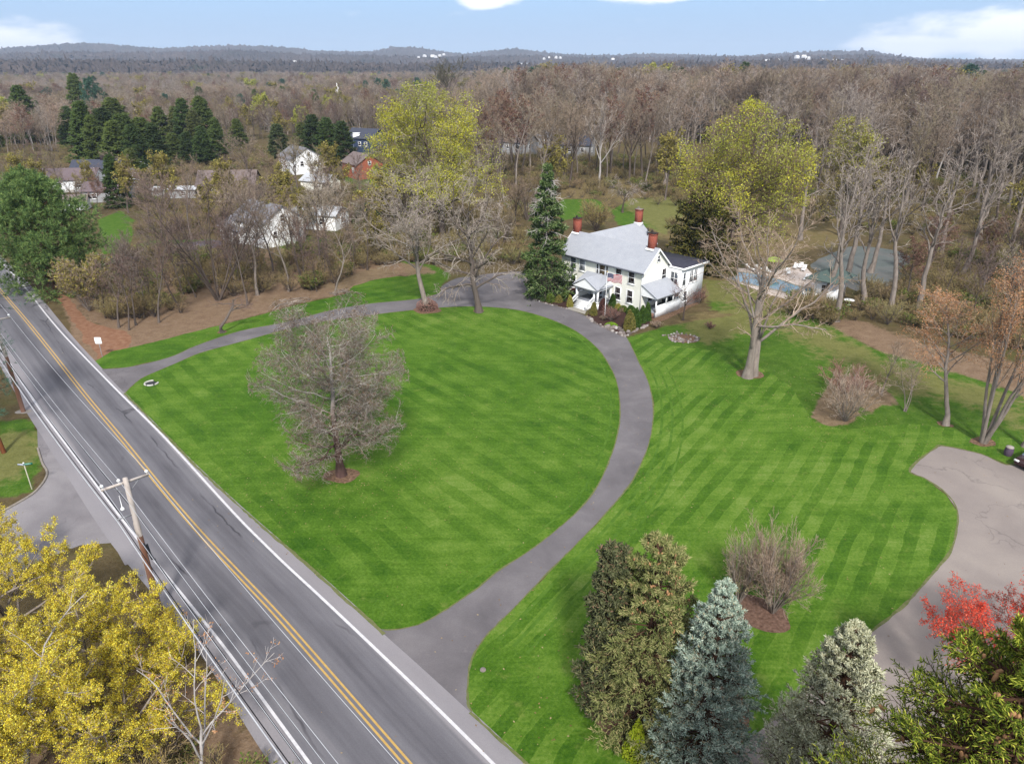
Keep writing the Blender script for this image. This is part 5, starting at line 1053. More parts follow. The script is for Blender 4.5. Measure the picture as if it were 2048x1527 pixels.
MT['arbor_olive'] = leafy('olive arborvitae', [(0, C(88, 92, 40)), (.5, C(118, 116, 56)), (1, C(146, 130, 74))], trans=.1)
MT['box'] = leafy('boxwood green', [(0, C(58, 78, 28)), (.5, C(88, 108, 40)), (1, C(124, 136, 64))], trans=.1)
MT['maroon'] = leafy('maroon shrub leaves', [(0, C(66, 44, 42)), (.5, C(98, 64, 58)), (1, C(126, 88, 78))], trans=.1)
MT['lime_cover'] = leafy('lime ground cover', [(0, C(96, 136, 20)), (.5, C(130, 168, 36)), (1, C(158, 190, 62))])
MT['ever_far'] = leafy('mixed evergreen', [(0, C(40, 52, 26)), (.5, C(60, 76, 36)), (1, C(88, 100, 50))], objrand=[(0, C(40, 56, 32)), (.4, C(66, 88, 40)), (.75, C(100, 112, 50)), (.9, C(92, 92, 52)), (1, C(48, 80, 64))], trans=.2, gain=1.8)
MT['cedar'] = leafy('brown green cedar', [(0, C(56, 58, 26)), (.5, C(86, 86, 38)), (.9, C(116, 108, 52)), (1, C(134, 116, 62))], trans=.15, gain=1.5)
MT['white_twig'] = leafy('white bark twigs', [(0, C(176, 164, 158)), (1, C(226, 220, 216))], trans=0)
MT['white_bark'] = bark('white bark', C(226, 220, 216), C(176, 166, 160))
MT['red_twig'] = leafy('red brown twigs', [(0, C(112, 78, 72)), (.5, C(142, 102, 92)), (1, C(168, 134, 120))], trans=0)
MT['tan_twig'] = leafy('tan twigs', [(0, C(136, 112, 92)), (.5, C(166, 144, 124)), (1, C(196, 176, 158))], trans=0)
MT['ochre_twig'] = leafy('ochre brush twigs', [(0, C(120, 102, 64)), (.5, C(150, 130, 88)), (1, C(178, 160, 118))], objrand=[(0, C(122, 106, 70)), (.4, C(150, 140, 84)), (.7, C(160, 132, 104)), (1, C(142, 146, 84))], trans=0, gain=1.6)
MT['elm_twig'] = leafy('olive dark elm twigs', [(0, C(72, 66, 46)), (.5, C(98, 92, 62)), (1, C(124, 118, 84))], trans=0, gain=1.2)
MT['cone'] = plain('spruce cones', C(214, 168, 122, .62), C(180, 132, 92, .6), 6)

# ------------------------------------------------------------------ lawn and driveway trees
tree('sycamore_tree', 'bare sycamore with whitish upper limbs standing alone in the loop lawn', 'tree', (683, 950), 600, 300,
     dict(env=(.52, .53), r=.34, rmin=.010, trunk=.90, tip=.16, wig=.06, levels=[dict(k=44, t0=.17, t1=.99, ang=64, asd=14, ratio=.46, taper=.22, trop=-.01, end=.14, rr=.28, n=8, wig=.16), dict(k=13, t0=.1, ang=48, ratio=.42, taper=.3, trop=.04, rr=.55, n=5, wig=.2), dict(k=9, t0=.1, ang=48, ratio=.48, trop=.0, n=4, wig=.2), dict(k=5, t0=.1, ang=46, ratio=.6, trop=-.01, n=3, wig=.2)]), 15,
     bark_m='syc_bark', twig_m='syc_twig', leaf=('bud_red', 26000, .05, 1, .06))
tree('maple_tree', 'tall pale barked bare tree rising from a ring of brush beside the driveway', 'tree', (853, 619), 330, 250, spec('spread', r=.40, rmin=.018, tilt=(-.05, 0)), 21, bark_m='bark_light', twig_m='twig_light')
tree('maple_tree', 'gnarled bare tree with drooping grey limbs on the lawn edge by the courtyard', 'tree', (958, 624), 318, 210,
     dict(r=.42, rmin=.017, trunk=.6, tip=.4, wig=.08, levels=[dict(k=20, t0=.18, t1=1., ang=60, ratio=.66, taper=.1, trop=.05, rr=.5, n=7, wig=.2), dict(k=8, t0=.15, ang=50, ratio=.4, trop=.0, end=-.12, rr=.5, n=5, wig=.2), dict(k=7, t0=.15, ang=46, ratio=.46, trop=-.1, n=4, wig=.16), dict(k=4, t0=.15, ang=40, ratio=.5, trop=-.12, n=3, wig=.16)]), 22, bark_m='bark', twig_m='twig_light')
tree('maple_tree', 'big twin trunked bare maple in a mulch ring on the side lawn', 'tree', (1500, 752), 385, 300,
     dict(r=.46, rmin=.018, stems=2, lean=.10, trunk=.62, tip=.3, wig=.06, levels=[dict(k=9, t0=.22, t1=1., ang=48, asd=16, ratio=.85, taper=.3, trop=.06, rr=.48, n=9, wig=.14), dict(k=9, t0=.2, ang=44, ratio=.38, trop=.05, rr=.5, n=5, wig=.17), dict(k=8, t0=.12, ang=44, ratio=.46, trop=.0, n=4, wig=.18), dict(k=2, t0=.1, ang=42, ratio=.55, n=3, wig=.18)]), 23, bark_m='bark_light', twig_m='tan_twig')
bush('brush_ring', 'ring of reddish brown brush round the foot of the pale tree', (855, 618), 3.4, 1.3, 24, 'red_twig', 2600, .06)
tree('maple_tree', 'small crooked dark tree on the verge at the edge of the leaf litter', 'tree', (445, 665), 596, 96, spec('spread', r=.24, trunk=.55, wig=.22, rmin=.015, levels=[dict(k=6, t0=.6, ang=60, ratio=.6, trop=.05, n=5, rr=.6, wig=.25), dict(k=6, ang=45, ratio=.5, n=4, wig=.2), dict(k=5, ang=45, ratio=.5, n=3)]), 25)
tree('ornamental_tree', 'slim bare ornamental tree in front of the side porch', 'tree', (1366, 640), 545, 96, spec('spread', r=.12, trunk=.5, rmin=.012, levels=[dict(k=9, t0=.35, ang=52, ratio=.7, taper=.2, trop=.06, n=5, rr=.6, wig=.14), dict(k=7, ang=45, ratio=.42, n=4, wig=.16), dict(k=5, ang=45, ratio=.5, n=3)]), 26, twig_m='red_twig')
tree('sapling', 'bare upright sapling on the rough grass behind the reddish shrubs', 'tree', (1762, 789), 668, 62, spec('thin', r=.09, rmin=.012), 27, bark_m='bark_light', twig_m='tan_twig')
tree('sapling', 'thin bare two stemmed sapling on the grass at the end of the leaf band', 'tree', (1810, 822), 700, 110, spec('multi', r=.06, stems=3, lean=.25, rmin=.01), 28, bark_m='bark_light', twig_m='tan_twig')
# shrubs on the lawns
for px, top, w, lab, sd, mtn in (((1690, 842), 745, 130, 'bare vase shaped shrub at the front of the leaf patch', 31, 'tan_twig'), ((1690, 785), 725, 120, 'reddish bare shrub behind the vase shaped one on the leaf patch', 32, 'red_twig')):
    tree('shrub', lab, 'shrub', px, top, w, spec('shrub', stems=22, lean=.95, rmin=.016), sd, bark_m=mtn if mtn != 'tan_twig' else 'bark_light', twig_m=mtn, crown='twigs')
tree('magnolia_shrub', 'large bare rounded shrub with greyish pink twigs in the small mulch bed', 'shrub', (1545, 1225), 1060, 165, spec('shrub', r=.05, stems=26, lean=.75, rmin=.008, levels=[dict(k=10, t0=.2, ang=28, ratio=.42, taper=.3, trop=.06, rr=.6, n=4), dict(k=7, t0=.15, ang=34, ratio=.5, n=3), dict(k=4, t0=.15, ang=34, ratio=.55, n=2)]), 33, bark_m='bark_light', twig_m='tan_twig', crown='twigs')
tree('magnolia_shrub', 'leafless shrub with pale yellow buds on its low branches in the small mulch bed', 'shrub', (1478, 1205), 1062, 105, spec('shrub', r=.05, stems=16, lean=.6, rmin=.008, levels=[dict(k=10, t0=.2, ang=28, ratio=.42, taper=.3, trop=.06, rr=.6, n=4), dict(k=7, t0=.15, ang=34, ratio=.5, n=3)]), 34, bark_m='bark_light', twig_m='tan_twig', crown='twigs',
     leaf=('bud_pale', 5200, .055, 1, .04, lambda p, r: p[:, 2] < 2.0))
# ------------------------------------------------------------------ foreground conifers
MT['trunk_brown'] = bark('brown conifer bark', C(112, 84, 66), C(86, 62, 50))
g_, H_, W_ = dims((1395, 1535), 1168, 212)
conifer('blue_spruce', 'blue grey spruce with tiered boughs in the foreground island bed', g_, H_, W_, 41, 'spruce_blue', nb=160, wh=8, k2=17, k3=14, prof=.62, spl=.19, spr=.024, up=42, dn=-6, droop=-.05, tipup=.16, wood='trunk_brown', bare=.42, rj=.2)
g_, H_, W_ = dims((1283, 1450), 1086, 235)
conifer('spruce_tree', 'broad olive green spruce with tan cones at its top beside the blue spruce', g_, H_, W_, 42, 'spruce_olive', nb=125, wh=7, k2=17, k3=14, prof=.45, spl=.25, spr=.028, up=40, dn=-18, droop=-.10, tipup=.12, wood='trunk_brown', bare=.45, rj=.26, cones=.68)
g_, H_, W_ = dims((1205, 1425), 1102, 120)
conifer('yew_tree', 'dark grey green yew squeezed behind the broad olive spruce', g_, H_, W_, 43, 'yew', nb=130, wh=7, k2=11, k3=8, prof=.28, spl=.28, spr=.045, up=60, dn=20, wood='trunk_brown', rj=.25)
bush('golden_shrub', 'small chartreuse conifer at the foot of the olive and blue spruces', (1272, 1508), 1.5, 2.6, 44, 'chartreuse', 3000, .07, .75)
g_ = G(1612, 1655); H_ = height_at(g_, 1256)
conifer('silver_spruce', 'silvery pale spruce at the bottom edge beside the coned spruce', g_, H_, 5.6, 45, 'spruce_pale', nb=160, wh=8, k2=17, k3=14, prof=.62, spl=.19, spr=.024, up=42, dn=-6, droop=-.05, tipup=.16, wood='trunk_brown', bare=.42, rj=.22)
r_ = np.random.default_rng(46); ns_ = empty('norway_spruce', (11.5, 11.2, 0), 0, 'tall yellowish green spruce hung with tan cones at the bottom corner', 'tree')
tw_g, fo_g, (PB_, PB2_) = conifer_geo(r_, 21.3, 12.2, nb=300, wh=11, k2=26, k3=14, prof=.62, spl=.17, spr=.015, up=26, dn=-26, droop=-.13, tipup=.2, z0=.2, ang2=56, bare=.16)
tw_g.build('trunk', MT['trunk_brown'], ns_); fo_g.build('foliage', MT['norway'], ns_)
cone_me = Geo().lathe([(.004, 0), (.028, -.02), (.034, -.07), (.024, -.13), (.003, -.17)], 7).mesh('cone'); cone_me.materials.append(MT['cone'])
def hang_cones(o, boughs, zmin, n, r, toward, sc):
    rz_ = o.rotation_euler.z; k_ = 0; a_ = math.atan2(toward[1], toward[0]) - rz_
    ok = [i for i in range(len(boughs)) if boughs[i, -1, 2] > zmin and math.cos(math.atan2(boughs[i, -1, 1], boughs[i, -1, 0]) - a_) > -.25]
    r.shuffle(ok)
    for rep in range(40):
        for i in ok:
            if k_ >= n: return
            t = r.uniform(.45, .98) * 6; j = min(int(t), 5); p = boughs[i, j] * (1 - t + j) + boughs[i, j + 1] * (t - j)
            for q in range(int(r.integers(1, 4))):
                if k_ >= n: return
                c = link(bpy.data.objects.new('cone', cone_me), o); c.location = p + r.normal(0, .07, 3) + np.array([0, 0, .10]); c.rotation_euler = (r.normal(0, .35), r.normal(0, .35), 0); s_ = r.uniform(.85, 1.3) * sc; c.scale = (s_, s_, s_); k_ += 1
for o_, pb_, z_ in PENDING: hang_cones(o_, pb_, z_, 90, r_, (-.2, -1), 1.5)
hang_cones(ns_, PB_, 12.0, 97, r_, (-.75, -.65), 1.35)
tree('red_maple', 'red flowering maple nearest the silver spruce beside the car park', 'tree', (1955, 1410), 1145, 400, spec('spread', r=.16, rmin=.008, trunk=.55), 47, bark_m='bark_light', twig_m='red_twig', leaf=('red_bloom', 8000, .045, 3, .07))
tree('red_maple', 'second red flowering maple at the frame edge above the coned spruce', 'tree', (2075, 1390), 1165, 300, spec('spread', r=.15, rmin=.008, trunk=.55), 48, bark_m='bark_light', twig_m='red_twig', leaf=('red_bloom', 5500, .045, 3, .08))
# ------------------------------------------------------------------ yellow trees at the road corner
YS = dict(r=.19, rmin=.012, trunk=.45, tip=.6, wig=.1, levels=[dict(k=8, t0=.35, t1=1., ang=44, ratio=1.0, taper=.2, trop=.05, rr=.55, n=6, wig=.15), dict(k=9, t0=.2, ang=44, ratio=.42, trop=.05, rr=.5, n=5, wig=.16), dict(k=7, t0=.15, ang=44, ratio=.44, trop=.03, n=4, wig=.16), dict(k=3, t0=.15, ang=42, ratio=.5, n=2)])
for px, H_, W_, n, sd, lab in (((150, 1500), 6.2, 7.5, 7000, 65, 'golden flowering tree low in the middle of the corner group'), ((20, 1450), 7.0, 7.5, 7000, 66, 'golden flowering tree at the frame edge behind the whitish trunk'), ((70, 1330), 8.5, 9.5, 11000, 51, 'golden flowering tree nearest the side street'), ((215, 1420), 8.0, 8.5, 9000, 52, 'golden flowering tree right behind the near utility pole'), ((60, 1560), 9.0, 9.5, 9000, 53, 'golden flowering tree with whitish trunk at the lower edge'),
                             ((268, 1540), 6.6, 8.0, 6500, 54, 'thinly flowering golden tree over the brown brush'), ((-70, 1230), 5.6, 7.5, 4500, 55, 'golden flowering tree cut by the frame beside the street sign')):
    build_tree('flowering_tree', lab, 'tree', G(*px), H_, W_, YS, sd, bark_m='white_bark' if sd == 53 else 'bark_light', twig_m='tan_twig', group='golden trees at the road corner', split=3, leaf=[('bud_gold', int(n * .58), .038, 9, .065), ('bud_olive', int(n * .2), .04, 5, .13, lambda p, r: p[:, 2] < 99, 'young_leaves')])
for px, w, h, sd, lab in (((330, 1285), 2.6, 2.6, 56, 'yellow flowering bush at the foot of the near utility pole'), ((360, 1330), 2.4, 2.2, 57, 'yellow flowering bush closest to the road edge'), ((318, 1370), 3.2, 3.0, 58, 'yellow flowering bush behind the one at the road edge')):
    tree_o = build_tree('flowering_bush', lab, 'shrub', G(*px), h, w, spec('shrub', r=.025, stems=12, rmin=.006, lean=.7), sd, bark_m='bark_light', twig_m='tan_twig', group='yellow bushes by the road', leaf=('bud_gold', 700, .05, 7, .07), crown='twigs')
tree('birch_sapling', 'leafless white limbed young tree reaching over the road edge', 'tree', (404, 1590), 1300, 330, dict(r=.10, rmin=.008, trunk=.35, tip=.7, wig=.06, levels=[dict(k=6, t0=.55, t1=1., ang=38, ratio=1.5, taper=.1, trop=.02, rr=.65, n=7, wig=.09), dict(k=5, t0=.3, ang=42, ratio=.35, trop=.02, rr=.5, n=4, wig=.12), dict(k=4, t0=.2, ang=40, ratio=.5, n=3)]), 59, bark_m='white_bark', twig_m='white_twig', leaf=('bud_rust', 260, .05, 2, .06))
# pine at the left edge, only its boughs reach into the picture
q = G(-70, 900); r_ = np.random.default_rng(60); o = empty('pine_tree', (q[0], q[1], 0), 0, 'pine whose boughs reach in from the edge over the grass verge and pole', 'tree')
tg_, fg_ = pine_geo(r_, 17, 13, nb=46, k2=6, k3=6, ntuft=12, tl=.3, tw_=.012, z0=.22); tg_.build('trunk', MT['trunk_brown'], o); fg_.build('foliage', MT['pine_blue'], o)
g = Geo(); q = G(8, 905); g.tubes(np.array([[(q[0], q[1], 0), (q[0] - .2, q[1] + .1, 2), (q[0] - .3, q[1] + .2, 4.2)]]), np.array([[.2, .16, .13]]), 8, True)
tag(g.build('tree_stump', plain('red brown bark', C(150, 96, 62), C(120, 72, 48), 3, .9, .1, .4, (1, 1, .2))), 'reddish broken tree trunk on the grass at the edge below the pine', 'tree trunk')
# ------------------------------------------------------------------ big pine and bushes beyond the road
g_, H_, W_ = dims((98, 585), 362, 195); r_ = np.random.default_rng(61); o = empty('white_pine', (g_[0] - .2, g_[1] + 2, 0), 0, 'big bushy light green pine beside the far bend of the road', 'tree')
tg_, fg_ = pine_geo(r_, H_ * .94, W_ * 1.15, nb=95, k2=10, k3=9, ntuft=12, tl=.5, tw_=.035, z0=.06, prof=.6, up=46, dn=-6); tg_.build('trunk', MT['trunk_brown'], o); fg_.build('foliage', MT['pine'], o)
tree('forsythia', 'yellow budding bush beside the big bushy pine', 'shrub', (180, 622), 512, 120, spec('multi', r=.05, stems=14, lean=.75, rmin=.02), 62, bark_m='bark_light', twig_m='tan_twig', leaf=('bud_olive', 3600, .14, 1, .12), crown='twigs')
# spruce beside the house
g_, H_, W_ = dims((1090, 592), 325, 132)
o = conifer('norway_spruce', 'tall dark spruce with a thin lichened top beside the farmhouse', g_, H_, W_, 63, 'spruce_green', nb=110, wh=6, k2=12, k3=8, prof=1.0, spl=.62, spr=.085, up=15, dn=-22, droop=-.1, tipup=.16, z0=.04, rj=.25)
r_ = np.random.default_rng(64); zz = H_ * r_.uniform(.5, .9, 26); az = r_.uniform(0, 6.28, 26); S_ = np.stack([0 * zz, 0 * zz, zz], -1); D_ = np.stack([np.cos(az), np.sin(az), 0 * az - .15], -1)
P_, R_ = grow(r_, S_, norm(D_), W_ * .5 * (1.25 - zz / H_), np.full(26, .05), np.full(26, .02), 6, .14, -.06); gg = Geo(); gg.tubes(P_, R_, 4); s_, d_, l_, a_ = spawn(r_, P_, R_, np.full(26, 1.6), 9, .3, 1, 50, 12, .8, .6, .2, .014); Q_, QR_ = grow(r_, s_, d_, l_, a_, a_ * .6, 3, .15, -.1); gg.tubes(Q_, QR_, 3); gg.tubes(np.array([[(0.05, -.05, H_ * .62), (.02, -.02, H_ * .97)]]), np.array([[.17, .07]]), 6)
gg.build('dead_branches', MT['white_twig'], o)
# ------------------------------------------------------------------ plants in the beds
for k, (nm, px, w, h, mtn, cone, lab) in enumerate([
    ('arborvitae', (1140, 613), 1.0, 1.9, 'arbor_gold', .35, 'golden clipped evergreen on the spruce side of the entrance steps'), ('arborvitae', (1187, 630), 1.15, 2.2, 'arbor_olive', .35, 'olive brown clipped evergreen on the flagpole side of the steps'),
    ('boxwood', (1102, 603), 1.5, 1.2, 'box', 0, 'round yellow green boxwood under the tall spruce'), ('boxwood', (1117, 604), 1.3, 1.0, 'arbor_olive', 0, 'olive round shrub between boxwood and golden evergreen'), ('boxwood', (1128, 594), 1.5, 1.5, 'box', .1, 'dark rounded boxwood against the front wall'),
    ('barberry', (1148, 592), 1.6, 1.4, 'maroon', 0, 'maroon shrub behind the stair rail'), ('barberry', (1205, 619), 1.4, 1.5, 'maroon', 0, 'maroon shrub in front of the porch floor'), ('arborvitae', (1224, 616), 1.3, 2.4, 'arbor', .7, 'pointed green evergreen below the first floor windows'),
    ('ground_cover', (1222, 652), 1.9, .45, 'lime_cover', 0, 'low bright lime cushion plant at the edge of the dark bed'), ('boxwood', (1245, 622), 1.3, .9, 'box', 0, 'low green shrub along the house wall below the windows'), ('boxwood', (1262, 628), 1.6, 1.2, 'arbor', 0, 'dark green shrub close to the house corner'), ('boxwood', (1236, 618), 1.0, .8, 'arbor_gold', 0, 'yellowish shrub along the house wall'),
    ('arborvitae', (1258, 661), 1.75, 2.6, 'arbor_olive', .25, 'broad rounded olive evergreen nearest the driveway'), ('arborvitae', (1272, 655), 1.35, 2.7, 'arbor', .35, 'dark evergreen touching the broad olive one'), ('arborvitae', (1283, 645), 1.25, 2.7, 'arbor', .4, 'dark evergreen second from the brick steps'), ('arborvitae', (1293, 641), 1.2, 2.8, 'arbor', .45, 'dark pointed evergreen right next to the brick steps')]):
    bush(nm, lab, px, w, h, 70 + k, mtn, int(1100 * w * h + 500), .075, cone, 'clipped shrubs in the house beds' if nm == 'arborvitae' else None, 'shrub')
for px, w, h, sd, lab, mtn in (((1222, 641), 3.0, 2.0, 90, 'wide twiggy reddish grey shrub beside the flagpole', 'red_twig'), ((1312, 655), 1.6, .9, 91, 'small twiggy shrub at the corner of the side porch bed', 'tan_twig'), ((1420, 657), 1.4, 1.0, 92, 'small reddish twiggy shrub beyond the stone ring', 'red_twig'), ((1398, 606), 3.0, 2.2, 93, 'purple brown twiggy shrub at the rear corner of the extension', 'red_twig'), ((1206, 640), 1.0, .7, 94, 'low brown twiggy shrub between maroon shrub and flagpole', 'tan_twig')):
    build_tree('twiggy_shrub', lab, 'shrub', G(*px), h, w, spec('shrub', r=.025, stems=16, lean=.8, rmin=.014), sd, bark_m='bark', twig_m=mtn, crown='twigs')

# ------------------------------------------------------------------ woods: kinds built once, then copied tree by tree
LIB = {}
def proto(key, H_, W_, sp, seed, bark_m='bark', twig_m='twig', leaf=None, split=2, sides=(6, 4, 3, 3, 3)):
    r = np.random.default_rng(seed); out = woody(r, H_, W_, sp); parts = []
    m1 = wood_mesh(out, 0, split, sides).mesh(key + '_trunk'); m1.materials.append(mt(bark_m)); parts.append(('trunk', m1))
    m2 = wood_mesh(out, split, 9, sides).mesh(key + '_crown'); m2.materials.append(mt(twig_m)); parts.append(('crown', m2))
    if leaf: m3 = leaves(r, sample_pts(r, out[-1], leaf[1]), leaf[2], leaf[3], leaf[4]).mesh(key + '_foliage'); m3.materials.append(mt(leaf[0])); parts.append(('foliage', m3))
    LIB[key] = (H_, parts); return key
def proto_con(key, H_, W_, seed, mat, pine=False, **k):
    r = np.random.default_rng(seed)
    if pine: tw, fo = pine_geo(r, H_, W_, **k)
    else: tw, fo, _ = conifer_geo(r, H_, W_, **k)
    m1 = tw.mesh(key + '_trunk'); m1.materials.append(MT['trunk_brown']); m2 = fo.mesh(key + '_foliage'); m2.materials.append(mt(mat)); LIB[key] = (H_, [('trunk', m1), ('foliage', m2)]); return key
def put(key, name, label, g, H_, rz, group=None, wsc=1.0, cat='tree'):
    h0, parts = LIB[key]; s = H_ / h0; o = empty(name, (g[0], g[1], 0), rz, label, cat, group); o.scale = (s * wsc, s * wsc, s)
    for n_, me_ in parts: link(bpy.data.objects.new(n_, me_), o)
    return o
MT['twig_mauve'] = leafy('mauve grey twigs', [(0, C(108, 94, 82)), (.5, C(138, 122, 107)), (1, C(170, 155, 138))], objrand=[(0, C(104, 88, 76)), (.3, C(144, 128, 110)), (.5, C(142, 116, 100)), (.75, C(132, 122, 86)), (1, C(174, 162, 146))], trans=0, gain=1.55)
SPW = spec('woods', rmin=.045)
LV_ = [dict(k=13, t0=.36, t1=.99, ang=36, asd=10, ratio=.36, taper=.4, trop=.14, rr=.55, n=5, wig=.13), dict(k=6, t0=.25, ang=38, ratio=.48, trop=.1, n=4, wig=.14), dict(k=5, t0=.2, ang=38, ratio=.5, trop=.06, n=3), dict(k=2, t0=.2, ang=36, ratio=.6, n=2)]
for i in range(6): proto('wood%d' % i, 25, 9.5 + 1.2 * (i % 3), spec('woods', r=.27, rmin=.036, wig=.05 + .015 * (i % 3), levels=LV_), 100 + i, 'bark_light' if i % 2 else 'bark', twig_m='twig_mauve')
for i in range(2): proto('tanwood%d' % i, 22, 11, spec('woods', rmin=.04, levels=LV_), 180 + i, 'bark_light', 'tan_twig')
proto('greywood0', 24, 11, spec('woods', rmin=.04, levels=LV_), 183, 'bark_light', 'twig_light'); proto('darkwood0', 23, 11, spec('woods', rmin=.045, levels=LV_), 184, 'bark', 'twig')
for i in range(3): proto('tall%d' % i, 26, 10 + i, spec('woods', r=.50, rmin=.034, wig=.07 + .02 * i, levels=[dict(k=10, t0=.42, t1=.99, ang=42, asd=14, ratio=.40, taper=.35, trop=.12, rr=.62, n=6, wig=.18), dict(k=6, t0=.25, ang=42, ratio=.46, trop=.07, rr=.65, n=4, wig=.18), dict(k=6, t0=.2, ang=40, ratio=.5, trop=.05, n=3)]), 170 + i, 'bark_light', 'twig_light', split=3)
for i in range(3): proto('vase%d' % i, 22, 13 + i, spec('vase', rmin=.045), 110 + i, twig_m='twig_mauve')
proto('pale0', 24, 10, spec('woods', rmin=.045, r=.3), 114, 'white_bark', 'twig_light'); proto('pale1', 22, 12, spec('vase', rmin=.045), 115, 'white_bark', 'twig_light')
for i in range(2): proto('rust%d' % i, 18, 9, spec('woods', rmin=.035), 117 + i, 'bark', 'red_twig', ('bud_red', 1200, .2, 1, .25))
for i in range(2): proto('olive%d' % i, 17, 11, spec('vase', rmin=.035, r=.25), 120 + i, 'bark', 'twig_mauve', ('bud_olive', 2600, .30, 1, .3))
for i in range(2): proto('lime%d' % i, 20, 13, spec('vase', rmin=.035, r=.3), 122 + i, 'bark', 'twig_mauve', ('bud_lime', 4200, .34, 1, .35))
for i in range(3): proto('thin%d' % i, 13, 5.5, spec('thin', rmin=.028), 125 + i, 'bark', 'twig')
for i in range(3): proto('brush%d' % i, 3.2, 4.4, spec('shrub', rmin=.02, stems=12, lean=.85), 130 + i, 'bark', 'ochre_twig')
for i in range(2): proto('greenbrush%d' % i, 2.6, 4.2, spec('shrub', rmin=.02, stems=12, lean=.85), 136 + i, 'bark', 'ochre_twig', ('box', 700, .12, 1, .12))
proto('multi0', 11, 9, spec('multi', rmin=.03), 135, 'bark', 'twig_mauve')
for i in range(2): proto_con('hemlock%d' % i, 18, 8, 140 + i, 'ever_far', nb=100, k2=8, k3=5, spl=.95, spr=.16, prof=.62, up=25, dn=-12)
for i in range(2): proto_con('arbor%d' % i, 14, 5.5, 143 + i, 'ever_far', nb=110, k2=7, k3=5, spl=.8, spr=.15, prof=.5, up=60, dn=30)
proto_con('pinefar', 22, 11, 146, 'pine_blue', pine=True, nb=34, k2=6, k3=4, ntuft=8, tl=1.0, tw_=.09, z0=.25, prof=.6, up=40, dn=-8)
RW = np.random.default_rng(200)
def inpoly(px):
    P = GL(px); lo, hi = P.min(0), P.max(0)
    def f(q): return sdf(P, np.array([q[0]]), np.array([q[1]]))[0] > 0
    return P, lo, hi
taken = []
def scatter(px, n, mind, tries=60):
    P = GL(px); lo, hi = P.min(0), P.max(0); res = []
    C_ = RW.uniform(lo, hi, (n * tries, 2)); ins = sdf(P, C_[:, 0], C_[:, 1]) > 0; C_ = C_[ins]
    for q in C_:
        if len(res) >= n: break
        if taken:
            d = np.array(taken) - q
            if (d[:, 0] ** 2 + d[:, 1] ** 2).min() < mind ** 2: continue
        taken.append(q); res.append(q)
    return res
# named trees first, so that scattered ones keep clear of them
def T(key, name, label, base, top, group=None, wpx=None, cat='tree', rz=None):
    g = G(*base); H_ = height_at(g, top); w = 1.0
    if wpx: 
        pts = 0
        h0, parts = LIB[key]; w0 = max(parts[-1][1].vertices[0].co.x * 0 + 1, 1); bb = np.empty(len(parts[-1][1].vertices) * 3, np.float32); parts[-1][1].vertices.foreach_get('co', bb); rr = np.percentile(np.hypot(bb[::3], bb[1::3]), 97) * 2
        w = (wpx * depth(g, H_ * .6) / FPX) / (rr * H_ / h0)
    taken.append(g); return put(key, name, label, g, H_, RW.uniform(0, 6.28) if rz is None else rz, group, w, cat)
# big trees in leaf or bud
tree('maple_tree', 'huge old tree with a wide yellow green crown behind the driveway trees', 'tree', (885, 488), 172, 290, spec('round', r=.6, rmin=.026), 150, twig_m='twig_light', leaf=[('bud_lime', 44000, .13, 1, .35, lambda p, r: r.random(len(p)) < .5 + .3 * (p[:, 2] > 9)), ('bud_yellow', 30000, .14, 1, .4, lambda p, r: (p[:, 2] > 7) & (np.sin(p[:, 0] * .5) + np.sin(p[:, 2] * .6 + 1) + np.cos(p[:, 1] * .5) > .1), 'blossom')])
tree('maple_tree', 'tall round yellow green tree towering behind the farmhouse roof and dark cedar', 'tree', (1445, 545), 212, 275, spec('round', r=.5, rmin=.026), 251, leaf=[('bud_lime', 32000, .13, 1, .35, lambda p, r: r.random(len(p)) < .35 + .45 * (p[:, 2] > 9)), ('bud_yellow', 20000, .14, 1, .4, lambda p, r: (p[:, 2] > 7) & (np.sin(p[:, 0] * .6 + 2) + np.sin(p[:, 2] * .5) + np.cos(p[:, 1] * .5) > .2), 'blossom')])
tree('maple_tree', 'pale budding tree at the wood edge beyond the pool parasol', 'tree', (1680, 470), 243, 132, spec('round', r=.4, rmin=.03), 152, twig_m='twig_light', leaf=[('bud_olive', 9000, .15, 1, .3), ('bud_lime', 8000, .16, 1, .35, lambda p, r: p[:, 2] > 14, 'blossom')])
g_, H_, W_ = dims((1395, 545), 385, 130); conifer('cedar_tree', 'dark brown green cedar behind the black flat roof', g_, H_, W_, 153, 'cedar', nb=130, k2=9, k3=7, spl=.75, spr=.12, prof=.4, up=40, dn=0, rj=.3); taken += [G(885, 488), G(1452, 545), G(1680, 470), g_]
bush('cedar_bush', 'low dark evergreen bush at the foot of the cedar by the pool', (1440, 548), 6, 4, 154, 'cedar', 3500, .16)
tree('willow_shrub', 'olive green haze of thin shoots on the lawn behind the farmhouse', 'shrub', (1192, 462), 395, 75, spec('shrub', r=.06, stems=26, rmin=.022, lean=.55), 155, bark_m='bark', twig_m='ochre_twig', leaf=('bud_olive', 2200, .09, 1, .1), crown='twigs')
tree('apple_tree', 'small weeping bare tree on the green behind the farmhouse chimney', 'tree', (1245, 425), 352, 85, spec('spread', r=.25, rmin=.03, trunk=.4, levels=[dict(k=8, t0=.5, ang=50, ratio=1.1, taper=.1, trop=.06, end=-.2, n=6, wig=.15), dict(k=9, ang=45, ratio=.5, trop=-.15, n=4), dict(k=6, ang=40, ratio=.6, trop=-.2, n=3)]), 156, twig_m='twig_light')
tree('white_trunk_tree', 'slender tree with whitish forked trunk at the edge of the wood', 'tree', (1198, 378), 178, 105, spec('vase', r=.34, rmin=.04, trunk=.42), 157, bark_m='white_bark', twig_m='twig_light')
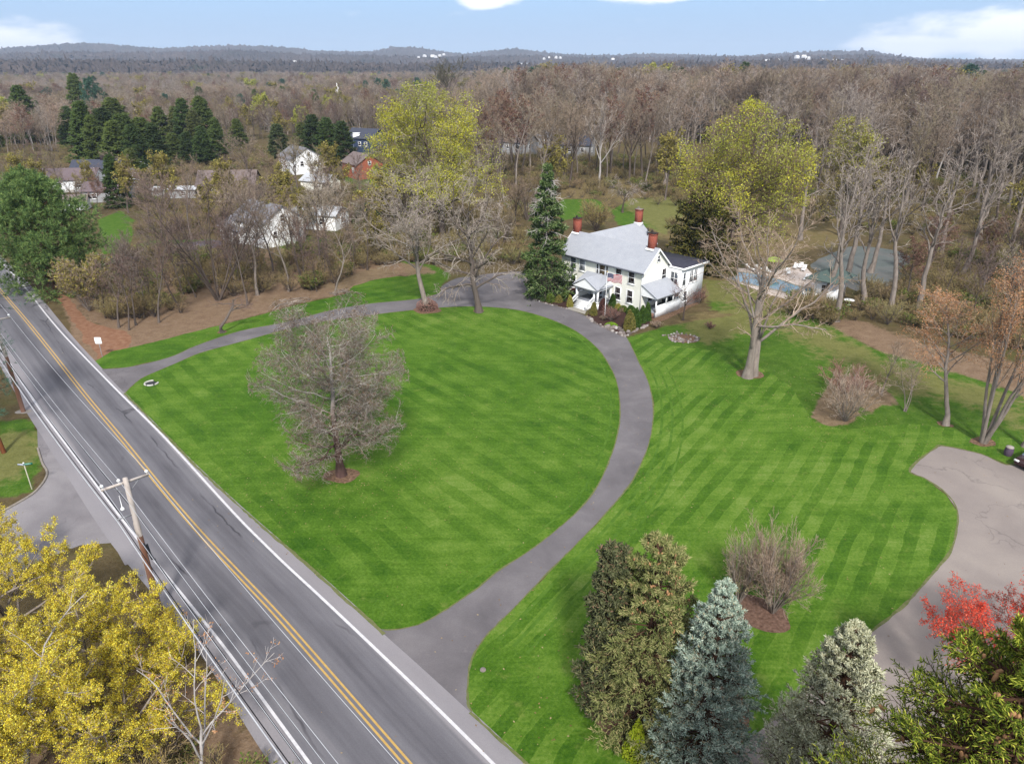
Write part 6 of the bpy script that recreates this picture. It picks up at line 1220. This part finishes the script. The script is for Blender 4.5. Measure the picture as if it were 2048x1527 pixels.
tree('elm_tree', 'large vase shaped bare elm standing above the yellow crown', 'tree', (905, 232), 112, 80, dict(r=.7, rmin=.10, trunk=.42, tip=.6, wig=.03, levels=[dict(k=10, t0=.5, t1=1., ang=24, ratio=1.3, taper=.2, trop=.05, rr=.5, n=7, wig=.07), dict(k=9, t0=.3, ang=28, ratio=.4, trop=.06, n=4), dict(k=8, t0=.2, ang=32, ratio=.45, n=3)]), 158, twig_m='elm_twig')
# trunks in front of the pool and at the wood edge on the right
for key, base, top, lab, w in (('tall0', (1642, 602), 300, 'tall bare trunk directly beside the white pool house wall', None), ('tall1', (1671, 642), 330, 'leaning tall bare trunk nearest the lawn by the pool house', None), ('tall2', (1690, 560), 250, 'bare tree whose trunk crosses the green court', None), ('tall0', (1730, 610), 320, 'slim dark trunk in the brush beyond the pool house', None), ('tall1', (1779, 624), 300, 'dark ivy clad trunk between the court and the brush', None),
                           ('tall2', (1838, 628), 300, 'thick pale trunk leaning at the brush edge right of the court', None), ('tall0', (1915, 565), 290, 'pale leaning trunk standing in the ochre brush', None), ('tall0', (2013, 522), 240, 'heavy grey trunk at the picture edge above the orange tree', None), ('tall2', (1740, 545), 270, 'thin curved trunk at the far side of the court', None), ('tall1', (1600, 480), 250, 'slender bare tree on the tan field beyond the parasol', None),
                           ('tall1', (1880, 520), 260, 'slim trunk in the olive brush past the court', None), ('tall0', (1960, 480), 240, 'bare tree among ochre brush close to the picture edge', None), ('vase0', (1560, 455), 290, 'wide bare tree on the tan field behind the pool', None), ('vase1', (2060, 600), 330, 'spreading bare tree cut by the picture edge above the grass', None)):
    T(key, 'bare_tree', lab, base, top, None, w)
tree('budding_tree', 'single trunk with rusty orange crown on the grass before the car park', 'tree', (1891, 850), 600, 190, spec('woods', r=.24, rmin=.014, tilt=(.1, .05)), 160, bark_m='bark_light', twig_m='tan_twig', leaf=('bud_rust', 7500, .065, 1, .2)); taken.append(G(1891, 850))
tree('budding_tree', 'many stemmed tree with orange haze of buds in a mulch ring before the car park', 'tree', (1966, 885), 500, 250, spec('multi', r=.17, stems=6, lean=.42, rmin=.014), 161, bark_m='bark_light', twig_m='tan_twig', leaf=('bud_rust', 11000, .065, 1, .2)); taken.append(G(1966, 885))
tree('bare_tree', 'half seen bare tree at the picture edge above the parked car', 'tree', (2052, 893), 640, 150, spec('vase', r=.3, rmin=.018), 162, bark_m='bark_light', twig_m='tan_twig'); taken.append(G(2052, 893))
# trees of the verge thicket on the other side of the loop
tree('bare_tree', 'broad many stemmed bare tree in the leaf litter above the crooked tree', 'tree', (437, 600), 330, 330, spec('multi', r=.15, stems=9, lean=.42, rmin=.020), 163, twig_m='twig'); taken.append(G(437, 600))
for key, base, top, lab in (('thin0', (238, 655), 470, 'thin bare tree nearest the white sign in the thicket'), ('thin1', (258, 660), 500, 'second thin bare stem from the white sign'), ('thin2', (272, 650), 480, 'thin stem in the middle of the roadside thicket'), ('thin0', (318, 645), 455, 'leaning thin tree at the thicket edge over the leaf litter'), ('thin1', (362, 625), 430, 'slanting thin tree between roadside thicket and broad many stemmed tree'),
                            ('wood1', (515, 590), 330, 'tall bare tree in front of the white garage wing'), ('wood3', (578, 582), 345, 'mossy bare tree in front of the white gabled house'), ('wood2', (548, 562), 350, 'pale trunked bare tree against the white gable'), ('vase2', (640, 535), 330, 'dark bare tree in front of the long white extension'), ('wood5', (670, 590), 400, 'grey tree with ragged limbs at the edge of the verge'),
                            ('thin2', (495, 610), 400, 'thin bare tree behind the short timber post'), ('wood0', (600, 560), 370, 'bare tree in the thicket between gable and verge'), ('wood4', (735, 540), 380, 'bare tree in the thicket left of the tall pale tree'), ('vase0', (700, 480), 350, 'dark forked bare tree beside the long white extension'), ('wood2', (455, 530), 320, 'bare tree above the neighbour drive'), ('thin1', (470, 590), 410, 'thin tree right next to the broad many stemmed tree'),
                            ('vase1', (330, 500), 330, 'bare tree on the neighbour lawn edge'), ('wood3', (385, 480), 310, 'bare tree before the flat white roofed outbuilding'), ('vase2', (300, 455), 340, 'reddish bare tree at the corner of the neighbour lawn'), ('rust0', (195, 425), 352, 'small reddish tree in front of the low grey house'), ('vase0', (165, 440), 330, 'forked bare tree between the big pine and the low grey house'), ('olive0', (55, 400), 305, 'yellowish budding tree behind the big pine'),
                            ('olive1', (345, 445), 385, 'low olive budding tree in the thicket below the outbuilding'), ('olive0', (660, 405), 283, 'olive yellow round tree behind the cream shed'), ('lime0', (760, 395), 330, 'bright yellow shrubby tree beside the brick house lawn'), ('vase1', (600, 400), 270, 'purple grey bare tree veiling the large white house'), ('vase0', (560, 395), 290, 'bare tree before the veiled white house'), ('vase2', (500, 370), 255, 'bare tree behind the brown roofed house'),
                            ('lime1', (530, 262), 186, 'yellow green crown beyond the arborvitae row'), ('lime0', (655, 250), 192, 'lone lime green tree below the village'), ('olive1', (470, 262), 195, 'olive yellow crown next to the arborvitae row'), ('olive0', (600, 262), 200, 'olive brown crown between two yellow green ones'), ('wood1', (1080, 400), 200, 'bare tree at the wood edge behind the tall spruce'), ('olive1', (1100, 400), 272, 'tan budding tree behind the tall spruce'),
                            ('olive0', (1330, 400), 262, 'olive tree at the wood edge left of the tall yellow green tree'), ('wood3', (1010, 420), 230, 'bare tree right of the yellow green crown'), ('wood5', (960, 440), 300, 'bare tree with dark stem behind the courtyard trees'), ('vase2', (1030, 470), 330, 'grey many limbed tree between courtyard and tall spruce'), ('multi0', (1000, 500), 400, 'twiggy bare tree at the back of the courtyard'), ('multi0', (1055, 440), 360, 'dark many stemmed bush tree left of the tall spruce')):
    T(key, {'r': 'red_tree', 'o': 'budding_tree', 'l': 'budding_tree'}.get(key[0], 'bare_tree'), lab, base, top)
# evergreens in the middle distance
for key, base, top, lab, w in (('hemlock0', (170, 260), 148, 'dark tall spruce, twin of the bluish one on the hill side', 40), ('pinefar', (200, 268), 158, 'bluish tall pine leaning beside the dark spruce', 50), ('hemlock1', (62, 285), 172, 'dark ragged spruce alone above the ranch house trees', 50), ('arbor0', (188, 340), 208, 'dark green conifer at the near end of the evergreen clump', 52), ('hemlock0', (225, 335), 218, 'brownish conifer second in the evergreen clump', 70),
                               ('arbor1', (262, 335), 232, 'broad conifer in the middle of the evergreen clump', 60), ('hemlock1', (298, 340), 236, 'broad green conifer at the far end of the evergreen clump', 62), ('hemlock0', (243, 300), 197, 'dark conifer peak behind the evergreen clump', 60), ('arbor0', (275, 380), 300, 'yellow green narrow conifer beside the low grey house', 36), ('hemlock1', (380, 305), 198, 'tall conifer at one end of the arborvitae row', 44),
                               ('hemlock0', (415, 305), 194, 'tall dark conifer in the arborvitae row', 52), ('arbor1', (352, 318), 268, 'short dark conifer in front of the arborvitae row', 34), ('arbor0', (382, 325), 266, 'short olive conifer before the tall conifers', 32), ('arbor1', (412, 330), 255, 'lighter green conifer before the tall dark one', 36), ('hemlock1', (632, 322), 230, 'dark hemlock left of the slate roofed blue house', 46), ('hemlock0', (660, 325), 236, 'dark hemlock in the middle before the blue house', 46),
                               ('hemlock1', (690, 330), 243, 'dark hemlock closest to the white chimney stack', 44), ('arbor1', (560, 315), 250, 'dim conifer behind the veiled white house', 36), ('pinefar', (735, 208), 162, 'dark far pine, small one left of the pair above the village', 20), ('pinefar', (760, 212), 158, 'dark far pine, taller of the pair above the village', 26), ('pinefar', (776, 218), 160, 'dark far pine behind the taller of the pair', 22), ('pinefar', (837, 212), 157, 'lone dark pine above the white terrace', 24), ('hemlock1', (1025, 215), 168, 'single conifer tip in the far wood above the spruce', 26),
                               ('hemlock0', (240, 415), 310, 'dark conifer behind the low grey house', 40), ('arbor0', (480, 300), 240, 'dark conifer among grey twigs beside the veiled white house', 30), ('hemlock1', (205, 345), 232, 'dark olive conifer low in the evergreen clump beside the ranch house', 46), ('arbor0', (245, 350), 246, 'olive conifer low in the middle of the evergreen clump', 50), ('hemlock0', (282, 352), 250, 'mid green conifer low at the far side of the evergreen clump', 52), ('arbor1', (318, 340), 250, 'dim green conifer between evergreen clump and arborvitae row', 44), ('hemlock1', (330, 300), 214, 'dark brown green conifer behind the gap in the evergreens', 40), ('arbor0', (362, 300), 216, 'slender dark conifer behind the arborvitae row', 34), ('hemlock0', (400, 315), 222, 'dark conifer filling the middle of the arborvitae row', 40), ('hemlock0', (150, 300), 214, 'dark conifer below the twin spruces', 44), ('arbor1', (440, 320), 240, 'yellowish green conifer at the far end of the arborvitae row', 34), ('hemlock0', (610, 318), 246, 'dark hemlock at the outer side of the hemlock group', 40), ('arbor0', (300, 392), 330, 'olive conifer before the flat white roofed outbuilding', 30),
                               ('arbor1', (735, 450), 408, 'dark green young pine in the thicket near the yellow green crown', 46)):
    T(key, 'conifer_tree', lab, base, top, None, w * (1.25 if key[:4] != 'pine' else 1.0))
# scattered individual trees, zone by zone
def zone_trees(px, n, mind, keys, name, label, group, h0, h1, cat='tree', wsc=1.0):
    for q in scatter(px, n, mind):
        k = keys[RW.integers(len(keys))]; put(k, name, label, q, RW.uniform(h0, h1), RW.uniform(0, 6.28), group, wsc * RW.uniform(.85, 1.15), cat)
WOODS = [k for k in LIB if k.startswith('wood')] + ['vase0', 'vase1']
zone_trees([(1350, 380), (1500, 400), (1640, 430), (1760, 450), (2048, 500), (2250, 540), (2250, 350), (2048, 330), (1350, 318)], 100, 5.0, WOODS + ['tall0', 'tall1', 'tall2', 'tall0', 'tall1', 'vase2', 'pale1'], 'wood_tree', 'tall bare tree of the wood edge behind the pool and field', 'bare trees of the wood edge behind the pool', 22, 28)
zone_trees([(940, 372), (1060, 378), (1200, 372), (1350, 378), (1350, 318), (940, 318)], 55, 5.0, WOODS + ['vase2', 'tall2', 'rust0'], 'wood_tree', 'tall bare tree of the wood behind the farmhouse', 'bare trees of the wood behind the farmhouse', 21, 26)
zone_trees([(0, 420), (120, 400), (260, 430), (420, 470), (760, 520), (830, 500), (820, 400), (700, 400), (560, 420), (420, 400), (280, 420), (260, 395), (0, 380)], 52, 4.5, ['thin0', 'thin1', 'thin2', 'multi0', 'wood1', 'wood3', 'olive0', 'olive1', 'vase1'], 'thicket_tree', 'bare young tree of the thicket around the neighbouring white houses', 'bare trees round the neighbouring houses', 8, 15)
zone_trees([(420, 300), (560, 300), (720, 300), (720, 222), (420, 222)], 18, 6.0, ['olive0', 'olive1', 'olive0', 'lime1'], 'budding_tree', 'olive yellow budding tree between the dark conifers and the village', 'budding trees below the village', 12, 17)
zone_trees([(1340, 400), (1640, 430), (1900, 480), (2100, 520), (2100, 420), (1640, 380), (1340, 370)], 14, 6.0, ['olive0', 'olive1'], 'budding_tree', 'olive green budding tree low in the wood edge behind the pool', 'budding trees of the wood edge', 8, 14)
zone_trees([(0, 330), (160, 330), (420, 300), (420, 250), (0, 250)], 22, 6.0, ['wood0', 'wood3', 'rust0', 'rust1', 'olive0', 'vase1', 'vase2'], 'wood_tree', 'bare tree among the dark conifers beyond the ranch house', 'bare trees among the dark conifers', 12, 19)
zone_trees([(210, 640), (330, 640), (430, 610), (640, 585), (760, 540), (760, 520), (560, 520), (420, 530), (300, 545), (190, 590)], 46, 2.6, ['thin0', 'thin1', 'thin2', 'thin2'], 'thicket_tree', 'thin bare sapling in the leaf littered thicket along the verge', 'bare saplings in the verge thicket', 6, 11)
zone_trees([(1700, 640), (1850, 640), (2048, 690), (2200, 720), (2200, 560), (1850, 540), (1720, 600)], 22, 4.0, ['thin0', 'thin1', 'thin2', 'multi0', 'rust1'], 'thicket_tree', 'bare young tree in the ochre brush beyond the leaf band', 'bare young trees in the ochre brush', 7, 13)
# ------------------------------------------------------------------ the far forest and the undergrowth, one object each
def stuff_forest(name, pts, rot, scl, idx, keys, split_parts=True):
    hold = bpy.data.collections.new(name + ' kinds')
    for i, k in enumerate(keys):
        h0, parts = LIB[k]; me_ = join_meshes('%s_%02d' % (name, i), [p[1] for p in parts]); hold.objects.link(bpy.data.objects.new('%s_%02d' % (name, i), me_))
    me = bpy.data.meshes.new(name); me.vertices.add(len(pts)); me.vertices.foreach_set('co', np.asarray(pts, np.float32).ravel())
    a = me.attributes.new('turn', 'FLOAT_VECTOR', 'POINT'); a.data.foreach_set('vector', np.stack([0 * rot, 0 * rot, rot], -1).astype(np.float32).ravel())
    a = me.attributes.new('size', 'FLOAT_VECTOR', 'POINT'); a.data.foreach_set('vector', scl.astype(np.float32).ravel())
    a = me.attributes.new('pick', 'INT', 'POINT'); a.data.foreach_set('value', idx.astype(np.int32))
    o = link(bpy.data.objects.new(name, me)); tag(o, kind='stuff')
    ng = bpy.data.node_groups.new(name, 'GeometryNodeTree'); ng.interface.new_socket('Geometry', in_out='INPUT', socket_type='NodeSocketGeometry'); ng.interface.new_socket('Geometry', in_out='OUTPUT', socket_type='NodeSocketGeometry')
    n_ = ng.nodes; l_ = ng.links; gi = n_.new('NodeGroupInput'); go = n_.new('NodeGroupOutput'); ip = n_.new('GeometryNodeInstanceOnPoints'); ci = n_.new('GeometryNodeCollectionInfo')
    ci.inputs['Collection'].default_value = hold; ci.inputs['Separate Children'].default_value = True; ci.inputs['Reset Children'].default_value = True
    def na(nm, t): q = n_.new('GeometryNodeInputNamedAttribute'); q.data_type = t; q.inputs['Name'].default_value = nm; return [s for s in q.outputs if s.enabled and s.name == 'Attribute'][0]
    l_.new(gi.outputs[0], ip.inputs['Points']); l_.new(ci.outputs[0], ip.inputs['Instance']); ip.inputs['Pick Instance'].default_value = True
    l_.new(na('pick', 'INT'), ip.inputs['Instance Index']); l_.new(na('turn', 'FLOAT_VECTOR'), ip.inputs['Rotation']); l_.new(na('size', 'FLOAT_VECTOR'), ip.inputs['Scale'])
    l_.new(ip.outputs[0], go.inputs[0]); md = o.modifiers.new('planting', 'NODES'); md.node_group = ng
    return o
def join_meshes(name, ms):
    V = []; Q4 = []; M4 = []; off = 0; T3 = []; M3 = []
    out_m = []
    for i, me_ in enumerate(ms):
        n = len(me_.vertices); co = np.empty(n * 3, np.float32); me_.vertices.foreach_get('co', co); lt = np.empty(len(me_.polygons), np.int32); me_.polygons.foreach_get('loop_total', lt); vi = np.empty(len(me_.loops), np.int32); me_.loops.foreach_get('vertex_index', vi)
        V.append(co.reshape(-1, 3)); st = np.concatenate([[0], np.cumsum(lt)[:-1]])
        q = st[lt == 4][:, None] + np.arange(4); t = st[lt == 3][:, None] + np.arange(3)
        Q4.append(vi[q] + off); M4.append(np.full(len(q), i)); T3.append(vi[t].reshape(-1, 3) + off); M3.append(np.full(len(t), i)); off += n; out_m.append(me_.materials[0])
    me_ = mesh_np(name, np.concatenate(V), np.concatenate(Q4), np.concatenate(T3), np.concatenate(M4), np.concatenate(M3))
    for m_ in out_m: me_.materials.append(m_)
    return me_
def wedge(n, d0, d1, power=2.0, ang=41):
    u = RW.random(n); d = (d0 ** power + (d1 ** power - d0 ** power) * u) ** (1 / power); a = np.radians(RW.uniform(-ang, ang, n)); return np.stack([d * np.sin(a), d * np.cos(a)], -1)
FK = WOODS + ['tanwood0', 'tanwood1', 'greywood0', 'darkwood0', 'vase2', 'pale0', 'rust0', 'olive0', 'lime0', 'hemlock0', 'pinefar']
pts = np.concatenate([wedge(9000, 250, 620, 2.0), wedge(15000, 600, 1900, 1.7)])
az_ = np.degrees(np.arctan2(pts[:, 0], pts[:, 1])); dd = np.hypot(pts[:, 0], pts[:, 1])
front = np.where(az_ > -2.5, 345 - 25 * np.clip((az_ - 5) / 20, 0, 1) - 90 * np.clip((az_ - 18) / 18, 0, 1), 345)
keep = dd > front
keep &= ~((az_ < -4) & (dd < 640) & (RW.random(len(dd)) < .35))
for hx, hy, rr in [(*G(642, 214), 16), (*G(690, 214), 16), (*G(820, 204), 18), (*G(845, 206), 22), (*G(668, 214), 20), (*G(640, 226), 22), (*G(668, 228), 22), (*G(690, 228), 20), (*G(820, 222), 20), (*G(850, 222), 22), (*G(730, 300), 16), (*G(716, 320), 10), (*G(530, 266), 12), (*G(655, 254), 12), (*G(908, 236), 14)]: keep &= np.hypot(pts[:, 0] - hx, pts[:, 1] - hy) > rr
for px in ((1112, 300), (1180, 318), (1050, 312)): q = G(*px); keep &= np.hypot(pts[:, 0] - q[0] + 3, pts[:, 1] - q[1] - 3) > 8
pts = pts[keep]; az_ = az_[keep]; dd = dd[keep]; n = len(pts)
right_ = np.clip((az_ + 3) / 8, 0, 1)
hgt = np.where(RW.random(n) < right_, RW.uniform(21, 29, n), RW.uniform(11, 18, n)); hgt = np.where(dd > 700, RW.uniform(12, 18, n) + 5 * right_, hgt)
pn = np.sin(pts[:, 0] / 41 + 1) + np.sin(pts[:, 1] / 63 + pts[:, 0] / 90) + np.sin((pts[:, 0] - pts[:, 1]) / 37 + 2) + RW.normal(0, .55, n)
pick = RW.integers(0, len(WOODS), n); u = RW.random(n)
pick = np.where(pn > 1.1, FK.index('tanwood0') + RW.integers(0, 2, n), pick); pick = np.where((pn < -1.0) & (RW.random(n) < .6), FK.index('darkwood0'), pick); pick = np.where((np.abs(pn) < .3) & (RW.random(n) < .5), FK.index('greywood0'), pick)
hgt = hgt * (1 + .11 * np.sin(pts[:, 0] / 23) * np.sin(pts[:, 1] / 31 + 1) + RW.normal(0, .07, n))
for a, b, k in ((0, .06, 'vase2'), (.06, .12, 'pale0'), (.12, .16, 'rust0'), (.17, .20, 'olive0'), (.20, .204, 'lime0'), (.225, .235, 'hemlock0'), (.235, .24, 'pinefar')): pick[(u >= a) & (u < b)] = FK.index(k)
pick[(pick >= len(WOODS) + 4) & (az_ > 0) & (dd < 500) & (u > .17)] = 0
band = (dd > 780) & (dd < 1000) & (az_ < -14) & (u > .6); pick[band] = FK.index('pale0')
h0 = np.array([LIB[k][0] for k in FK])[pick]; s = hgt / h0; ws = s * np.where(dd > 500, 1.35, 1.0)
stuff_forest('forest', np.concatenate([pts, np.zeros((n, 1))], 1), RW.uniform(0, 6.28, n), np.stack([ws, ws, s], -1), pick, FK)
# undergrowth
UK = ['brush0', 'brush1', 'brush2', 'greenbrush0', 'greenbrush1']
ug = []
for px, n, mind in (([(1000, 395), (1340, 400), (1640, 445), (1800, 470), (2048, 560), (2300, 620), (2300, 380), (2048, 340), (1000, 315)], 1500, 0), ([(1690, 640), (1850, 660), (2048, 720), (2300, 780), (2300, 560), (1850, 500), (1800, 560), (1720, 600)], 420, 0), ([(210, 640), (330, 640), (430, 605), (640, 580), (760, 535), (860, 530), (1040, 530), (1040, 420), (830, 400), (560, 420), (280, 430), (270, 500), (190, 590)], 1150, 0), ([(-60, 420), (280, 420), (420, 400), (830, 400), (1000, 395), (1000, 300), (-60, 300)], 900, 0), ([(1280, 400), (1480, 430), (1480, 480), (1340, 470)], 25, 0), ([(1560, 620), (1660, 620), (1680, 655), (1600, 640)], 22, 0), ([(-60, 1500), (330, 1400), (480, 1500), (520, 1600), (-60, 1800)], 26, 0)):
    P = GL(px); lo, hi = P.min(0), P.max(0); C_ = RW.uniform(lo, hi, (n * 12, 2)); C_ = C_[sdf(P, C_[:, 0], C_[:, 1]) > 0][:n]; ug.append(C_)
pts = np.concatenate(ug); keep = np.ones(len(pts), bool)
for px, rr in (((560, 480), 13), ((480, 480), 8), ((640, 460), 9), ((455, 395), 12), ((140, 380), 12), ((220, 380), 8), ((225, 398), 8), ((360, 392), 8), ((570, 350), 12), ((690, 355), 9), ((625, 380), 7), ((230, 450), 9), ((250, 490), 9), ((330, 490), 10), ((390, 490), 8), ((725, 365), 9), ((1330, 430), 12), ((1150, 415), 10)): q = G(*px); keep &= np.hypot(pts[:, 0] - q[0], pts[:, 1] - q[1]) > rr
P = GL([(180, 575), (330, 560), (430, 545), (640, 500), (640, 560), (430, 620), (300, 650)]); ins = sdf(P, pts[:, 0], pts[:, 1]) > 0; keep &= ~(ins & (RW.random(len(pts)) < .4))
pts = pts[keep]; n = len(pts); s = RW.uniform(.45, 1.15, n)
stuff_forest('undergrowth', np.concatenate([pts, np.zeros((n, 1))], 1), RW.uniform(0, 6.28, n), np.stack([s, s, s * RW.uniform(.7, 1.2, n)], -1), np.where(RW.random(n) < .22, RW.integers(3, 5, n), RW.integers(0, 3, n)), UK)

# ------------------------------------------------------------------ wooded hills to the horizon
def hill(name, d0, d1, d2, crest, seed, mat, bump, ncol=1500, nrow=34):
    r = np.random.default_rng(seed); a = np.radians(np.linspace(-48, 48, ncol)); px = CX + FPX * np.tan(a) / math.cos(PITCH) * 1.0
    cy = np.interp(px, [c[0] for c in crest], [c[1] for c in crest]); hc = CAMH - (cy - HOR) / FPX * d1 * np.cos(a) * .92
    t = np.linspace(0, 1, nrow); D = d0 + (d1 - d0) * t; up = np.sin(t * math.pi / 2) ** 1.3
    D = np.concatenate([D, [d1 + (d2 - d1) * .25, d1 + (d2 - d1) * .6, d2]]); up = np.concatenate([up, [.97, .7, .1]])
    Zz = -2 + (hc[None] + 2) * up[:, None]
    k = np.cumsum(r.normal(0, 1, (len(D), ncol)), 1); 
    def sm(x, w): return np.apply_along_axis(lambda q: np.convolve(q, np.ones(w) / w, 'same'), 1, x)
    un = sm(r.normal(0, 1, (len(D), ncol)), 41) * 10 * np.sin(np.clip(up, 0, 1) * math.pi)[:, None]
    Zz = Zz + un + bump * (np.abs(r.normal(0, 1, (len(D), ncol))) * .45 + np.abs(sm(r.normal(0, 1, (len(D), ncol)), 4)) * .9) * np.clip(up * 3, 0, 1)[:, None]
    X_ = D[:, None] * np.sin(a)[None] + r.normal(0, 3, (len(D), ncol)); Y_ = D[:, None] * np.cos(a)[None] + r.normal(0, 4, (len(D), ncol))
    ii = np.arange(len(D) * ncol).reshape(len(D), ncol); Q = np.stack([ii[:-1, :-1], ii[:-1, 1:], ii[1:, 1:], ii[1:, :-1]], -1).reshape(-1, 4)
    me = mesh_np(name, np.stack([X_, Y_, Zz], -1), Q); me.materials.append(mat); return tag(link(bpy.data.objects.new(name, me)), kind='structure'), (a, D, Zz)
m = Mat('wooded hillside', .95, .05); v = m.co(); n1 = m.noise(v, .004, 6, .6); n2 = m.noise(v, .05, 5, .75)
col = m.ramp(m.math('ADD', m.math('MULTIPLY', n1, .5), m.math('MULTIPLY', n2, .5)), [(.3, C(50, 46, 44)), (.45, C(80, 70, 66)), (.58, C(104, 90, 84)), (.72, C(136, 120, 110))])
col = m.mix(m.math('MULTIPLY', m.step(m.noise(v, .012, 4), .6, .7), .6), col, C(54, 66, 46)); m.color(col)
hill('hills', 1650, 2300, 3000, [(-800, 132), (0, 131), (200, 130), (430, 131), (600, 133), (800, 137), (950, 133), (1100, 137), (1300, 134), (1500, 131), (1700, 130), (1850, 134), (2048, 141), (2800, 142)], 301, m.m, 11)
_, (ha, hd, hz_) = hill('hills', 2900, 3900, 4600, [(-800, 118), (0, 117), (100, 112), (300, 114), (470, 108), (640, 117), (760, 118), (900, 121), (1040, 118), (1200, 122), (1400, 122), (1560, 120), (1740, 116), (1850, 127), (2048, 131), (2800, 132)], 302, m.m, 12)
hill('hills', 4800, 5800, 7000, [(-800, 108), (0, 105), (100, 98), (180, 94), (250, 99), (330, 104), (470, 98), (560, 101), (640, 108), (740, 110), (790, 101), (840, 103), (890, 110), (930, 114), (960, 110), (1030, 104), (1080, 110), (1140, 115), (1220, 116), (1300, 113), (1400, 116), (1480, 118), (1560, 113), (1640, 109), (1740, 108), (1790, 118), (1850, 123), (2048, 125), (2800, 124)], 303, m.m, 13)
def on_hill(px, py):                       # the point of the middle ridge seen at this place
    a = math.atan((px - CX) * math.cos(PITCH) / FPX); c = int(np.argmin(abs(ha - a)))
    for i in range(len(hd)):
        e = (hz_[i, c] - CAMH) / (hd[i] * math.cos(a)); 
        if HOR - e * FPX / .92 <= py: return hd[i] * math.sin(a), hd[i] * math.cos(a), hz_[i, c]
    return None
MT['far_white'] = plain('white far house', C(244, 243, 240, .75), C(226, 225, 224, .75), .05); MT['far_roof'] = plain('far roof', C(150, 150, 156))
fh = Geo(); fh.prism([(-5, 0), (5, 0), (5, 7), (0, 11), (-5, 7)], 'y', -9, 9); fm = fh.mesh('far_house'); fm.materials.append(MT['far_white'])
for px, py in [(838, 118), (850, 117), (866, 117), (880, 116), (888, 114), (872, 118), (1098, 121), (1112, 119), (1120, 122), (1088, 122), (1225, 122), (1492, 129), (1520, 128), (1534, 127), (1555, 128), (1592, 123), (1606, 122), (1614, 123), (1612, 130), (1624, 129), (1634, 130), (1642, 125), (1668, 127), (1682, 127), (1688, 128), (1664, 126), (590, 126), (105, 126)]:
    q = on_hill(px, py + 1.5)
    if q is None: continue
    o = link(bpy.data.objects.new('hillside_house', fm)); o.location = (q[0], q[1], q[2] + 4); o.rotation_euler = (0, 0, RW.uniform(0, 3.1)); s = RW.uniform(.5, 1.05); o.scale = (s, s, s)
    tag(o, 'tiny white house on the far wooded hillside', 'house', 'white houses on the far hillside')
q = on_hill(1030, 134)
if q:
    b = empty('distant_building', q, 0, 'long pale building complex on the far hillside above the wood', 'building'); g = Geo(); g.box(-130, -30, -20, 20, -6, 4); g.box(-30, 50, -20, 30, -6, 12); g.box(50, 100, -20, 20, -6, 6); g.build('wall', MT['far_white'], b); g = Geo(); g.box(-32, 52, -22, 32, 12, 14); g.build('roof', MT['far_roof'], b)
# ------------------------------------------------------------------ haze
g = Geo(); g.box(-9400, 9400, -300, 9600, -3, 260); hm = bpy.data.materials.new('haze'); hm.use_nodes = True; hn = hm.node_tree.nodes; hn.clear()
pv = hn.new('ShaderNodeVolumePrincipled'); pv.inputs['Color'].default_value = (.66, .80, 1, 1); pv.inputs['Density'].default_value = .00010; pv.inputs['Anisotropy'].default_value = .2; ho = hn.new('ShaderNodeOutputMaterial'); hm.node_tree.links.new(pv.outputs[0], ho.inputs['Volume'])
tag(g.build('haze', hm), kind='stuff')
